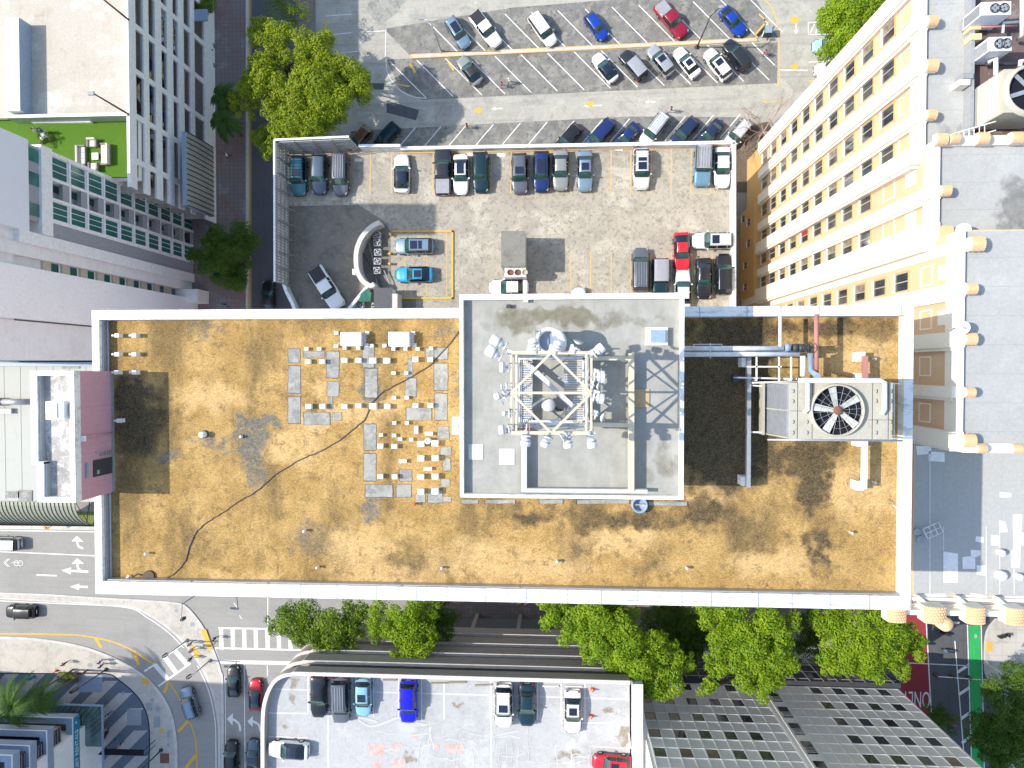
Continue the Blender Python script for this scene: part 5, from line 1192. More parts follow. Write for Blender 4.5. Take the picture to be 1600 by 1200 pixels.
# =====================================================================  STEEL FRAME WITH ANTENNAS ON THE ELEVATOR PENTHOUSE
FT = ER+5.3
a = P(799, 676, FT); b = P(924, 551, FT); fx0, fy0, fx1, fy1 = a[0], a[1], b[0], b[1]; fm, fn_ = (fx0+fx1)/2, (fy0+fy1)/2
af = thing('antenna_frame', 'open cream steel lattice frame carrying many antennas on the grey penthouse roof', 'steel frame', (fm, fn_, ER))
g = MB(); e = .0
for z in (FT, ):
    for d in (0, .24):
        x0_, x1_, y0_, y1_ = fx0+d, fx1-d, fy0+d*.4, fy1-d*.4
        g.ebar((x0_, y0_, z), (x0_, y1_, z), .10, .14, 'beam'); g.ebar((x1_, y0_, z), (x1_, y1_, z), .10, .14, 'beam')
    g.ebar((fx0, fy0, z+.003), (fx1, fy0, z+.003), .16, .16, 'beam'); g.ebar((fx0, fy1, z+.003), (fx1, fy1, z+.003), .16, .16, 'beam')
g.build('top_ring', af, True)
g = MB()
for p, q in (((fx0, fn_), (fm, fy1)), ((fm, fy1), (fx1, fn_)), ((fx1, fn_), (fm, fy0)), ((fm, fy0), (fx0, fn_))): g.ebar((*p, FT+.02), (*q, FT+.02), .11, .11, 'beam')
g.ebar((fx0, fn_, FT+.06), (fx1, fn_, FT+.06), .12, .12, 'beam'); g.build('top_brace', af, True)
for x in (fx0+.15, fx1-.15):
    for y in (fy0+.1, fy1-.1): g = MB(); g.ebar((x, y, ER), (x, y, FT-.08), .18, .18, 'pipe', (1, 0, 0)); g.build('post', af, True)
g = MB(); s_ = .0
for z in (ER+2.6,):
    g.ebar((fx0+.15, fy0+.1, z), (fx0+.15, fy1-.1, z), .1, .12, 'steel'); g.ebar((fx1-.15, fy0+.1, z), (fx1-.15, fy1-.1, z), .1, .12, 'steel'); g.ebar((fx0, fy0+.1, z), (fx1, fy0+.1, z), .1, .12, 'steel'); g.ebar((fx0, fy1-.1, z), (fx1, fy1-.1, z), .1, .12, 'steel')
for zz in (ER+.2, ER+2.6):
    for k in range(2):
        for (xa_, ya_), (xb_, yb2) in (((fx0+.15, fy0+.1), (fm, fy0+.1)), ((fm, fy0+.1), (fx1-.15, fy0+.1)), ((fx0+.15, fy1-.1), (fm, fy1-.1)), ((fm, fy1-.1), (fx1-.15, fy1-.1)), ((fx1-.15, fy0+.1), (fx1-.15, fn_)), ((fx1-.15, fn_), (fx1-.15, fy1-.1)), ((fx0+.15, fy0+.1), (fx0+.15, fn_)), ((fx0+.15, fn_), (fx0+.15, fy1-.1))):
            if k == 0: g.ebar((xa_, ya_, zz), (xb_, yb2, zz+2.5), .07, .07, 'steel')
            else: g.ebar((xb_, yb2, zz), (xa_, ya_, zz+2.5), .07, .07, 'steel')
g.build('side_brace', af, True)
g = MB(); t = .32
for p, q in (((fx0-.05, fy0+.1), (fx1+.15, fy0+.1)), ((fx0-.05, fy1-.1), (fx1+.15, fy1-.1)), ((fx0+.1, fy0), (fx0+.1, fy1)), ((fx1-.1, fy0), (fx1-.1, fy1))): g.ebar((*p, ER+.55+(.004 if p[0] == fx0+.1 else 0)), (*q, ER+.55+(.004 if p[0] == fx0+.1 else 0)), t, .3, 'pipe')
g.build('base_ring', af, True)
def grate(x0_, y0_, x1_, y1_, zo=0):
    ER_ = ER+zo; g = MB(); nx = int((x1_-x0_)/.1)+1
    for i in range(nx): g.ebar((x0_+i*.1, y0_, ER_+.5), (x0_+i*.1, y1_, ER_+.5), .05, .04, 'steelblue')
    k = int((y1_-y0_)/.12)
    for j in range(k+1): g.ebar((x0_, y0_+j*.12, ER_+.53), (x1_, y0_+j*.12, ER_+.53), .045, .03, 'beam')
    g.build('grating', af, True)
grate(fx0+.35, fy0+.3, fx0+.85, fy1-.3); grate(fx1-1.25, fn_-.1, fx1-.3, fy1-.3, 1.9); grate(fx0+.3, fy0+.3, fx0+.9, fy1-.3, 1.9); grate(fx1-.8, fy0+.3, fx1-.25, fn_-.2, 1.9)
g = MB()
for i in range(11): g.ebar((fx1-1.7+i*.13, fy0+.3, ER+.55), (fx1-.45+i*.0, fy0+1.3-i*.0+i*.02, ER+.55), .03, .03, 'grey') if i < 1 else g.ebar((fx1-1.7+i*.13, fy0+.35, ER+.55), (fx1-.4, fy0+1.75-i*.13, ER+.55), .035, .03, 'grey')
g.build('cable_tray', af, True)
# dunnage beams on the roof
bm = thing('dunnage_beam', 'long L of cream and blue painted roof beams around the antenna frame', 'steel beam', (*P(980, 700, ER+.5), ER))
g = MB(); p = P3(986, 552, ER+.5); q = P3(986, 766, ER+.5); g.ebar(p, q, .3, .5, 'beam'); g.build('beam', bm, True)
g = MB(); p2 = P3(925, 560, ER+.45); q2 = P3(983, 560, ER+.45); g.ebar(p2, q2, .22, .45, 'beam'); g.build('beam', bm, True)
g = MB(); p2 = P3(925, 663, ER+.45); q2 = P3(983, 664, ER+.45); g.ebar(p2, q2, .22, .45, 'beam'); g.build('beam', bm, True)
g = MB(); p2 = P3(819, 667, ER+.4); q2 = P3(819, 766, ER+.4); g.ebar(p2, q2, .3, .4, 'padgrey'); g.build('beam', bm, True)
g = MB(); p2 = P3(815, 765, ER+.47); q2 = P3(1011, 767, ER+.47); g.ebar(p2, q2, .2, .4, 'padgrey'); g.build('beam', bm, True)
c = P(1003, 622, ER+.1); tag(MB().box(c[0]-.42, c[1]-.5, ER+.003, c[0]+.42, c[1]+.5, ER+.06, 'wood').build('plywood_board'), 'square tan plywood board lying east of the long roof beam', 'board')
c = P(857, 633, ER+.5); t = thing('dome_vent', 'small white dome vent inside the cream steel frame', 'vent', (c[0], c[1], ER)); g = MB(); g.lathe([(.25, 0), (.25, .4), (.4, .42), (.33, .62), (0, .72)], 'pipe', nseg=20); g.build('cap', t); g = MB(); g.tube([(.3, -.1, .2), (.55, -.3, .2), (.7, -.3, .1)], .06, 'darksteel', 8); g.build('pipe_bend', t)
for i, (q1, q2, m, w_, lb) in enumerate((((818, 563, .6), (900, 640, 1.0), 'padgrey', .28, 'white diagonal cable tray inside the steel frame'), ((870, 615, .8), (895, 636, .8), 'darksteel', .2, 'dark diagonal box inside the steel frame'), ((872, 590, 1.2), (890, 600, 1.2), 'steel', .12, 'short grey bar inside the steel frame'), ((815, 650, .4), (850, 620, .9), 'steel', .12, 'grey sloping bar in the south west of the steel frame'))):
    g = MB(); g.ebar(P3(q1[0], q1[1], ER+q1[2]), P3(q2[0], q2[1], ER+q2[2]), w_, .12, m); tag(g.build('cable_tray'), lb, 'cable tray')
# drum antennas around the top
def drum(u, v, ang, r, ln, label, kind=0, zz=None):
    z = zz or FT+.1; c = P(u, v, z); t = thing('drum_antenna' if kind == 0 else 'dish_antenna', label, 'antenna', (c[0], c[1], z), R_(ang), 'antennas around the top of the steel frame')
    g = MB()
    if kind == 0: g.lathe([(0.001, -ln*.3), (r*.6, -ln*.25), (r, 0), (r, ln*.6), (r*.93, ln*.68), (0.001, ln*.7)], 'pipe', nseg=18, axis=(1, 0, -.05), origin=(0, 0, 0))
    else: g.lathe([(0.001, 0), (r*.5, ln*.1), (r, ln*.4), (r*1.02, ln*.42), (r*.5, ln*.16), (0.001, ln*.06)], 'pipe', nseg=18, axis=(1, 0, .25), origin=(0, 0, 0))
    g.build('reflector', t)
    g = MB(); g.lathe([(r*.75, -ln*.1), (r*1.04, -ln*.02), (r*1.04, ln*.1)] if kind == 0 else [(r*1.0, ln*.36), (r*1.05, ln*.44)], 'grey', nseg=18, axis=(1, 0, -.05 if kind == 0 else .25), origin=(0, 0, 0)); g.build('rim_band', t)
    g = MB(); g.ebar((-ln*.3, 0, 0), (-ln*.3-.35, 0, 0), .08, .08, 'steel'); g.ebar((-ln*.3-.12, -.2, -.3), (-ln*.3-.12, -.2, .35), .06, .06, 'steel', (1, 0, 0)); g.tube([(-ln*.3-.1, .2, 0), (-ln*.3-.1, -.2, 0)], .05, 'pipe', 6); g.build('bracket', t)
    return t
DR = [(781, 536, 150, .42, .9, 'upper of the two big white drum antennas at the north west corner of the frame', 0), (774, 553, 150, .45, .9, 'lower of the two big white drum antennas at the north west corner of the frame', 0),
      (834, 538, 105, .38, .5, 'drum antenna on the north side of the frame, west of the curved duct', 0), (871, 541, 75, .35, .4, 'drum antenna on the north side of the frame, in front of the curved duct', 0), (902, 538, 70, .42, .5, 'wide dish on the north side of the frame, east of the curved duct', 1), (934, 548, 40, .4, .6, 'white drum antenna at the north east corner of the frame', 0),
      (788, 574, 180, .42, .4, 'drum antenna on the west side, below the north west corner', 0), (786, 605, 180, .3, .3, 'small dish on the west side above the middle joint', 1), (781, 618, 200, .28, .5, 'round white drum antenna at the west middle joint', 0), (786, 627, 230, .25, .3, 'small grey dish just below the west middle joint', 1), (790, 646, 180, .18, .3, 'tiny antenna on the west side below the middle joint', 0), (788, 671, 190, .38, .5, 'drum antenna at the south west corner of the frame', 0),
      (936, 589, 0, .5, .5, 'largest white drum on the east side of the frame', 0), (932, 603, -10, .35, .35, 'narrow dish on the east side just above the middle joint', 1), (935, 622, -10, .42, .5, 'boxy white antenna just below the east middle joint', 0), (938, 651, -20, .42, .5, 'white twin dish on the lower east side of the frame', 1),
      (822, 688, -100, .4, .5, 'white drum south of the frame, westmost in the row', 0), (853, 690, -110, .38, .5, 'white drum south of the frame, second in the row', 0), (880, 683, -150, .42, .3, 'grey dish south of the frame, third in the row', 1), (887, 691, -80, .38, .5, 'white drum south of the frame, fourth in the row', 0), (924, 689, -80, .4, .6, 'white drum at the south east corner of the frame', 0)]
for q in DR: drum(q[0], q[1], q[2], q[3]*.60, q[4]*.78, q[5], q[6])
g = MB()
for u, v, an in ((827, 546, 90), (861, 546, 90), (894, 546, 90), (924, 551, 45), (928, 580, 0), (929, 613, 0), (928, 645, 0), (924, 674, -45), (890, 679, -90), (861, 680, -90), (797, 613, 180), (798, 645, 180), (797, 672, 200), (797, 551, 135)):
    c = P(u, v, FT); d = Vector((math.cos(R_(an)), math.sin(R_(an)), 0)); s2 = Vector((-d.y, d.x, 0)); p = Vector((*c, FT))-d*.1
    g = MB(); g.face([p+s2*.16, p-s2*.16, p-s2*.05+d*.35, p+s2*.05+d*.35][::-1], 'pipe'); g.face([p+s2*.16+Vector((0, 0, -.1)), p-s2*.16+Vector((0, 0, -.1)), p-s2*.05+d*.35+Vector((0, 0, -.1)), p+s2*.05+d*.35+Vector((0, 0, -.1))], 'pipe')
    for A_, B_ in ((p+s2*.16, p+s2*.05+d*.35), (p-s2*.16, p-s2*.05+d*.35)): g.ebar(A_-Vector((0, 0, .05)), B_-Vector((0, 0, .05)), .03, .1, 'pipe')
    g.build('mounting_bracket', af, True)
c = P(812, 671, FT); t = thing('red_white_antenna_rack', 'rack of small red and white rods at the south west corner of the frame', 'antenna rack', (c[0], c[1], FT-.4)); 
for k in range(6): g = MB(); g.tube([(-.35+k*.16, -.25, .1), (-.3+k*.16, .25, .15)], .04, 'redpipe' if k % 2 else 'pipe', 6); g.build('rod', t)
g = MB(); g.ebar((-.5, 0, 0), (.6, 0, 0), .08, .08, 'redpipe'); g.build('crossbar', t)
# exhaust duct
c = P(858, 534, ER+1); ed = thing('exhaust_duct', 'white curved exhaust duct with round mouth north of the steel frame', 'duct', (c[0], c[1], ER))
g = MB(); g.lathe([(.62, 0), (.62, 1.9), (.72, 2.0), (.72, 2.15), (.56, 2.15), (.5, 1.6)], 'pipe', 0, 0, 24); g.build('mouth', ed)
g = MB(); g.lathe([(.55, 1.7), (0, 1.68)], 'steelblue', nseg=20); g.build('fan_disc', ed)
g = MB(); g.tube([(.3+.55*math.cos(t_)*.8, -.1+.55*math.sin(t_), 2.2) for t_ in [1.9-k*.42 for k in range(8)]], .2, 'pipe', 10); g.build('curved_hood', ed)
g = MB(); 
for k in range(2): g.tube([(-.7, -.5+k*1.1, 0), (-.7, -.5+k*1.1, 2.4)], .035, 'steel', 6)
g.tube([(-.7, -.5, 2.4), (-.7, .6, 2.4)], .035, 'steel', 6); g.build('guard_rail', ed)

# =====================================================================  EQUIPMENT ON THE GRAVEL ROOF
bt = RZ
# cooling tower with big fan
TT = 60.2; a = P(1234, 686, TT); b = P(1395, 598, TT)
ctw = thing('cooling_tower', 'long pale cooling tower with large rusty centred fan on the east gravel roof', 'cooling tower', ((a[0]+b[0])/2, (a[1]+b[1])/2, bt))
zb = bt+.7
g = MB(); g.box(a[0], a[1], zb, b[0], b[1], TT, 'coolbody'); g.build('casing', ctw, True)
xl_ = P(1196, 640, zb)[0]; g = MB()
for k in range(13):
    f_ = k/12; x = a[0]-.05-(1-f_)*.45; z = zb+.2+f_*(TT-zb-.4)
    g.box(x-.1, a[1]+.1, z, x+.28, b[1]-.1, z+.04, 'steel')
g.build('louvre', ctw, True)
g = MB()
for y in (a[1]+.05, b[1]-.05, (a[1]+b[1])/2): g.ebar((a[0]-.65, y, zb+.1), (a[0], y, TT-.1), .08, .12, 'coolbody'); 
g.box(a[0]-.8, a[1], zb, a[0]-.7, b[1], zb+.9, 'coolbody'); g.build('louvre_frame', ctw, True)
fc = P(1310, 641.5, TT+.35); FR = 38.5/27.6
g = MB(); g.lathe([(FR+.12, TT), (FR+.05, TT+.35), (FR-.02, TT+.35), (FR-.02, TT+.02), ], 'coolbody', fc[0], fc[1], 48); fr_ = g.build('fan_ring', ctw, True)
g = MB(); g.lathe([(FR-.02, TT+.012), (0, TT+.013)], 'black', fc[0], fc[1], 48); g.build('fan_throat', fr_, True)
for j, an in enumerate((104, 33, -40, -118, 172)):
    g = MB(); t_ = R_(an); d = Vector((math.cos(t_), math.sin(t_), 0)); s2 = Vector((-d.y, d.x, 0)); o_ = Vector((fc[0], fc[1], TT+.2))
    p1, p2, p3, p4 = o_+d*.2-s2*.10, o_+d*(FR*.94)-s2*.22, o_+d*(FR*.94)+s2*.2, o_+d*.2+s2*.14
    up_ = Vector((0, 0, .05)); g.face([p1, p2, p3+up_*1.5, p4+up_], 'blade'); g.face([p4-up_*.4, p3+up_*.4, p2-up_*.8, p1-up_*.8], 'blade'); g.build('fan_blade', fr_, True)
g = MB(); g.lathe([(.25, TT+.3), (.25, TT+.36), (.12, TT+.4), (0, TT+.42)], 'rust', fc[0], fc[1], 20); g.build('hub', fr_, True)
g = MB()
for k in range(20):
    an = k*math.pi/10+.1; g.tube([(fc[0]+.28*math.cos(an), fc[1]+.28*math.sin(an), TT+.34), (fc[0]+FR*math.cos(an), fc[1]+FR*math.sin(an), TT+.34)], .009, 'steel', 4, cap=False)
for r in (.6, 1.0): g.tube([(fc[0]+r*math.cos(t_*math.pi/16), fc[1]+r*math.sin(t_*math.pi/16), TT+.345) for t_ in range(33)], .009, 'steel', 4, cap=False)
g.build('fan_guard', fr_, True)
g = MB(); g.box(P(1274, 0, TT+.1)[0], a[1]+1.4, TT-1.5, P(1284, 0, TT+.1)[0]-.2, a[1]+1.41, TT-1.4, 'steel')
for x in (1234+12, 1234+35, 1363, 1388):
    xx = P(x, 640, TT)[0]; g.box(xx-.012, a[1]+.02, TT+.002, xx+.012, b[1]-.02, TT+.014, 'darksteel')
yy_ = (a[1]+b[1])/2; g.box(a[0], yy_-.01, TT+.002, P(1268, 0, TT)[0], yy_+.01, TT+.014, 'darksteel'); g.box(P(1363, 0, TT)[0], yy_-.5, TT+.002, b[0], yy_-.48, TT+.014, 'darksteel'); g.build('panel_seam', ctw, True)
for x in (1240, 1262, 1370, 1393):
    for y in (611, 627, 659, 676):
        c = P(x, y, TT); g = MB(); g.tube([(c[0]+.06*math.sin(t_)-.05, c[1]+.1*math.cos(t_), TT+.05) for t_ in (0, .8, 1.6, 2.4, 3.14)], .015, 'darksteel', 5); g.build('handle', ctw, True)
g = MB()
for p, q in ((P3(1398, 600, TT), P3(1424, 600, TT)), (P3(1398, 688, TT), P3(1421, 688, TT)), (P3(1405, 600, TT), P3(1405, 688, TT)), (P3(1413, 600, TT), P3(1413, 688, TT)), (P3(1398, 644, TT), P3(1413, 644, TT))): g.tube([p-Vector((0, 0, 1.2)), q-Vector((0, 0, 1.2))], .035, 'pipe', 6)
g.tube([P3(1199, 687, TT-1), P3(1410, 688.5, TT-1)], .06, 'steel', 6); g.tube([P3(1175, 598, TT-1), P3(1250, 596, TT-1)], .05, 'pipe', 6); g.build('guard_rail', ctw, True)
g = MB()
for x in (a[0]+.3, (a[0]+b[0])/2, b[0]-.3): g.box(x-.1, a[1]+.1, bt, x+.1, b[1]-.1, zb, 'steel')
g.build('support', ctw, True)
def thingmesh(name, mb, label, cat, grp=None): return tag(mb.build(name), label, cat, grp)
def pipe(pts, r, m, label, n_=10, grp='pipes around the rooftop cooling tower'):
    g = MB(); g.tube([P3(*p) for p in pts], r, m, n_); return thingmesh('pipe', g, label, 'pipe', grp)
zp = bt+2.2
pipe([(1069, 544.5, zp), (1224, 544.5, zp)], .15, 'pipe', 'upper of the two long parallel white pipes leaving the grey penthouse'); pipe([(1069, 553.5, zp), (1249, 553, zp)], .15, 'pipe', 'lower of the two long parallel white pipes leaving the grey penthouse')
pipe([(1219, 493, zp), (1219, 543, zp)], .1, 'pipe', 'thin white pipe running up to the north parapet'); pipe([(1275.5, 491, zp), (1275.5, 588, zp)], .13, 'redpipe', 'long red pipe running up to the north parapet')
pipe([(1254.5, 556, zp), (1254.5, 588, zp)], .17, 'pipe', 'short white vertical pipe left of the grey valve pipe'); pipe([(1266, 552, zp), (1267, 580, zp), (1278, 588, TT-.4)], .17, 'steelblue', 'blue grey elbow pipe below the valves')
pipe([(1248, 594.5, TT+.25), (1375, 594.5, TT+.25), (1382, 597, TT+.25), (1382, 640, TT+.25), (1377, 647, TT+.2)], .14, 'pipe', 'white pipe along the north side of the cooling tower ending right of the fan')
pipe([(1262, 596, TT+.3), (1262, 640, TT+.3), (1256, 644, TT+.2)], .13, 'pipe', 'white pipe branch ending left of the big fan')
vt = thing('valve_assembly', 'dark grey valves and flanges joining the white pipes', 'valve', (*P(1250, 545, zp), zp-.3))
for u, v in ((1231, 543), (1243, 543.5), (1252, 543.5), (1262, 543.5)):
    g = MB(); c = P(u, v, zp+.1); g.lathe([(0.001, -.14), (.24, -.14), (.24, .14), (.001, .14)], 'darksteel' if u != 1231 else 'steelblue', nseg=14, axis=(1, 0, 0), origin=(c[0], c[1], zp)); g.build('flange', vt, True)
g = MB(); c = P(1264, 543, zp+.5); g.tube([(c[0]+.28*math.cos(t_*math.pi/8), c[1]+.28*math.sin(t_*math.pi/8), zp+.45) for t_ in range(17)], .03, 'darksteel', 5); g.tube([(c[0]-.28, c[1], zp+.45), (c[0]+.28, c[1], zp+.45)], .02, 'darksteel', 4); g.tube([(c[0], c[1]-.28, zp+.45), (c[0], c[1]+.28, zp+.45)], .02, 'darksteel', 4); g.build('handwheel', vt, True)
def beamthing(q1, q2, w_, h_, z, m, label, base=None):
    p, q = P3(*q1, z), P3(*q2, z); t = thing('roof_beam', label, 'steel beam', ((p.x+q.x)/2, (p.y+q.y)/2, bt), 0, 'raised beams on the gravel roof')
    g = MB(); g.ebar(p-Vector((0, 0, h_/2)), q-Vector((0, 0, h_/2)), w_, h_, m); g.build('beam', t, True)
    for e in (p.lerp(q, .04), p.lerp(q, .96)):
        g = MB(); g.box(e.x-.32, e.y-.28, bt, e.x+.12, e.y+.28, z-h_-.004, 'cap'); g.build('plinth', t, True)
beamthing((1171, 558), (1170, 762), .22, .45, bt+1.4, 'steel', 'long blue grey beam west of the cooling tower, half in shade'); beamthing((1353.5, 689), (1352, 764), .22, .45, bt+1.4, 'pipe', 'white raised beam south of the cooling tower')
beamthing((1353, 556), (1353.5, 592), .25, .35, bt+1.2, 'redpipe', 'short red beam north of the cooling tower')
for q1, q2, z, lb in (((1182, 556, 0), (1182, 594, 0), 1.8, 'west upright rail of the pipe guard'), ((1217, 556, 0), (1217, 600, 0), 1.8, 'middle upright rail of the pipe guard'), ((1236, 556, 0), (1236, 594, 0), 1.8, 'east upright rail of the pipe guard'), ((1171, 573, 0), (1221, 573, 0), 1.8, 'cross rail between the guard uprights'), ((1153, 590, 0), (1245, 592, 0), 1.5, 'long thin rail above the louvred end of the cooling tower'), ((1172, 602, 0), (1200, 604, 0), 1.2, 'upper short strut from the long beam to the cooling tower'), ((1172, 675, 0), (1205, 676, 0), 1.2, 'lower short strut from the long beam to the cooling tower')):
    g = MB(); p, q = P3(q1[0], q1[1], bt+z), P3(q2[0], q2[1], bt+z); g.ebar(p, q, .09, .09, 'pipe'); g.tube([p, (p.x, p.y, bt)], .04, 'pipe', 5); g.tube([q, (q.x, q.y, bt)], .04, 'pipe', 5); thingmesh('guard_rail', g, lb, 'rail', 'white rails beside the cooling tower')
c = P(1153, 591, bt+.6); g = MB(); g.lathe([(.3, 0), (.3, .5), (.2, .55), (0, .5)], 'darksteel', nseg=16); o = thingmesh('drain_bowl', g, 'black round bowl in the shade beside the long blue grey beam', 'drain'); o.location = (c[0], c[1], bt)
g = MB(); c = P(1110, 540, bt+2.6)
for p, q in (((1084, 538), (1128, 538)), ((1084, 538), (1084, 545)), ((1128, 538), (1128, 545)), ((1110, 536), (1110, 560))): g.tube([P3(*p, bt+2.5), P3(*q, bt+2.5)], .025, 'pipe', 5)
thingmesh('pipe_hanger', g, 'thin white hanger wire over the two parallel white pipes', 'hanger')
# AC curbs
for i, (u0, v0, u1, v1) in enumerate(((532, 519, 566, 540), (607, 518.5, 641, 541))):
    z = bt+.75; a = P(u0, v1, z); b = P(u1, v0, z); t = thing('equipment_curb', ['west one of the two white box curbs near the north parapet', 'east one of the two white box curbs near the north parapet'][i], 'roof curb', ((a[0]+b[0])/2, (a[1]+b[1])/2, bt), 0, 'white box curbs')
    g = MB(); g.box(a[0], a[1], bt, b[0]-.1, b[1], z, 'cap'); g.build('body', t, True)
    g = MB(); g.box(b[0]-.1, a[1]+.04, bt, b[0]+.12, b[1]-.04, z-.35, 'steel'); g.build('side_flashing', t, True)
    g = MB(); g.box(a[0]+.05, a[1]-.03, bt, b[0]-.2, a[1], z-.2, 'cap'); g.box(a[0]+.1, a[1]+.1, z, b[0]-.35, b[1]-.1, z+.05, 'white'); g.build('lid', t, True)
# blocks
BL = {}
BL['upper'] = ('small white support block on the gravel in the rows north of the cable', [(524.5, 520), (524, 541), (478, 545), (498, 545), (538, 544), (559, 544), (572, 539), (580, 540), (600, 540), (614, 545), (633, 545), (652, 545), (673, 544), (573, 520), (645, 520), (647, 539)])
BL['mid'] = ('white cube block in the gridded rows between the grey patches', [(481, 565, 1), (503, 565, 1), (538, 563, 1), (560, 563, 1), (582.5, 563.5, 1.2), (604, 563.5, 1.2), (649, 561.5, 1.1), (672, 562, 1), (614.5, 583), (634, 583), (482, 635, 1.1), (504, 635, 1.1), (538, 635, 1), (560, 634, 1), (583, 634.5, 1.3), (605, 635, 1.1), (649, 633.5, 1), (672.5, 633.5, 1), (615, 621.5), (635, 621.5)])
BL['low'] = ('white cube block standing south of the cable near the penthouse', [(615.5, 661), (635, 661), (594.5, 680), (615, 680.5), (624.5, 686.5), (642, 687), (594, 697, 1), (616, 697.5, 1), (594, 744.5, 1), (616.5, 745, 1), (657.5, 693.5, 1.25), (679.5, 692.5, 1.25), (657.5, 716, 1.25), (680, 715.5, 1.25), (657.5, 745, 1.2), (680, 744.5, 1.2), (657.5, 768, 1.2), (680, 767.5, 1.3)])
LG = {'upper': 'white blocks north of the cable', 'mid': 'white cube blocks between the grey patches', 'low': 'white cube blocks south of the cable'}
ORD = ['first', 'second', 'third', 'fourth', 'fifth', 'sixth', 'seventh', 'eighth', 'ninth', 'tenth', 'eleventh', 'twelfth']
for k_, (lb, lst) in BL.items():
    pb = None
    rows = []
    for q in sorted(lst, key=lambda q: q[1]):
        if rows and abs(rows[-1][0][1]-q[1]) < 5.5: rows[-1].append(q)
        else: rows.append([q])
    where = {'upper': 'of small blocks near the box curbs', 'mid': 'of cubes between the grey patches', 'low': 'of cubes south of the cable'}[k_]
    for ri, row in enumerate(rows):
        for ci, q in enumerate(sorted(row)):
            s_ = (q[2] if len(q) > 2 else .72)*.17
            if pb is None:
                g = MB(); w_ = .5; g.box(-w_, -w_, 0, w_, w_, 1.0, 'cap'); pb = g.build('support_block'); o = pb
            else: o = pb.copy(); COL.objects.link(o)
            tag(o, 'white block, %s from left in %s row %s' % (ORD[ci], ORD[ri], where), 'block', LG[k_])
            c = P(q[0], q[1], bt+.3); o.location = (c[0], c[1], bt+.02); o.scale = (s_*1.9*random.uniform(.95, 1.05), s_*1.7, s_*1.9); o.rotation_euler.z = R_(random.uniform(-3, 3))
for i, (u, v, sx, sy_) in enumerate(((650.5, 671.5, .11, .24), (670, 677.5, .24, .11), (629.5, 720.5, .24, .12), (668.5, 732.5, .25, .11))):
    c = P(u, v, bt+.2); g = MB(); g.box(-sx, -sy_, 0, sx, sy_, .25, 'cap'); o = thingmesh('support_rail', g, ['upright white oblong block north of the round pot', 'flat white oblong block right above the round pot', 'flat white oblong block left of the cube rows', 'flat white oblong block between the lower cube rows'][i], 'block', 'oblong white blocks'); o.location = (c[0], c[1], bt+.02)
c = P(668.5, 689, bt+.3); g = MB(); g.lathe([(.19, 0), (.19, .42), (.15, .42), (.14, .3), (0, .3)], 'cap', nseg=20); o = thingmesh('round_vent', g, 'round white pot vent with dark rim among the cube blocks', 'vent'); o.location = (c[0], c[1], bt)
# pairs of pipe stubs at the west edge
for i, (u, v) in enumerate(((181.5, 524), (208.5, 524), (181.5, 553.5), (208.5, 553.5), (181, 582), (208.5, 582), (184.5, 657.5))):
    c = P(u, v, bt+.5); t = thing('pipe_stub', ['west stub of the northern white pair beside the left parapet', 'east stub of the northern white pair beside the left parapet', 'west stub of the middle white pair beside the left parapet', 'east stub of the middle white pair beside the left parapet', 'west stub of the pair at the edge of the penthouse shadow', 'east stub of the pair at the edge of the penthouse shadow', 'single white stub inside the penthouse shadow'][i], 'pipe stub', (c[0], c[1], bt), 0, 'white pipe stubs at the west parapet')
    g = MB(); g.box(-.12, -.13, 0, .16, .13, .5, 'cap'); g.build('base', t)
    g = MB(); g.tube([(-.12, 0, .42), (-.32, 0, .45)], .07, 'pipe', 8); g.build('pipe', t)
for u, v, r, h, lb in ((314.5, 679.5, .19, .5, 'white round roof vent with dark collar west of the grey stain'), (375.5, 682.5, .09, .3, 'tiny white vent beside the grey stain')):
    c = P(u, v, bt+h); t = thing('roof_vent', lb, 'vent', (c[0], c[1], bt)); g = MB(); g.lathe([(r, 0), (r, h), (0, h+.02)], 'cap', nseg=18); g.build('cap', t); g = MB(); g.lathe([(r*1.3, 0), (r*1.3, .08), (r, .1)], 'darksteel', nseg=18); g.build('collar', t)
PN = [(475, 830, 'tiny white vent pin in the south west gravel, north of the others'), (495.5, 887, 'tiny white vent pin at the south edge below the cable bend'), (690, 888, 'tiny white vent pin at the south edge under the big patch field'), (870.5, 877.5, 'tiny white vent pin on the pale gravel below the penthouse'), (1073.5, 888, 'tiny white vent pin at the south edge below the penthouse corner'), (1331, 832.5, 'tiny white vent pin in the south east gravel'), (228, 865.5, 'tiny white vent pin above the black round cover'), (648, 788, 'tiny orange cap pin beside the penthouse corner'), (1367, 561, 'tiny white pin beside the short red beam'), (1367, 754, 'tiny white pin at the foot of the white beam'), (1401, 792, 'small white rag like vent near the east parapet')]
for u, v, lb in PN:
    c = P(u, v, bt+.3); g = MB(); g.lathe([(.07, 0), (.06, .3), (.1, .32), (.08, .42), (0, .45)], 'cap' if 'orange' not in lb else 'orange', nseg=10); o = thingmesh('vent_pin', g, lb, 'vent', 'tiny vents of the gravel roof'); o.location = (c[0], c[1], bt)
c = P(232, 901, bt+.1); dr = thing('round_cover', 'black round cover with wire ends beside the south west parapet', 'cover', (c[0], c[1], bt)); g = MB(); g.prism([(.40*math.cos(a_*math.pi/12), .40*math.sin(a_*math.pi/12)) for a_ in range(24)], 0, .14, 'darksteel', 'bark'); g.build('lid', dr); g = MB(); g.tube([(-.35, .05, .1), (-.8, .15, .05), (-1.1, -.05, .05)], .03, 'darksteel', 5); g.tube([(-.35, -.1, .1), (-.6, -.4, .05), (-.85, -.55, .05)], .03, 'darksteel', 5); g.build('wire_end', dr)
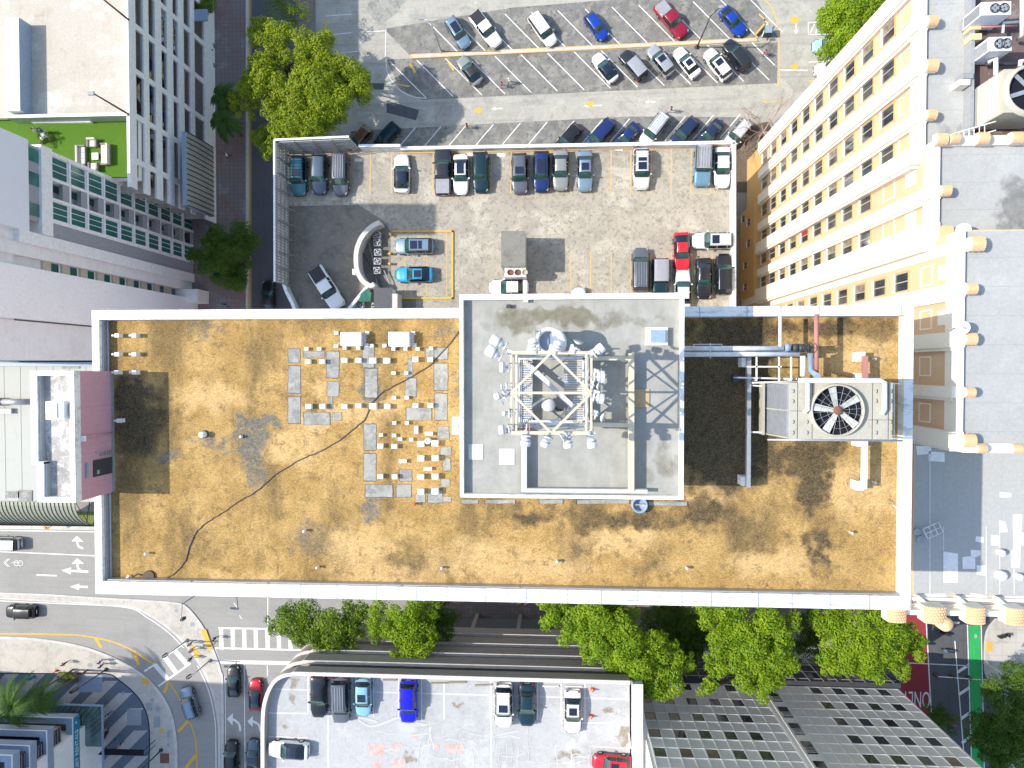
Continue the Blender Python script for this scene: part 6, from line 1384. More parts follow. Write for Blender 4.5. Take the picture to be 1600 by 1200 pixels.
g = MB(); p = P(190, 915, bt+.6); g.ebar((p[0]-.25, p[1]-.5, PZ+.02), (p[0]+.2, p[1]+.55, bt+.15), .12, .04, 'cap'); thingmesh('plank', g, 'narrow white plank leaning on the south west parapet corner', 'plank')
cb = smoothpts([(240, 907), (262, 902), (276, 893), (290, 875), (298, 850), (308, 830), (325, 815), (350, 800), (375, 782), (400, 768), (430, 742), (470, 718), (500, 705), (530, 688), (560, 664), (572, 652), (580, 632), (600, 612), (640, 590), (670, 572), (700, 540), (717, 518)], 5)
g = MB(); g.tube([P3(u+random.uniform(-.6, .6), v+random.uniform(-.6, .6), bt+.05) for u, v in cb], .035, 'darksteel', 5); thingmesh('cable', g, 'long black cable snaking diagonally over the gravel roof', 'cable')
c = P(712.5, 665, bt+4); g = MB(); g.box(-.22, -.5, 0, .3, .5, .5, 'cap'); g.lathe([(.2, .5), (.2, .56), (0, .57)], 'coping', 0, 0, 16); o = thingmesh('wall_fan', g, 'small white fan box fixed to the west wall of the grey penthouse', 'fan'); o.location = (c[0], c[1], bt+3.6)
c = P(1000, 790, bt+.5); t = thing('round_sump', 'dark round sump with grey rim against the south wall of the grey penthouse', 'sump', (c[0], c[1], bt)); g = MB(); g.lathe([(.5, 0), (.5, .45), (.4, .45), (.38, .05), (0, .05)], 'steelblue', nseg=24); g.build('rim', t); g = MB(); g.ebar((-.3, 0, .3), (.35, .05, .3), .08, .05, 'steel'); g.build('crossbar', t)
for i, (u, v, lb) in enumerate(((743, 660, ''),)): pass
# =====================================================================  VEHICLES
def carpaint(name, c, metal=.0, rough=.28):
    g = NG(name); g.out(tuple(c), rough, .5); g.b.inputs['Metallic'].default_value = metal; g.b.inputs['Coat Weight'].default_value = .12; g.b.inputs['Coat Roughness'].default_value = .05
    return g.m
M['tyre'] = plain('tyre rubber', (.02, .02, .02), .85); M['rim'] = plain('alloy rim', (.45, .46, .47), .35, .5, .7)
M['carglass'] = plain('car glass', (.008, .015, .02), .06, .9, var=.5, scale=.7); M['wshield'] = plain('windscreen glass', (.02, .06, .055), .06, .9, var=.7, scale=1.6)
M['sunroof'] = plain('sunroof glass', (.012, .016, .035), .06, .9); M['headlamp'] = plain('headlamp', (.30, .31, .33), .15, .8); M['taillamp'] = plain('tail lamp', (.30, .012, .012), .25, .7)
M['trim'] = plain('black trim', (.03, .03, .033), .5)
PC = {k: carpaint('paint '+k, c, m) for k, c, m in (('white', (.80, .80, .79), 0), ('black', (.014, .015, .018), 0), ('darkblue', (.02, .035, .085), .2), ('navy', (.012, .03, .13), .1), ('blue', (.01, .05, .36), .1), ('vividblue', (.006, .006, .62), 0), ('skyblue', (.02, .30, .55), .1), ('paleblue', (.25, .48, .60), .2), ('silverblue', (.20, .29, .38), .3), ('silver', (.38, .40, .42), .3), ('grey', (.13, .14, .165), .3), ('bluegrey', (.085, .12, .165), .3), ('teal', (.05, .19, .22), .3), ('darkteal', (.01, .035, .05), .2), ('red', (.55, .015, .03), 0), ('darkred', (.30, .012, .035), .1), ('brown', (.16, .075, .03), .1), ('beige', (.30, .31, .29), .3), ('steelblue', (.13, .26, .36), .2), ('lightblue', (.35, .60, .80), .1), ('charcoal', (.03, .033, .04), .2), ('pearl', (.70, .71, .72), .2))}
# type: L, W, H, hood height, belt height, x of (cowl, windscreen top, roof end, rear glass foot), roof half width factor, deck height, nose roundness
TY = {'sedan': (4.75, 1.84, 1.45, .98, .95, (.85, .20, -1.15, -1.72), .70, 1.05, .30), 'coupe': (4.6, 1.88, 1.38, .95, .95, (.75, .05, -1.05, -1.95), .66, 1.02, .36), 'suv': (4.75, 1.92, 1.72, 1.08, 1.08, (1.0, .45, -1.85, -2.22), .76, 1.1, .24),
      'hatch': (4.2, 1.78, 1.5, .98, .98, (.85, .3, -1.5, -1.95), .74, 1.05, .30), 'van': (5.1, 1.98, 1.82, 1.08, 1.1, (1.35, .75, -2.15, -2.42), .80, 1.15, .28), 'boxy': (4.75, 1.92, 1.85, 1.15, 1.2, (.75, .52, -2.1, -2.25), .88, 1.15, .10), 'pickup': (5.7, 2.0, 1.88, 1.2, 1.15, (1.15, .55, -.75, -1.0), .78, 1.15, .16), 'jeep': (4.5, 1.88, 1.86, 1.12, 1.15, (.65, .50, -2.0, -2.12), .88, 1.12, .06)}
def carparts(ty, opts):
    L, W, Hh, hd, belt, (cw_, wt, re_, rg), rf, dk_, rd = TY[ty]; h2 = L/2; st = []
    def interp(x, pts):
        for (x0, y0), (x1, y1) in zip(pts[:-1], pts[1:]):
            if x0 <= x <= x1: t = (x-x0)/max(1e-6, x1-x0); t = t*t*(3-2*t); return y0+(y1-y0)*t
        return pts[-1][1] if x > pts[-1][0] else pts[0][1]
    rear = -h2; tp = [(rear, dk_-.30), (rear+.10, dk_-.06), (rear+.25, dk_)] if rg > rear+.4 else [(rear, dk_-.25), (rear+.08, dk_)]
    tops = tp+[(rg, dk_+.02), (re_, Hh-.03), ((re_+wt)/2, Hh), (wt, Hh-.05), (cw_, hd+.02), (h2-.45, hd-.10), (h2-.12, hd-.22), (h2, hd-.42)]
    tops = sorted(set(tops)); wid = [(rear, 1-rd*.55), (rear+.15, 1-rd*.25), (rear+.6, .985), (0, 1), (h2-1.0, .985), (h2-.5, 1-rd*.30), (h2-.15, 1-rd*.95), (h2, 1-rd*1.5-.06)]
    xs = [rear, rear+.06, rear+.15, rear+.3, rear+.55]+[rg, (rg*.5+re_*.5), re_]+[re_+(wt-re_)*k/6 for k in range(1, 6)]+[wt, wt*.66+cw_*.34, wt*.34+cw_*.66, cw_]+[cw_+(h2-.5-cw_)*k/4 for k in range(1, 4)]+[h2-.5, h2-.3, h2-.15, h2-.06, h2]
    xs = sorted(set(round(x, 3) for x in xs)); rows = []
    for x in xs:
        w_ = W/2*interp(x, wid); zt = interp(x, tops); cab = 0
        if rg < x < cw_: cab = min(1, max(0, (zt-belt)/(Hh-belt)))
        zb = min(belt, zt-.04); 
        wr = w_*(.93-(.93-rf)*cab); ez = .02+.02*(1-cab)
        if cab > 0: rows.append([(w_*.93, .22), (w_, .42), (w_, .70), (w_*.97, zb), (wr, max(zb+.01, zt-.07)), (wr*.90, zt-.02), (wr*.5, zt+ez*.5), (0, zt+ez)])
        else: rows.append([(w_*.93, .22), (w_, .42), (w_, .66*1.0), (w_*.97, max(.5, zt-.16)), (w_*.90, zt-.07), (w_*.80, zt-.03), (w_*.45, zt), (0, zt+.015)])
    n_ = len(rows[0]); V = []; 
    for x, r in zip(xs, rows):
        V.append([(x, -y, z) for y, z in r]+[(x, y, z) for y, z in r[::-1][1:]])
    m_ = len(V[0]); body, ws, rw_, sL, sR = MB(), MB(), MB(), MB(), MB()
    blackroof = opts.get('roof')
    rfm = MB()
    for i in range(len(xs)-1):
        xm = (xs[i]+xs[i+1])/2
        for j in range(m_-1):
            q = [V[i][j], V[i+1][j], V[i+1][j+1], V[i][j+1]]; side = j in (3, m_-5)
            tgt = body
            jj = min(j, m_-2-j)
            if rg+.12 < xm < cw_-.12 and jj == 3: tgt = sL if j < m_/2 else sR
            elif wt < xm < cw_ and jj >= 4: tgt = ws
            elif rg < xm < re_ and jj >= 4 and ty not in ('jeep',): tgt = rw_
            elif blackroof and re_ <= xm <= wt and jj >= 4: tgt = rfm
            tgt.face(q, 'P' if tgt is body else ('wshield' if tgt is ws else ('R' if tgt is rfm else 'carglass')), True)
    body.face(V[0][::-1], 'P'); body.face(V[-1], 'P')
    # underside
    body.face([(xs[0]+.1, -W/2*.8, .22), (xs[0]+.1, W/2*.8, .22), (xs[-1]-.2, W/2*.8, .22), (xs[-1]-.2, -W/2*.8, .22)], 'trim')
    return body, ws, rw_, sL, sR, rfm
CACHE = {}
GRP = {}
def weld(o):
    bm = bmesh.new(); bm.from_mesh(o.data); bmesh.ops.remove_doubles(bm, verts=bm.verts, dist=.0008); bm.to_mesh(o.data); bm.free()
    if any(True for _ in o.data.polygons): o.data.polygons.foreach_set('use_smooth', [True]*len(o.data.polygons))
def car(u, v, z, ang, ty, col, label, cat='car', name='parked_car', grp='cars', **op):
    L, W, Hh, hd, belt, (cw_, wt, re_, rg), rf, dk_, rd = TY[ty]
    key = (ty, col, tuple(sorted(op.items())))
    c = P(u, v, z+.8)
    if key in CACHE:
        t = copy_tree(CACHE[key]); t.location = (c[0], c[1], z); t.rotation_euler = (0, 0, R_(ang)); t.name = name; return tag(t, label, cat, grp)
    M['P'] = PC[col]; M['R'] = {'black': M['sunroof'], 'grey': M['midgrey'], 'trim': M['trim']}.get(op.get('roof'), M['trim'])
    t = thing(name, label, cat, (c[0], c[1], z), R_(ang), grp)
    b, ws, rw_, sL, sR, rfm = carparts(ty, op)
    for mb, nm in ((b, 'body'), (ws, 'windscreen'), (rw_, 'rear_window'), (sL, 'side_window'), (sR, 'side_window'), (rfm, 'roof')):
        if mb.f: weld(mb.build(nm, t))
    # window pillars, wheels, lamps, mirrors
    if ty in ('sedan', 'suv', 'hatch', 'van', 'boxy', 'jeep', 'pickup'):
        for x in ([-.35] if ty in ('pickup',) else ([-.35, re_+.35] if ty in ('suv', 'van', 'boxy') else [-.4])):
            for s_ in (-1, 1):
                g = MB(); g.ebar((x, s_*W/2*.975, belt-.01), (x, s_*W/2*(rf+.01)*1.0, Hh-.07), .07, .04, 'P' if ty != 'van' else 'trim', (1, 0, 0)); g.build('pillar', t)
    wx_ = L*.30; wr_ = .34 if ty in ('sedan', 'coupe', 'hatch') else .38
    for x in (wx_, -wx_*.98):
        for s_ in (-1, 1):
            g = MB(); g.lathe([(.001, -.11), (wr_*.9, -.11), (wr_, -.08), (wr_, .08), (wr_*.9, .11), (.001, .11)], 'tyre', nseg=16, axis=(0, 1, 0), origin=(x, s_*(W/2-.07), wr_)); wh = g.build('wheel', t)
            g = MB(); g.lathe([(.001, .125), (wr_*.6, .115), (wr_*.62, .09)], 'rim', nseg=12, axis=(0, s_, 0), origin=(x, s_*(W/2-.07), wr_)); g.build('rim', wh)
    for s_ in (-1, 1):
        g = MB(); g.ebar((L/2-.34, s_*W/2*(.93-rd*.35), hd-.22), (L/2-.10, s_*W/2*(.74-rd*.3), hd-.24), .12, .10, 'headlamp'); g.build('headlight', t)
        g = MB(); g.ebar((-L/2+.05, s_*W/2*(.96-rd*.45), dk_-.18), (-L/2+.04, s_*W/2*.6, dk_-.16), .12, .13, 'taillamp'); g.build('tail_light', t)
        g = MB(); g.prism([(cw_-.38, s_*W/2*.96), (cw_-.22, s_*(W/2*.96)), (cw_-.25, s_*(W/2+.17)), (cw_-.40, s_*(W/2+.17))], belt-.02, belt+.13, 'P'); g.build('mirror', t)
    if op.get('sun'):
        k = op['sun']; g = MB(); x0_, x1_ = (wt-1.0, wt-.18) if k == 1 else (wt-1.65, wt-.12); y_ = W/2*rf*.66
        zz = Hh+.04
        if k == 3: g.box(wt-1.0, -y_, Hh-.02, wt-.15, y_, zz, 'sunroof'); g.box(wt-1.55, -y_, Hh-.02, wt-1.12, y_, zz, 'sunroof')
        else: g.box(x0_, -y_, Hh-.02, x1_, y_, zz, 'sunroof')
        g.build('sunroof', t)
    if op.get('rails') or ty in ('suv', 'van', 'boxy'):
        for s_ in (-1, 1): g = MB(); g.tube([(re_+.1, s_*W/2*rf*.93, Hh-.02), (re_+.2, s_*W/2*rf*.93, Hh+.05), (wt-.2, s_*W/2*rf*.93, Hh+.05), (wt-.05, s_*W/2*rf*.93, Hh-.03)], .025, 'trim' if col != 'silver' else 'rim', 5); g.build('roof_rail', t)
    if ty == 'pickup':
        g = MB(); g.box(-L/2+.12, -W/2*.80, dk_-.0, rg-.05, W/2*.80, dk_+.06, 'trim' if op.get('bed') != 'grey' else 'midgrey'); g.build('bed_cover', t)
    if op.get('ribs'):
        g = MB()
        for k in range(5): g.box(re_+.2, -W/2*rf*.75+k*W*rf*.18, Hh-.01, wt-.15, -W/2*rf*.75+k*W*rf*.18+.05, Hh+.045, 'rim'); 
        g.build('roof_rib', t)
    g = MB(); g.box(L/2-.03, -.45, .38, L/2+.015, .45, .60, 'trim'); g.build('grille', t)
    g = MB(); g.box(-L/2-.015, -.26, .55, -L/2+.02, .26, .68, 'white'); g.build('number_plate', t)
    # shut lines of bonnet and wipers
    g = MB(); g.ebar((cw_+.03, -W*.36, hd+.035), (cw_+.03, W*.36, hd+.035), .06, .02, 'trim'); g.build('wiper', t)
    CACHE[key] = t; return t
Lg = 'cars in the street level car park'; Dg = 'cars on the raised parking deck'; Sg = 'cars on the south garage roof'; Rg = 'vehicles on the streets'
car(715.5, 51, 0, -57, 'suv', 'silverblue', 'silver blue SUV with sunroof, leftmost of the upper slanted row', grp=Lg, sun=2)
car(759, 46, 0, -53, 'pickup', 'white', 'white pickup with dark bed cover in the upper slanted row', 'pickup', 'pickup_truck', Lg)
car(848, 46, 0, -55, 'van', 'white', 'white minivan in the upper slanted row, between the white pickup and the blue car', 'minivan', 'parked_van', Lg)
car(932, 41, 0, -54, 'hatch', 'blue', 'deep blue hatchback in the upper slanted row, left of the red pickup', grp=Lg)
car(1049, 31, 0, -52, 'pickup', 'darkred', 'dark red pickup with grey bed cover in the upper slanted row', 'pickup', 'pickup_truck', Lg, bed='grey')
car(1146, 33, 0, -52, 'coupe', 'blue', 'deep blue coupe at the right end of the upper slanted row', grp=Lg)
car(733, 109, 0, 127, 'coupe', 'beige', 'small grey green car with dark roof, alone below the long yellow kerb', grp=Lg, roof='trim')
car(944.7, 105, 0, 127, 'coupe', 'white', 'white coupe with black glass roof, leftmost of the six below the kerb', grp=Lg, roof='black')
car(989, 101, 0, 129, 'jeep', 'charcoal', 'dark off-roader with grey soft top below the long kerb', 'off-roader', grp=Lg, roof='grey')
car(1032, 94.5, 0, 127, 'suv', 'silver', 'silver SUV with sunroof between the dark off-roader and the white sedan', grp=Lg, sun=1)
car(1073, 97, 0, 127, 'sedan', 'white', 'white sedan with small sunroof below the long kerb', grp=Lg, sun=1)
car(1121, 100, 0, 127, 'suv', 'white', 'white SUV with small sunroof beside the white sedan below the kerb', grp=Lg, sun=1)
car(1151, 85.5, 0, 127, 'suv', 'charcoal', 'dark SUV at the right end of the row below the long kerb', grp=Lg)
car(561, 217, 0, 228, 'hatch', 'brown', 'brown car half hidden behind the slatted screen, under the big tree', grp=Lg)
car(603, 215, 0, 228, 'suv', 'darkteal', 'dark teal SUV behind the parapet beside the brown car', grp=Lg)
car(887, 217, 0, 228, 'suv', 'black', 'black SUV behind the parapet, first of the right hand row', grp=Lg)
car(937, 211, 0, 228, 'van', 'navy', 'long navy van behind the parapet, second of the right hand row', 'van', 'parked_van', Lg)
car(978, 215, 0, 228, 'sedan', 'navy', 'navy car behind the parapet, left of the white rack truck', grp=Lg)
rt = car(1022, 202, 0, 232, 'van', 'pearl', 'white van with ladder rack behind the parapet', 'van', 'parked_van', Lg, ribs=1)
car(1069, 207, 0, 228, 'suv', 'darkblue', 'dark blue SUV behind the parapet, right of the rack van', grp=Lg)
car(1108, 210, 0, 228, 'sedan', 'darkblue', 'dark blue sedan behind the parapet beside the bare tree', grp=Lg)
car(1152, 210, 0, 230, 'suv', 'pearl', 'white SUV under the branches of the bare tree', grp=Lg)
car(1294, 71, 0, 180, 'hatch', 'lightblue', 'light blue car half hidden under the top right tree', grp=Lg)
car(1299, 108, 0, 180, 'coupe', 'white', 'white coupe with black roof between the top right tree and the hotel', grp=Lg, roof='black')
d = DZ
car(466.5, 274.5, d, -91, 'suv', 'teal', 'teal SUV with dark sunroof beside the slatted screen', grp=Dg, sun=1)
car(499, 272, d, -92, 'suv', 'bluegrey', 'blue grey SUV between the teal SUV and the grey ribbed SUV', grp=Dg)
car(532, 272, d, -91, 'van', 'grey', 'grey minivan with ribbed roof, third from the slatted screen', 'minivan', 'parked_van', Dg, ribs=1)
car(627.5, 270, d, 90, 'coupe', 'white', 'white coupe with full black glass roof standing alone on the deck', grp=Dg, roof='black')
car(692, 267, d, 90, 'pickup', 'charcoal', 'charcoal pickup with grey bed cover beside the white sedan on the deck', 'pickup', 'pickup_truck', Dg, bed='grey')
car(720, 272.5, d, -90, 'sedan', 'white', 'white sedan with dark sunroof next to the charcoal pickup', grp=Dg, sun=2)
car(751, 269, d, -89, 'suv', 'darkteal', 'dark teal SUV beside the white sedan on the deck', grp=Dg)
car(812, 271, d, -89, 'suv', 'grey', 'grey SUV with sunroof, left of the navy SUV on the deck', grp=Dg, sun=1)
car(846, 268, d, -90, 'suv', 'navy', 'navy SUV with sunroof in the middle of the deck row', grp=Dg, sun=2)
car(876, 266, d, -90, 'sedan', 'beige', 'grey beige sedan in the middle of the deck row', grp=Dg)
car(914, 267.5, d, -90, 'sedan', 'silverblue', 'silver blue sedan with small dark sunroof in the middle of the deck row', grp=Dg, sun=1)
car(1002.5, 264, d, -90, 'suv', 'pearl', 'white SUV with two dark roof windows standing alone on the deck', grp=Dg, sun=3)
car(1098, 259, d, -92, 'boxy', 'steelblue', 'boxy steel blue wagon with grey ribbed roof near the deck corner', grp=Dg, roof='grey', ribs=1)
car(1129, 261.5, d, -90, 'sedan', 'white', 'white sedan in the north east corner of the deck', grp=Dg)
car(1114, 376, d, 180, 'suv', 'pearl', 'white SUV with sunroof parked crosswise at the east parapet', grp=Dg, sun=1)
car(1065.5, 394, d, -88, 'coupe', 'red', 'bright red coupe beside the crosswise white SUV', grp=Dg)
car(1001, 421, d, 90, 'van', 'grey', 'grey minivan with ribbed roof above the grey penthouse', 'minivan', 'parked_van', Dg, ribs=1)
car(1032, 434, d, -90, 'jeep', 'darkteal', 'teal off-roader with dark grey top above the grey penthouse', 'off-roader', grp=Dg, roof='grey')
car(1067, 452, d, 90, 'sedan', 'pearl', 'white sedan below the red coupe, half hidden by the penthouse', grp=Dg)
car(1100, 435, d, -89, 'sedan', 'black', 'glossy black sedan, left of the two black cars by the east parapet', grp=Dg)
car(1131, 428, d, 90, 'suv', 'black', 'glossy black SUV against the east parapet of the deck', grp=Dg)
car(794.6, 449, d, 180, 'sedan', 'white', 'white sedan crosswise in front of the air handling unit', grp=Dg)
car(904, 480, d, 90, 'sedan', 'pearl', 'white car of which only the nose shows over the penthouse parapet', grp=Dg)
car(647, 384.5, d, 180, 'suv', 'silverblue', 'pale blue silver SUV with two dark roof windows inside the yellow kerb', grp=Dg, sun=3)
car(646.5, 428.7, d, 180, 'coupe', 'skyblue', 'bright sky blue coupe inside the yellow kerb', grp=Dg, sun=1)
car(510.5, 450, d, -57, 'pickup', 'white', 'white pickup with dark bed driving on the curved ramp', 'pickup', 'pickup_truck', Dg)
car(419, 464, 0, 90, 'sedan', 'black', 'black car in the dark side street left of the deck', grp=Rg, name='moving_car')
z2 = GZ2
car(497.5, 1089, z2, -90, 'sedan', 'black', 'black sedan, leftmost of the row on the pale garage roof', grp=Sg)
car(532, 1095, z2, -89, 'van', 'grey', 'grey minivan with ribbed roof between the black sedan and the pale blue hatchback', 'minivan', 'parked_van', Sg, ribs=1)
car(567, 1091, z2, -90, 'hatch', 'paleblue', 'pale blue hatchback with sunroof on the pale garage roof', grp=Sg, sun=1)
car(638, 1097, z2, -90, 'suv', 'vividblue', 'vivid blue SUV standing alone on the pale garage roof', grp=Sg)
car(787, 1103.5, z2, -90, 'suv', 'white', 'white SUV with small sunroof on the pale garage roof', grp=Sg, sun=1)
car(823.5, 1102, z2, -90, 'sedan', 'darkteal', 'very dark teal sedan beside the white SUV on the pale roof', grp=Sg)
car(895, 1113.5, z2, -90, 'sedan', 'white', 'white sedan with sunroof beside the two orange cones', grp=Sg, sun=1)
car(450, 1173, z2, 178, 'coupe', 'white', 'white coupe with black glass roof parked crosswise on the pale roof', grp=Sg, roof='black')
car(956, 1194, z2, 177, 'hatch', 'red', 'red hatchback cut off by the bottom edge of the picture', grp=Sg, sun=1)
car(32, 956, 0, 180, 'suv', 'black', 'black SUV driving on the curved road at the left edge', grp=Rg, name='moving_car')
car(6, 850, 0, 180, 'van', 'pearl', 'white van entering at the left edge above the bicycle marking', 'van', 'moving_van', Rg)
car(296, 1099, 0, 108, 'suv', 'silverblue', 'silver SUV driving in the curved lane beside the plaza', grp=Rg, name='moving_car')
car(364.5, 1065, 0, 90, 'coupe', 'black', 'black car waiting at the stop line, left lane', grp=Rg, name='waiting_car')
car(398.5, 1086, 0, 90, 'coupe', 'red', 'red car with dark roof waiting at the stop line beside the garage', grp=Rg, name='waiting_car', roof='black')
car(361.5, 1183, 0, 90, 'suv', 'black', 'black SUV behind the left turn arrow at the bottom edge', grp=Rg, name='waiting_car')
car(395, 1181, 0, 90, 'sedan', 'bluegrey', 'blue grey sedan behind the second turn arrow at the bottom edge', grp=Rg, name='waiting_car', sun=1)
# cars glimpsed inside the white garage
for i, (u, v, z, cl, lb) in enumerate(((258.5, 38, 11.6, 'white', 'white car seen through the third slot of the white garage'), (216, 140, 16.8, 'charcoal', 'dark car seen through the top slot of the white garage'), (238, 120, 14.2, 'navy', 'navy car in the second slot, upper, of the white garage'), (258, 105, 11.5, 'charcoal', 'dark car in the third slot of the white garage'), (240, 188, 14.2, 'silver', 'silver car in the second slot of the white garage'), (259, 200, 11.5, 'navy', 'navy car in the lower third slot of the white garage'), (277, 52, 8.8, 'pearl', 'pale car in the fourth slot of the white garage'), (238, 262, 14.2, 'black', 'black car in the lower second slot of the white garage'))):
    fl = [18.0-1.05, 15.5-1.05, 12.8-1.05, 10.1-1.05, 7-1.05]; zf = min(fl, key=lambda a_: abs(a_-z)); c = P(u, v, zf+.8)
    t = car(u, v, zf, 90, 'sedan', cl, lb, grp='cars inside the white garage'); t.location.x = GX-1.35; t.location.z = zf
car(322, 85, 0, 90, 'sedan', 'black', 'black car beside the yellow marks at the foot of the white garage', grp=Rg)

# =====================================================================  PEOPLE
def person_mesh(pose):
    """one skinned body: joints -> skin modifier -> mesh (1.75 m, facing +X)"""
    lt, rt_ = (.34, -.30) if pose == 'walk' else (.04, -.04)
    J = [((0, 0, .93), .15), ((0, 0, 1.08), .135), ((.01, 0, 1.28), .155), ((.01, 0, 1.43), .12), ((.02, 0, 1.52), .055), ((.03, 0, 1.60), .085), ((.035, 0, 1.70), .088),
         ((0, .11, .88), .095), ((lt*.5, .12, .50), .062), ((lt*1.0-.06, .12, .09), .042), ((lt*1.0+.10, .13, .04), .04),
         ((0, -.11, .88), .095), ((rt_*.3+.05, -.12, .50), .062), ((rt_*1.0-.06, -.12, .10), .042), ((rt_*1.0+.09, -.13, .04), .04),
         ((0, .20, 1.41), .06), ((-lt*.35, .26, 1.14), .045), ((.12-lt*.2, .25, .92), .034), ((.19-lt*.2, .24, .86), .036),
         ((0, -.20, 1.41), .06), ((-rt_*.5, -.26, 1.14), .045), ((.14-rt_*.7, -.24, .95), .034), ((.22-rt_*.7, -.23, .91), .036)]
    E = [(0, 1), (1, 2), (2, 3), (3, 4), (4, 5), (5, 6), (0, 7), (7, 8), (8, 9), (9, 10), (0, 11), (11, 12), (12, 13), (13, 14), (3, 15), (15, 16), (16, 17), (17, 18), (3, 19), (19, 20), (20, 21), (21, 22)]
    me = bpy.data.meshes.new('p'); me.from_pydata([j[0] for j in J], E, []); o = bpy.data.objects.new('p', me); COL.objects.link(o)
    m_ = o.modifiers.new('s', 'SKIN'); 
    for i, j in enumerate(J): me.skin_vertices[0].data[i].radius = (j[1]*.95, j[1]*(1.15 if i in (1, 2, 3) else .95))
    me.skin_vertices[0].data[0].use_root = True
    o.modifiers.new('u', 'SUBSURF').levels = 1; bpy.context.view_layer.update()
    r = bpy.data.meshes.new_from_object(o.evaluated_get(bpy.context.evaluated_depsgraph_get())); bpy.data.objects.remove(o); return r
PM = {k: person_mesh(k) for k in ('walk', 'stand')}
for k, me_ in PM.items():
    me_.materials.clear()
    for nm in ('skin', 'trim', 'white', 'trim'): me_.materials.append(M[nm])
    for p in me_.polygons:
        c = p.center; p.use_smooth = True
        arm = abs(c.y) > .2 and c.z < 1.2
        p.material_index = 0 if (c.z > 1.47 or arm) else (2 if c.z > .93 else (1 if c.z > .09 else 3))
CL = {k: plain('cloth '+k, c, .85) for k, c in (('pink', (.45, .10, .17)), ('white', (.72, .72, .70)), ('black', (.02, .02, .022)), ('navy', (.02, .04, .12)), ('blue', (.03, .10, .42)), ('grey', (.25, .26, .28)), ('maroon', (.16, .03, .06)), ('tan', (.36, .27, .18)), ('jeans', (.06, .10, .19)))}
HC = plain('dark hair', (.025, .018, .012), .7); HW_ = plain('white cap cloth', (.75, .75, .74), .8)
def person(u, v, z, ang, shirt, legs, label, pose='walk', hair=None, grp=None):
    me_ = PM[pose].copy(); me_.materials[2] = CL[shirt]; me_.materials[1] = CL[legs]
    o = bpy.data.objects.new('person', me_); COL.objects.link(o); c = P(u, v, z+.5); o.location = (c[0], c[1], z); o.rotation_euler = (0, 0, R_(ang)); s_ = random.uniform(.95, 1.04); o.scale = (s_, s_, s_)
    tag(o, label, 'person', grp); g = MB(); M['hair_'] = hair or HC
    g.lathe([(.096, 1.665), (.106, 1.70), (.098, 1.76), (.06, 1.80), (.001, 1.815)], 'hair_', .03, 0, 14); g.build('cap' if hair else 'hair', o); return o
person(784, 134, 0, 20, 'pink', 'pink', 'person in pink walking across the car park bays', grp='people on foot in the car park'); person(796, 128, 0, 200, 'white', 'black', 'person with white cap beside the person in pink', hair=HW_, grp='people on foot in the car park')
person(730, 198, 0, 0, 'black', 'black', 'person in black standing where a bay line meets the lane, left of the parked row', 'stand', grp='people on foot in the car park'); person(1048, 172.5, 0, 180, 'maroon', 'grey', 'person in maroon walking in the lane north of the rack van', grp='people on foot in the car park')
person(1194, 84, 0, 180, 'pink', 'maroon', 'person in pink beside the right end of the long kerb', 'stand', grp='people on foot in the car park')
person(338, 996, 0, 0, 'navy', 'black', 'person in navy stepping onto the right hand crosswalk', grp='people at the crossing')
person(300, 1004, .16, 200, 'grey', 'black', 'northernmost person waiting on the yellow tactile paving', grp='people at the crossing'); person(302, 1014, .16, 30, 'tan', 'black', 'person in tan on the traffic island between the yellow strips', grp='people at the crossing'); person(301, 1027, .16, 200, 'black', 'jeans', 'southernmost person at the lower yellow strip', grp='people at the crossing')
person(104, 1035, .16, 190, 'maroon', 'black', 'person in maroon walking on the pale plaza edge', grp='people on the plaza'); person(160, 1032, .16, 150, 'blue', 'jeans', 'person in bright blue at the plaza kerb', grp='people on the plaza'); person(162, 1038, .16, 150, 'navy', 'black', 'person in navy right below the person in bright blue', grp='people on the plaza')
person(173, 1113, .17, 90, 'blue', 'blue', 'person all in blue sitting outside the shop front', 'stand', grp='people on the plaza'); person(166, 1139, .17, 80, 'tan', 'grey', 'person in tan beside the white shop wall', grp='people on the plaza'); person(189, 1162, .17, 10, 'grey', 'black', 'person in grey north of the black awning', grp='people on the plaza'); person(160, 1143, .17, 250, 'black', 'black', 'person in black close to the white shop wall', 'stand', grp='people on the plaza')
person(357, 244, .125, 200, 'white', 'black', 'person in white on the brick pavement below the dark palms', grp='people on the brick pavement'); person(353, 476, .125, 90, 'black', 'jeans', 'person in black on the brick pavement below the round street tree', grp='people on the brick pavement')
# scooters with riders in the east street
def scooter(u, v, ang, col, label, rider=None):
    c = P(u, v, .5); t = thing('motor_scooter', label, 'scooter', (c[0], c[1], .012 if u < 1540 else .14), R_(ang), 'scooters in the east street')
    for x in (-.62, .62): g = MB(); g.lathe([(.001, -.06), (.22, -.06), (.25, 0), (.22, .06), (.001, .06)], 'tyre', nseg=14, axis=(0, 1, 0), origin=(x, 0, .25)); g.build('wheel', t)
    M['P'] = PC[col]; g = MB(); g.prism([(-.8, -.12), (-.5, -.2), (.1, -.17), (.15, .17), (-.5, .2), (-.8, .12)], .4, .72, 'P'); g.prism([(.35, -.2), (.6, -.14), (.6, .14), (.35, .2)], .3, .85, 'P'); g.box(.1, -.15, .28, .4, .15, .34, 'trim'); g.build('body', t)
    g = MB(); g.prism([(-.75, -.13), (.1, -.13), (.1, .13), (-.75, .13)], .721, .82, 'trim'); g.build('seat', t); g = MB(); g.tube([(.42, 0, .85), (.36, 0, 1.02)], .03, 'trim', 6); g.tube([(.3, -.33, 1.03), (.36, 0, 1.02), (.3, .33, 1.03)], .025, 'trim', 6); g.build('handlebar', t)
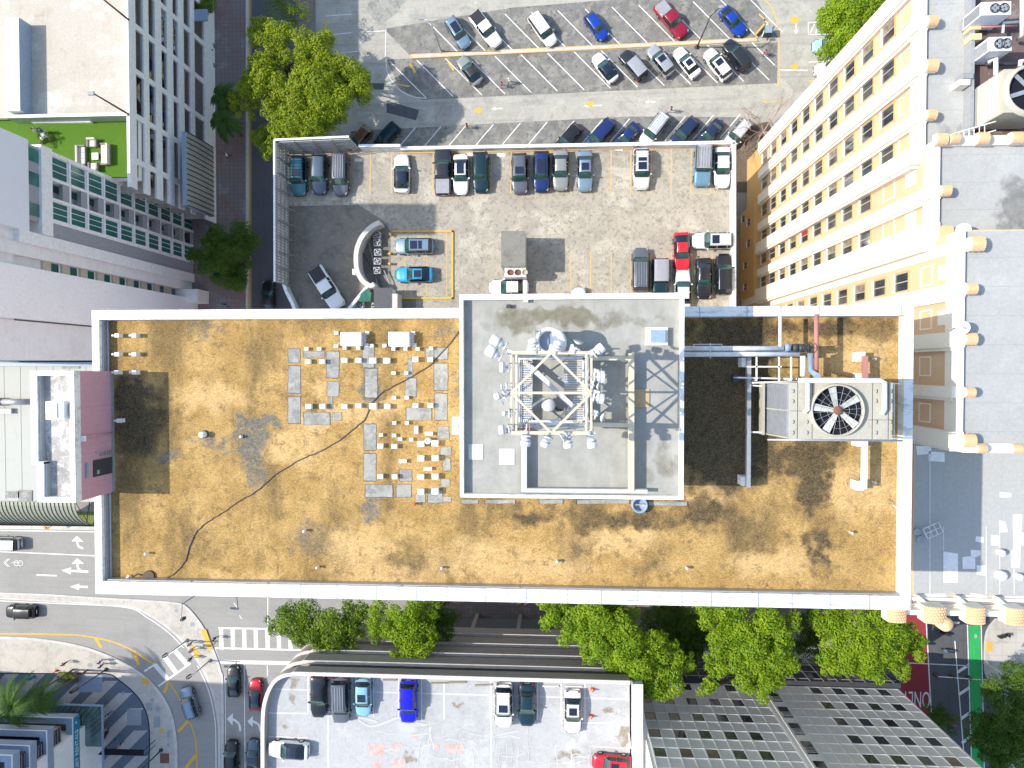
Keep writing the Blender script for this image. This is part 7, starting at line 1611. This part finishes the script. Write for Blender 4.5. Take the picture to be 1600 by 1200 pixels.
scooter(1476, 989, 160, 'black', 'black scooter close to the big scalloped hotel pier'); scooter(1482, 1017, 170, 'silverblue', 'pale blue scooter in the middle of the east street'); scooter(1569, 993, 15, 'black', 'black scooter on the brown pavement right of the green lane'); scooter(164, 1150, 60, 'black', 'black scooter leaning beside the white shop wall')
# cones
def cone(u, v, z, label):
    c = P(u, v, z+.3); t = thing('traffic_cone', label, 'traffic cone', (c[0], c[1], z), 0, 'orange traffic cones'); g = MB(); g.box(-.22, -.22, 0, .22, .22, .04, 'orange'); g.build('base', t); g = MB(); g.lathe([(.17, .04), (.04, .75), (0, .76)], 'orange', nseg=14); cn = g.build('cone', t); g = MB(); g.lathe([(.115, .36), (.08, .5)], 'white', nseg=14); g.lathe([(.12, .35), (.085, .51)], 'white', nseg=14); g.build('reflective_band', cn)
cone(926, 1078.5, z2, 'orange cone on the pale garage roof, upper of the pair'); cone(924, 1120.5, z2, 'orange cone on the pale garage roof, lower of the pair'); cone(86, 1049, .17, 'small red orange cone at the edge of the plaza planter')
# barrier gate at the end of the kerb
bg = thing('barrier_gate', 'parking barrier with dark booth and white arm at the right end of the long kerb', 'barrier gate', (*P(1199, 48, .5), 0))
c = P(1199, 48, 1); g = MB(); g.box(c[0]-.45, c[1]-.5, 0, c[0]+.5, c[1]+.5, 1.5, 'darksteel', 'steelblue'); g.build('booth', bg, True); g = MB(); g.ebar(P3(1190, 58, 1), P3(1200, 34, 1.2), .12, .12, 'pipe'); g.build('barrier_arm', bg, True); g = MB(); p, q = P3(1180, 54, .5), P3(1194, 38, .5); g.ebar(p, q, .25, .3, 'ypaint'); g.build('yellow_beam', bg, True)
# lamp post and signals
def pole(u0, v0, z0, h, label, arm=None, m='darksteel', name='street_lamp', cat='street lamp', heads=1):
    c = P(u0, v0, z0); t = thing(name, label, cat, (c[0], c[1], z0)); g = MB(); g.tube([(0, 0, 0), (0, 0, h)], .11, m, 8, .07); g.build('pole', t)
    g = MB(); g.lathe([(.3, 0), (.3, .15), (.12, .3)], m, nseg=12); g.build('base', t)
    if arm:
        ax, ay = arm; g = MB(); g.tube([(0, 0, h-.3), (ax*.5, ay*.5, h), (ax, ay, h)], .06, m, 6); g.build('arm', t); d = Vector((ax, ay, 0))
        for k in range(heads):
            p = d*(1-.22*k); g = MB()
            if cat == 'street lamp': g.box(p.x-.3, p.y-.17, h-.08, p.x+.3, p.y+.17, h+.1, 'grey')
            else: g.box(p.x-.18, p.y-.18, h-.95, p.x+.18, p.y+.18, h+.05, 'trim')
            g.build('lamp_head' if cat == 'street lamp' else 'signal_head', t)
    return t
pole(1089, 74, 0, 9, 'tall lamp post standing on the long yellow kerb, right half', (1.2, 1.0)); pole(690, 81, 0, 8.5, 'lamp post on the left half of the long yellow kerb beside the silver SUV', (-1.2, .6), 'steel')
pole(292, 1000.5, .16, 4.5, 'traffic signal mast on the island north of the waiting people', (-1.0, -.6), 'grey', 'traffic_signal', 'traffic signal', 1)
pole(166, 1046, .17, 5, 'dark mast leaning over the plaza planter with two signal heads', (-2.0, -1.2), 'darksteel', 'traffic_signal', 'traffic signal', 2)
pole(252, 1172, .17, 5, 'dark signal mast near the black awning on the plaza', (-3.4, -2.0), 'darksteel', 'traffic_signal', 'traffic signal', 2)
pole(328, 1032, .16, 4.2, 'thin grey post on the traffic island beside the stop line', (-1.2, -.8), 'grey', 'traffic_signal', 'traffic signal', 1)
pole(314, 925, 0, 5.5, 'grey signal mast peeping out below the long white parapet', (0, -2.2), 'grey', 'traffic_signal', 'traffic signal', 1)
pole(1540, 1036, .1, 6, 'white signal mast arm spanning the east street', (-9.5, .5), 'pipe', 'traffic_signal', 'traffic signal', 3)
pole(1640, 1030, .1, 6, 'purple white signal mast arm over the brown pavement at the right edge', (-5.5, .2), 'siding', 'traffic_signal', 'traffic signal', 3)
c = P(78, 823, 1.5); t = thing('warning_sign', 'yellow diamond road sign at the foot of the olive barrel vault', 'road sign', (c[0], c[1], 0)); g = MB(); g.tube([(0, 0, 0), (0, 0, 2.2)], .04, 'steel', 6); g.build('post', t)
g = MB(); k = .5; g.face([(-k, -.05, 2.2), (0, -.45, 2.0-.2), (k, -.05, 2.2), (0, .35, 2.6)], 'ypaint'); g.face([(0, .38, 2.58), (k, -.02, 2.18), (0, -.42, 1.78), (-k, -.02, 2.18)], 'ypaint'); pl_ = g.build('panel', t); g = MB(); g.ebar((-.18, -.1, 2.21), (.12, -.02, 2.29), .08, .02, 'trim'); g.ebar((.02, .1, 2.38), (.16, -.04, 2.26), .08, .02, 'trim'); g.build('arrow_symbol', pl_)
# bins, planters and plaza pieces
c = P(*c4(310, 780), .8); t = thing('planter', 'round topped green shrub in a dark planter box on the plaza', 'planter', (c[0], c[1], .17)); g = MB(); g.box(-1.5, -.7, 0, 1.5, .7, .5, 'bark'); g.build('box', t)
c = P(*c4(140, 780), 1); t = thing('teal_bin', 'small teal bin between the palm and the planter', 'bin', (c[0], c[1], .17)); g = MB(); g.lathe([(.25, 0), (.28, .9)], 'teal_sign', nseg=14); g.build('body', t); g = MB(); g.lathe([(.3, .9), (.28, 1.0), (0, 1.05)], 'teal_sign', nseg=14); g.build('lid', t)
fc_ = thing('street_fence', 'low steel fence along the shaded pavement between the trees', 'fence', (*P(770, 978, 1), 0)); g = MB()
for i in range(14): p = P(690+i*11, 985, 1); g.box(p[0]-.04, p[1]-.04, 0, p[0]+.04, p[1]+.04, 1.2, 'steel')
g.build('post', fc_, True); g = MB()
for z_ in (.3, 1.15): g.ebar((*P(688, 985, 1), z_), (*P(845, 985, 1), z_), .05, .05, 'steel')
g.build('rail', fc_, True)
# turf terrace cluster: two people at a small round table
for u, v, an, sh_, lg, lb in ((60, 206, 20, 'white', 'jeans', 'person in white lying back on a lounger on the green terrace'), (70, 206, 200, 'blue', 'white', 'person in blue seated beside the round table on the green terrace')): person(u, v, 19.2, an, sh_, lg, lb, 'stand', grp='people on the green terrace')
c = P(66, 213, 19.9); t = thing('garden_table', 'small white round table between the two people on the green terrace', 'table', (c[0], c[1], 19.2)); g = MB(); g.lathe([(.4, .7), (.4, .74), (0, .74)], 'white', nseg=16); g.build('tabletop', t); g = MB(); g.lathe([(.25, 0), (.05, .05), (.04, .7)], 'grey', nseg=10); g.build('pedestal', t)
# =====================================================================  TREES
def leafmat(name, a, b, c):
    g = NG(name); p = g.pos(); nz = g.noise(p, .55, 4, .6); n2 = g.noise(p, 6, 2)
    col = g.mix(g.ramp(nz, .25, .75), a, b); col = g.mix(g.math('MULTIPLY', g.ramp(n2, .5, .7), .6), col, c)
    g.out(col, .55, .25)
    tr = g.n('BsdfTranslucent'); g.l(col, tr.inputs[0]); ms = g.n('MixShader'); ms.inputs[0].default_value = .3
    o = g.t.nodes['Material Output']; g.l(g.b.outputs[0], ms.inputs[1]); g.l(tr.outputs[0], ms.inputs[2]); g.l(ms.outputs[0], o.inputs[0]); return g.m
M['leaf_yellow'] = leafmat('yellow green leaves', (.15, .25, .010), (.27, .35, .013), (.38, .36, .03))
M['leaf_green'] = leafmat('fresh green leaves', (.125, .26, .010), (.24, .38, .014), (.38, .42, .03))
M['leaf_mid'] = leafmat('green leaves', (.09, .19, .014), (.17, .28, .015), (.26, .27, .03))
M['leaf_dark'] = leafmat('dark green leaves', (.05, .13, .014), (.10, .19, .018), (.16, .19, .03))
M['palm'] = leafmat('palm fronds', (.035, .10, .012), (.07, .16, .02), (.16, .20, .06))
import numpy as np
def foliage(name, parent, clumps, leaf, m, dens, rs, flat=.75):
    """leaf clusters: each clump is a ragged shell of small leaf quads; clumps = (x,y,z,r) relative to parent"""
    P_, N_ = [], []
    for x, y, z, r in clumps:
        k = int(dens*r*r); d = rs.normal(size=(k, 3)); d /= np.linalg.norm(d, axis=1)[:, None]
        d[:, 2] = np.where(d[:, 2] < -.3, -d[:, 2]*.6, d[:, 2])
        rad = r*(1-np.abs(rs.normal(size=k))*.22); lump = 1+.22*np.sin(d[:, 0]*5+x*3)*np.sin(d[:, 1]*6+y*2)
        p = d*(rad*lump)[:, None]; p[:, 2] *= flat; P_.append(p+np.array([x, y, z])); N_.append(d)
    p = np.concatenate(P_); nrm = np.concatenate(N_); k = len(p)
    nrm = nrm+rs.normal(size=(k, 3))*.55+np.array([0, 0, .35]); nrm /= np.linalg.norm(nrm, axis=1)[:, None]
    t = np.cross(nrm, rs.normal(size=(k, 3))); t /= np.linalg.norm(t, axis=1)[:, None]; b = np.cross(nrm, t)
    s = leaf*(.6+.8*rs.random(k))[:, None]; v = np.stack([p-t*s, p-b*s*.55+t*s*.1, p+t*s, p+b*s*.55+t*s*.1], 1).reshape(-1, 3)
    me = bpy.data.meshes.new(name); me.vertices.add(k*4); me.vertices.foreach_set('co', v.astype(np.float32).ravel()); me.loops.add(k*4); me.loops.foreach_set('vertex_index', np.arange(k*4, dtype=np.int32))
    me.polygons.add(k); me.polygons.foreach_set('loop_start', np.arange(0, k*4, 4, dtype=np.int32)); me.materials.append(M[m]); me.update(calc_edges=True); me.validate()
    o = bpy.data.objects.new(name, me); COL.objects.link(o); o.parent = parent; return o
def tree(u, v, h, lobes, label, m='leaf_green', leaf=.2, dens=150, seed=1, group=None, base=None, name='street_tree', sub=9, ground=0.0):
    """lobes: (u, v, radius m, height) places of the big masses; each breaks into smaller clumps"""
    rs = np.random.RandomState(seed)
    if group == G: lobes = [(a, b_, r*.97, z_+8) for a, b_, r, z_ in lobes]; h += 8
    else: lobes = [(a, b_, r*1.1, z_) for a, b_, r, z_ in lobes]
    leaf *= .64; dens *= 2.3
    bc = P(*(base or (u, v)), ground) ; t = thing(name, label, 'tree', (bc[0], bc[1], ground), 0, group)
    cl = []; g = MB(); tk = MB(); top = Vector((0, 0, h*.45)); tk.tube([(0, 0, 0), (.1, .05, h*.25), top], .3+.01*h, 'bark', 9, .2)
    lm = []
    for (lu, lv, r, lz) in lobes:
        c = P(lu, lv, lz); c = Vector((c[0]-bc[0], c[1]-bc[1], lz-ground)); lm.append((c, r))
        for k in range(int(sub*(.5+r/3))):
            a = rs.rand()*6.283; rr = r*math.sqrt(rs.rand())*.95; cr = r*(.22+.24*rs.rand()); hz_ = math.sqrt(max(0, 1-(rr/r)**2))*r*.55
            cl.append((c.x+rr*math.cos(a), c.y+rr*math.sin(a), c.z+hz_*(.4+.6*rs.rand())-r*.25, cr))
        cl.append((c.x, c.y, c.z-r*.2, r*.6))
    for c, r in lm:
        mid = top.lerp(c, .55)+Vector((0, 0, -.3)); br = MB(); br.tube([top*.92, mid, c], .16, 'bark', 6, .05)
        for k in range(4):
            a = rs.rand()*6.283; br.tube([mid, mid.lerp(c, .6)+Vector((math.cos(a), math.sin(a), .2))*r*.5], .07, 'bark', 5, .025)
        br.build('limb', t)
    tk.build('trunk', t); foliage('crown', t, cl, leaf, m, dens, rs); return t
G = 'street trees south of the main building'
tree(470, 130, 13, [(470, 145, 4.6, 11), (425, 130, 3.4, 10), (520, 145, 3.6, 10.5), (545, 130, 2.6, 9.5), (430, 60, 2.8, 10), (480, 85, 3.2, 11), (455, 195, 3.6, 9.5), (505, 185, 3.0, 9), (385, 160, 2.0, 8.5), (415, 225, 1.9, 8), (405, 45, 1.6, 9), (500, 105, 2.6, 11)], 'big yellow green tree at the left end of the car park', 'leaf_yellow', .2, 190, 11, name='shade_tree')
tree(450, 18, 8, [(450, 15, 2.2, 7), (432, 5, 1.6, 6.5), (468, 22, 1.5, 6)], 'thin grey green tree above the big yellow green tree', 'leaf_mid', .15, 70, 12)
tree(345, 400, 9, [(345, 395, 3.0, 8), (330, 375, 2.0, 7.5), (370, 378, 2.3, 7.5), (350, 430, 2.5, 7), (378, 400, 1.8, 7), (318, 400, 1.8, 7), (365, 425, 1.8, 6.5)], 'dark round street tree on the brick pavement beside the tower', 'leaf_dark', .18, 200, 13)
tree(320, 10, 5, [(322, 8, 1.7, 4), (330, 2, 1.2, 4)], 'clipped green bush at the top edge beside the white garage', 'leaf_mid', .13, 240, 14, name='bush')
tree(1340, 30, 11, [(1345, 25, 4.0, 9.5), (1320, 55, 3.0, 8.5), (1370, 20, 3.2, 9), (1325, 80, 2.0, 8), (1300, 75, 1.3, 7), (1350, 55, 2.4, 8.5), (1310, 15, 2.2, 8.5)], 'bright green tree in the top right corner beside the hotel', 'leaf_green', .2, 200, 15, base=(1350, 60))
G = 'street trees south of the main building'
tree(510, 975, 12, [(450, 965, 2.2, 11), (520, 1005, 2.2, 10), (570, 985, 2.0, 10), (485, 985, 2.6, 10.5), (470, 965, 2.8, 11), (505, 975, 3.2, 11), (540, 985, 2.8, 10.5), (440, 985, 1.4, 10), (560, 960, 2.2, 10), (500, 1000, 2.0, 10), (425, 975, 1.0, 9.5), (535, 1005, 1.6, 9.5)], 'loose olive green tree over the crosswalk, leftmost south of the long building', 'leaf_mid', .18, 130, 16, G)
tree(640, 975, 12, [(625, 985, 2.3, 11), (665, 980, 2.0, 11), (610, 965, 2.4, 11.5), (640, 975, 2.8, 12), (650, 1000, 2.3, 12), (622, 1030, 1.3, 12), (595, 975, 1.6, 10.5), (660, 955, 2.0, 11), (640, 1018, 1.4, 12)], 'green tree with drooping tip between the olive tree and the dark one', 'leaf_green', .18, 150, 17, G)
tree(690, 975, 8, [(685, 965, 2.6, 7.5), (680, 985, 2.2, 7)], 'dark green tree in the shade right of the drooping one', 'leaf_dark', .18, 140, 18, G)
tree(960, 990, 15, [(870, 965, 2.2, 14), (900, 975, 2.8, 15), (940, 985, 3.2, 16), (975, 1010, 3.2, 16), (1010, 1030, 3.0, 15.5), (1035, 1055, 2.6, 15), (985, 1045, 2.8, 14.5), (920, 1005, 2.3, 15), (1050, 1025, 1.8, 14.5), (1020, 1075, 1.6, 14), (960, 955, 2.6, 14), (1075, 1035, 1.2, 14)], 'large bright green tree overlapping the corner of the pale garage roof', 'leaf_green', .19, 190, 19, G)
tree(1060, 975, 10, [(1040, 970, 3.0, 9.5), (1080, 975, 3.0, 9), (1075, 1010, 2.6, 8.5), (1100, 1000, 1.8, 8), (1060, 960, 2, 9)], 'dark shaded tree between the two large bright ones', 'leaf_dark', .2, 150, 20, G)
tree(1165, 1000, 15, [(1120, 965, 2.6, 15), (1150, 980, 3.0, 15.5), (1185, 990, 3.2, 16), (1215, 975, 2.4, 15), (1140, 1015, 2.8, 15.5), (1180, 1035, 3.0, 15.5), (1215, 1040, 2.4, 15), (1110, 1075, 1.3, 14.5), (1195, 1065, 2.0, 14.5), (1225, 1010, 2.0, 15), (1120, 1045, 1.6, 14.5)], 'large bright green tree in front of the grid facade, centre one', 'leaf_green', .19, 190, 21, G)
tree(1265, 985, 10, [(1262, 975, 2.4, 9), (1258, 1000, 2.0, 8.5), (1275, 1015, 1.8, 8)], 'dark narrow tree between the centre bright tree and the right one', 'leaf_dark', .18, 120, 22, G)
tree(1345, 1000, 14, [(1310, 970, 2.4, 13.5), (1340, 980, 2.8, 14), (1375, 985, 2.8, 14), (1400, 1005, 2.3, 13), (1330, 1020, 2.8, 14), (1370, 1030, 2.6, 13.5), (1300, 1010, 2.2, 13.5), (1295, 1040, 1.3, 13), (1360, 1050, 1.8, 13), (1425, 1010, 1.8, 11), (1405, 1035, 1.8, 12), (1300, 965, 2, 13), (1425, 1000, 1.3, 11)], 'large bright green tree beside the red bus lane', 'leaf_green', .19, 190, 23, G)
tree(1570, 1130, 11, [(1575, 1100, 3.0, 9), (1590, 1140, 3.2, 9), (1555, 1140, 2.6, 8.5), (1570, 1180, 3.0, 8), (1600, 1075, 2.2, 8.5), (1545, 1170, 2, 7.5), (1580, 1060, 1.6, 8)], 'dark tree at the right edge beside the green cycle lane', 'leaf_dark', .2, 170, 24)
tree(1480, 1120, 6, [(1475, 1130, 2.0, 5), (1462, 1115, 1.4, 5)], 'small dark tree in the shade left of the ladder markings', 'leaf_dark', .17, 150, 25)
# planter shrub, terrace shrub
tree(103, 1058, 1.6, [(103, 1057, .8, 1.2), (96, 1058, .6, 1.1), (110, 1058, .6, 1.1)], 'low green shrub growing in the dark plaza planter', 'leaf_green', .09, 500, 26, name='shrub', ground=.6, sub=5)
tree(66, 222, 1.0, [(68, 217, .7, 20.0), (78, 214, .5, 20.0)], 'low dark shrub beside the round table on the green terrace', 'leaf_dark', .09, 400, 27, name='shrub', ground=19.2, sub=5)
tree(1182, 232, 1.0, [(1182, 232, .8, .7), (1186, 226, .5, .6)], 'small green weed patch below the bare tree', 'leaf_mid', .09, 350, 28, name='shrub', ground=.1, sub=5)
# palms
def palm(u, v, h, n_, L, label, seed, ground=0.0, w_=.09):
    rs = random.Random(seed); c = P(u, v, ground+h); t = thing('palm_tree', label, 'palm tree', (c[0], c[1], ground)); g = MB(); g.tube([(0, 0, 0), (.08, 0, h*.5), (0, 0, h)], .14, 'bark', 8, .09); g.build('trunk', t)
    for i in range(n_):
        an = i*2.4+rs.uniform(-.2, .2); ln = L*rs.uniform(.75, 1.1); up = rs.uniform(.15, .8); g = MB(); pts = []
        for k in range(9):
            s_ = k/8; pts.append(Vector((math.cos(an)*ln*s_, math.sin(an)*ln*s_, h+up*ln*s_*(1-s_)*1.3-.55*ln*s_**2.2)))
        g.tube(pts, .03, 'palm', 4, .012)
        side = Vector((-math.sin(an), math.cos(an), 0))
        for k in range(2, 34):
            s_ = k/34; i0 = min(7, int(s_*8)); p = pts[i0].lerp(pts[i0+1], s_*8-i0); d = (pts[i0+1]-pts[i0]).normalized(); ll = ln*.30*math.sin(math.pi*min(.96, s_*.85+.12))*rs.uniform(.8, 1.1)
            for sg in (-1, 1):
                e = p+side*sg*ll*.8+d*ll*.55+Vector((0, 0, -ll*.35)); q = d*w_*.5; g.face([p-q, p+q, e] if sg > 0 else [p+q, p-q, e], 'palm')
        g.build('frond', t)
    return t
palm(20, 1105, 12, 30, 3.9, 'large palm with long fronds over the blue grey shop, bottom left', 31, w_=.11)
palm(62, 1095, 10, 16, 3.0, 'smaller palm right of the large one at the bottom left', 32, w_=.11)
palm(350, 150, 6, 16, 2.6, 'dark palm on the brick pavement, upper of the pair', 33, w_=.18); palm(348, 190, 6, 18, 2.6, 'dark palm on the brick pavement, lower of the pair', 34, w_=.18)
for (u, v, x_) in ((237, 1020, 0),): pass
# bare tree
bc = P(1185, 215, 0); t = thing('bare_tree', 'leafless brown tree between the parking deck and the hotel', 'tree', (bc[0], bc[1], 0)); rs = random.Random(4)
def grow(mb, p, d, L_, r, n_):
    q = p+d*L_; m2 = p.lerp(q, .5)+Vector((rs.uniform(-.1, .1), rs.uniform(-.1, .1), 0))*L_; mb.tube([p, m2, q], r, 'twig', 5 if r > .04 else 3, r*.65, cap=False)
    if n_ == 0: return
    for k in range(3 if n_ > 1 else 4):
        a = d+Vector((rs.uniform(-.9, .9), rs.uniform(-.9, .9), rs.uniform(-.45, .5))); grow(mb, q if k else m2, a.normalized(), L_*rs.uniform(.6, .85), r*.6, n_-1)
M['twig'] = plain('pale twig', (.42, .29, .22), .8)
g = MB(); g.tube([(0, 0, 0), (0, 0, 2.2)], .2, 'twig', 8, .15); g.build('trunk', t)
for k in range(6): g = MB(); a = k*1.05; grow(g, Vector((0, 0, 2.2)), Vector((math.cos(a), math.sin(a), .55)).normalized(), 2.2, .085, 4); g.build('branch', t)
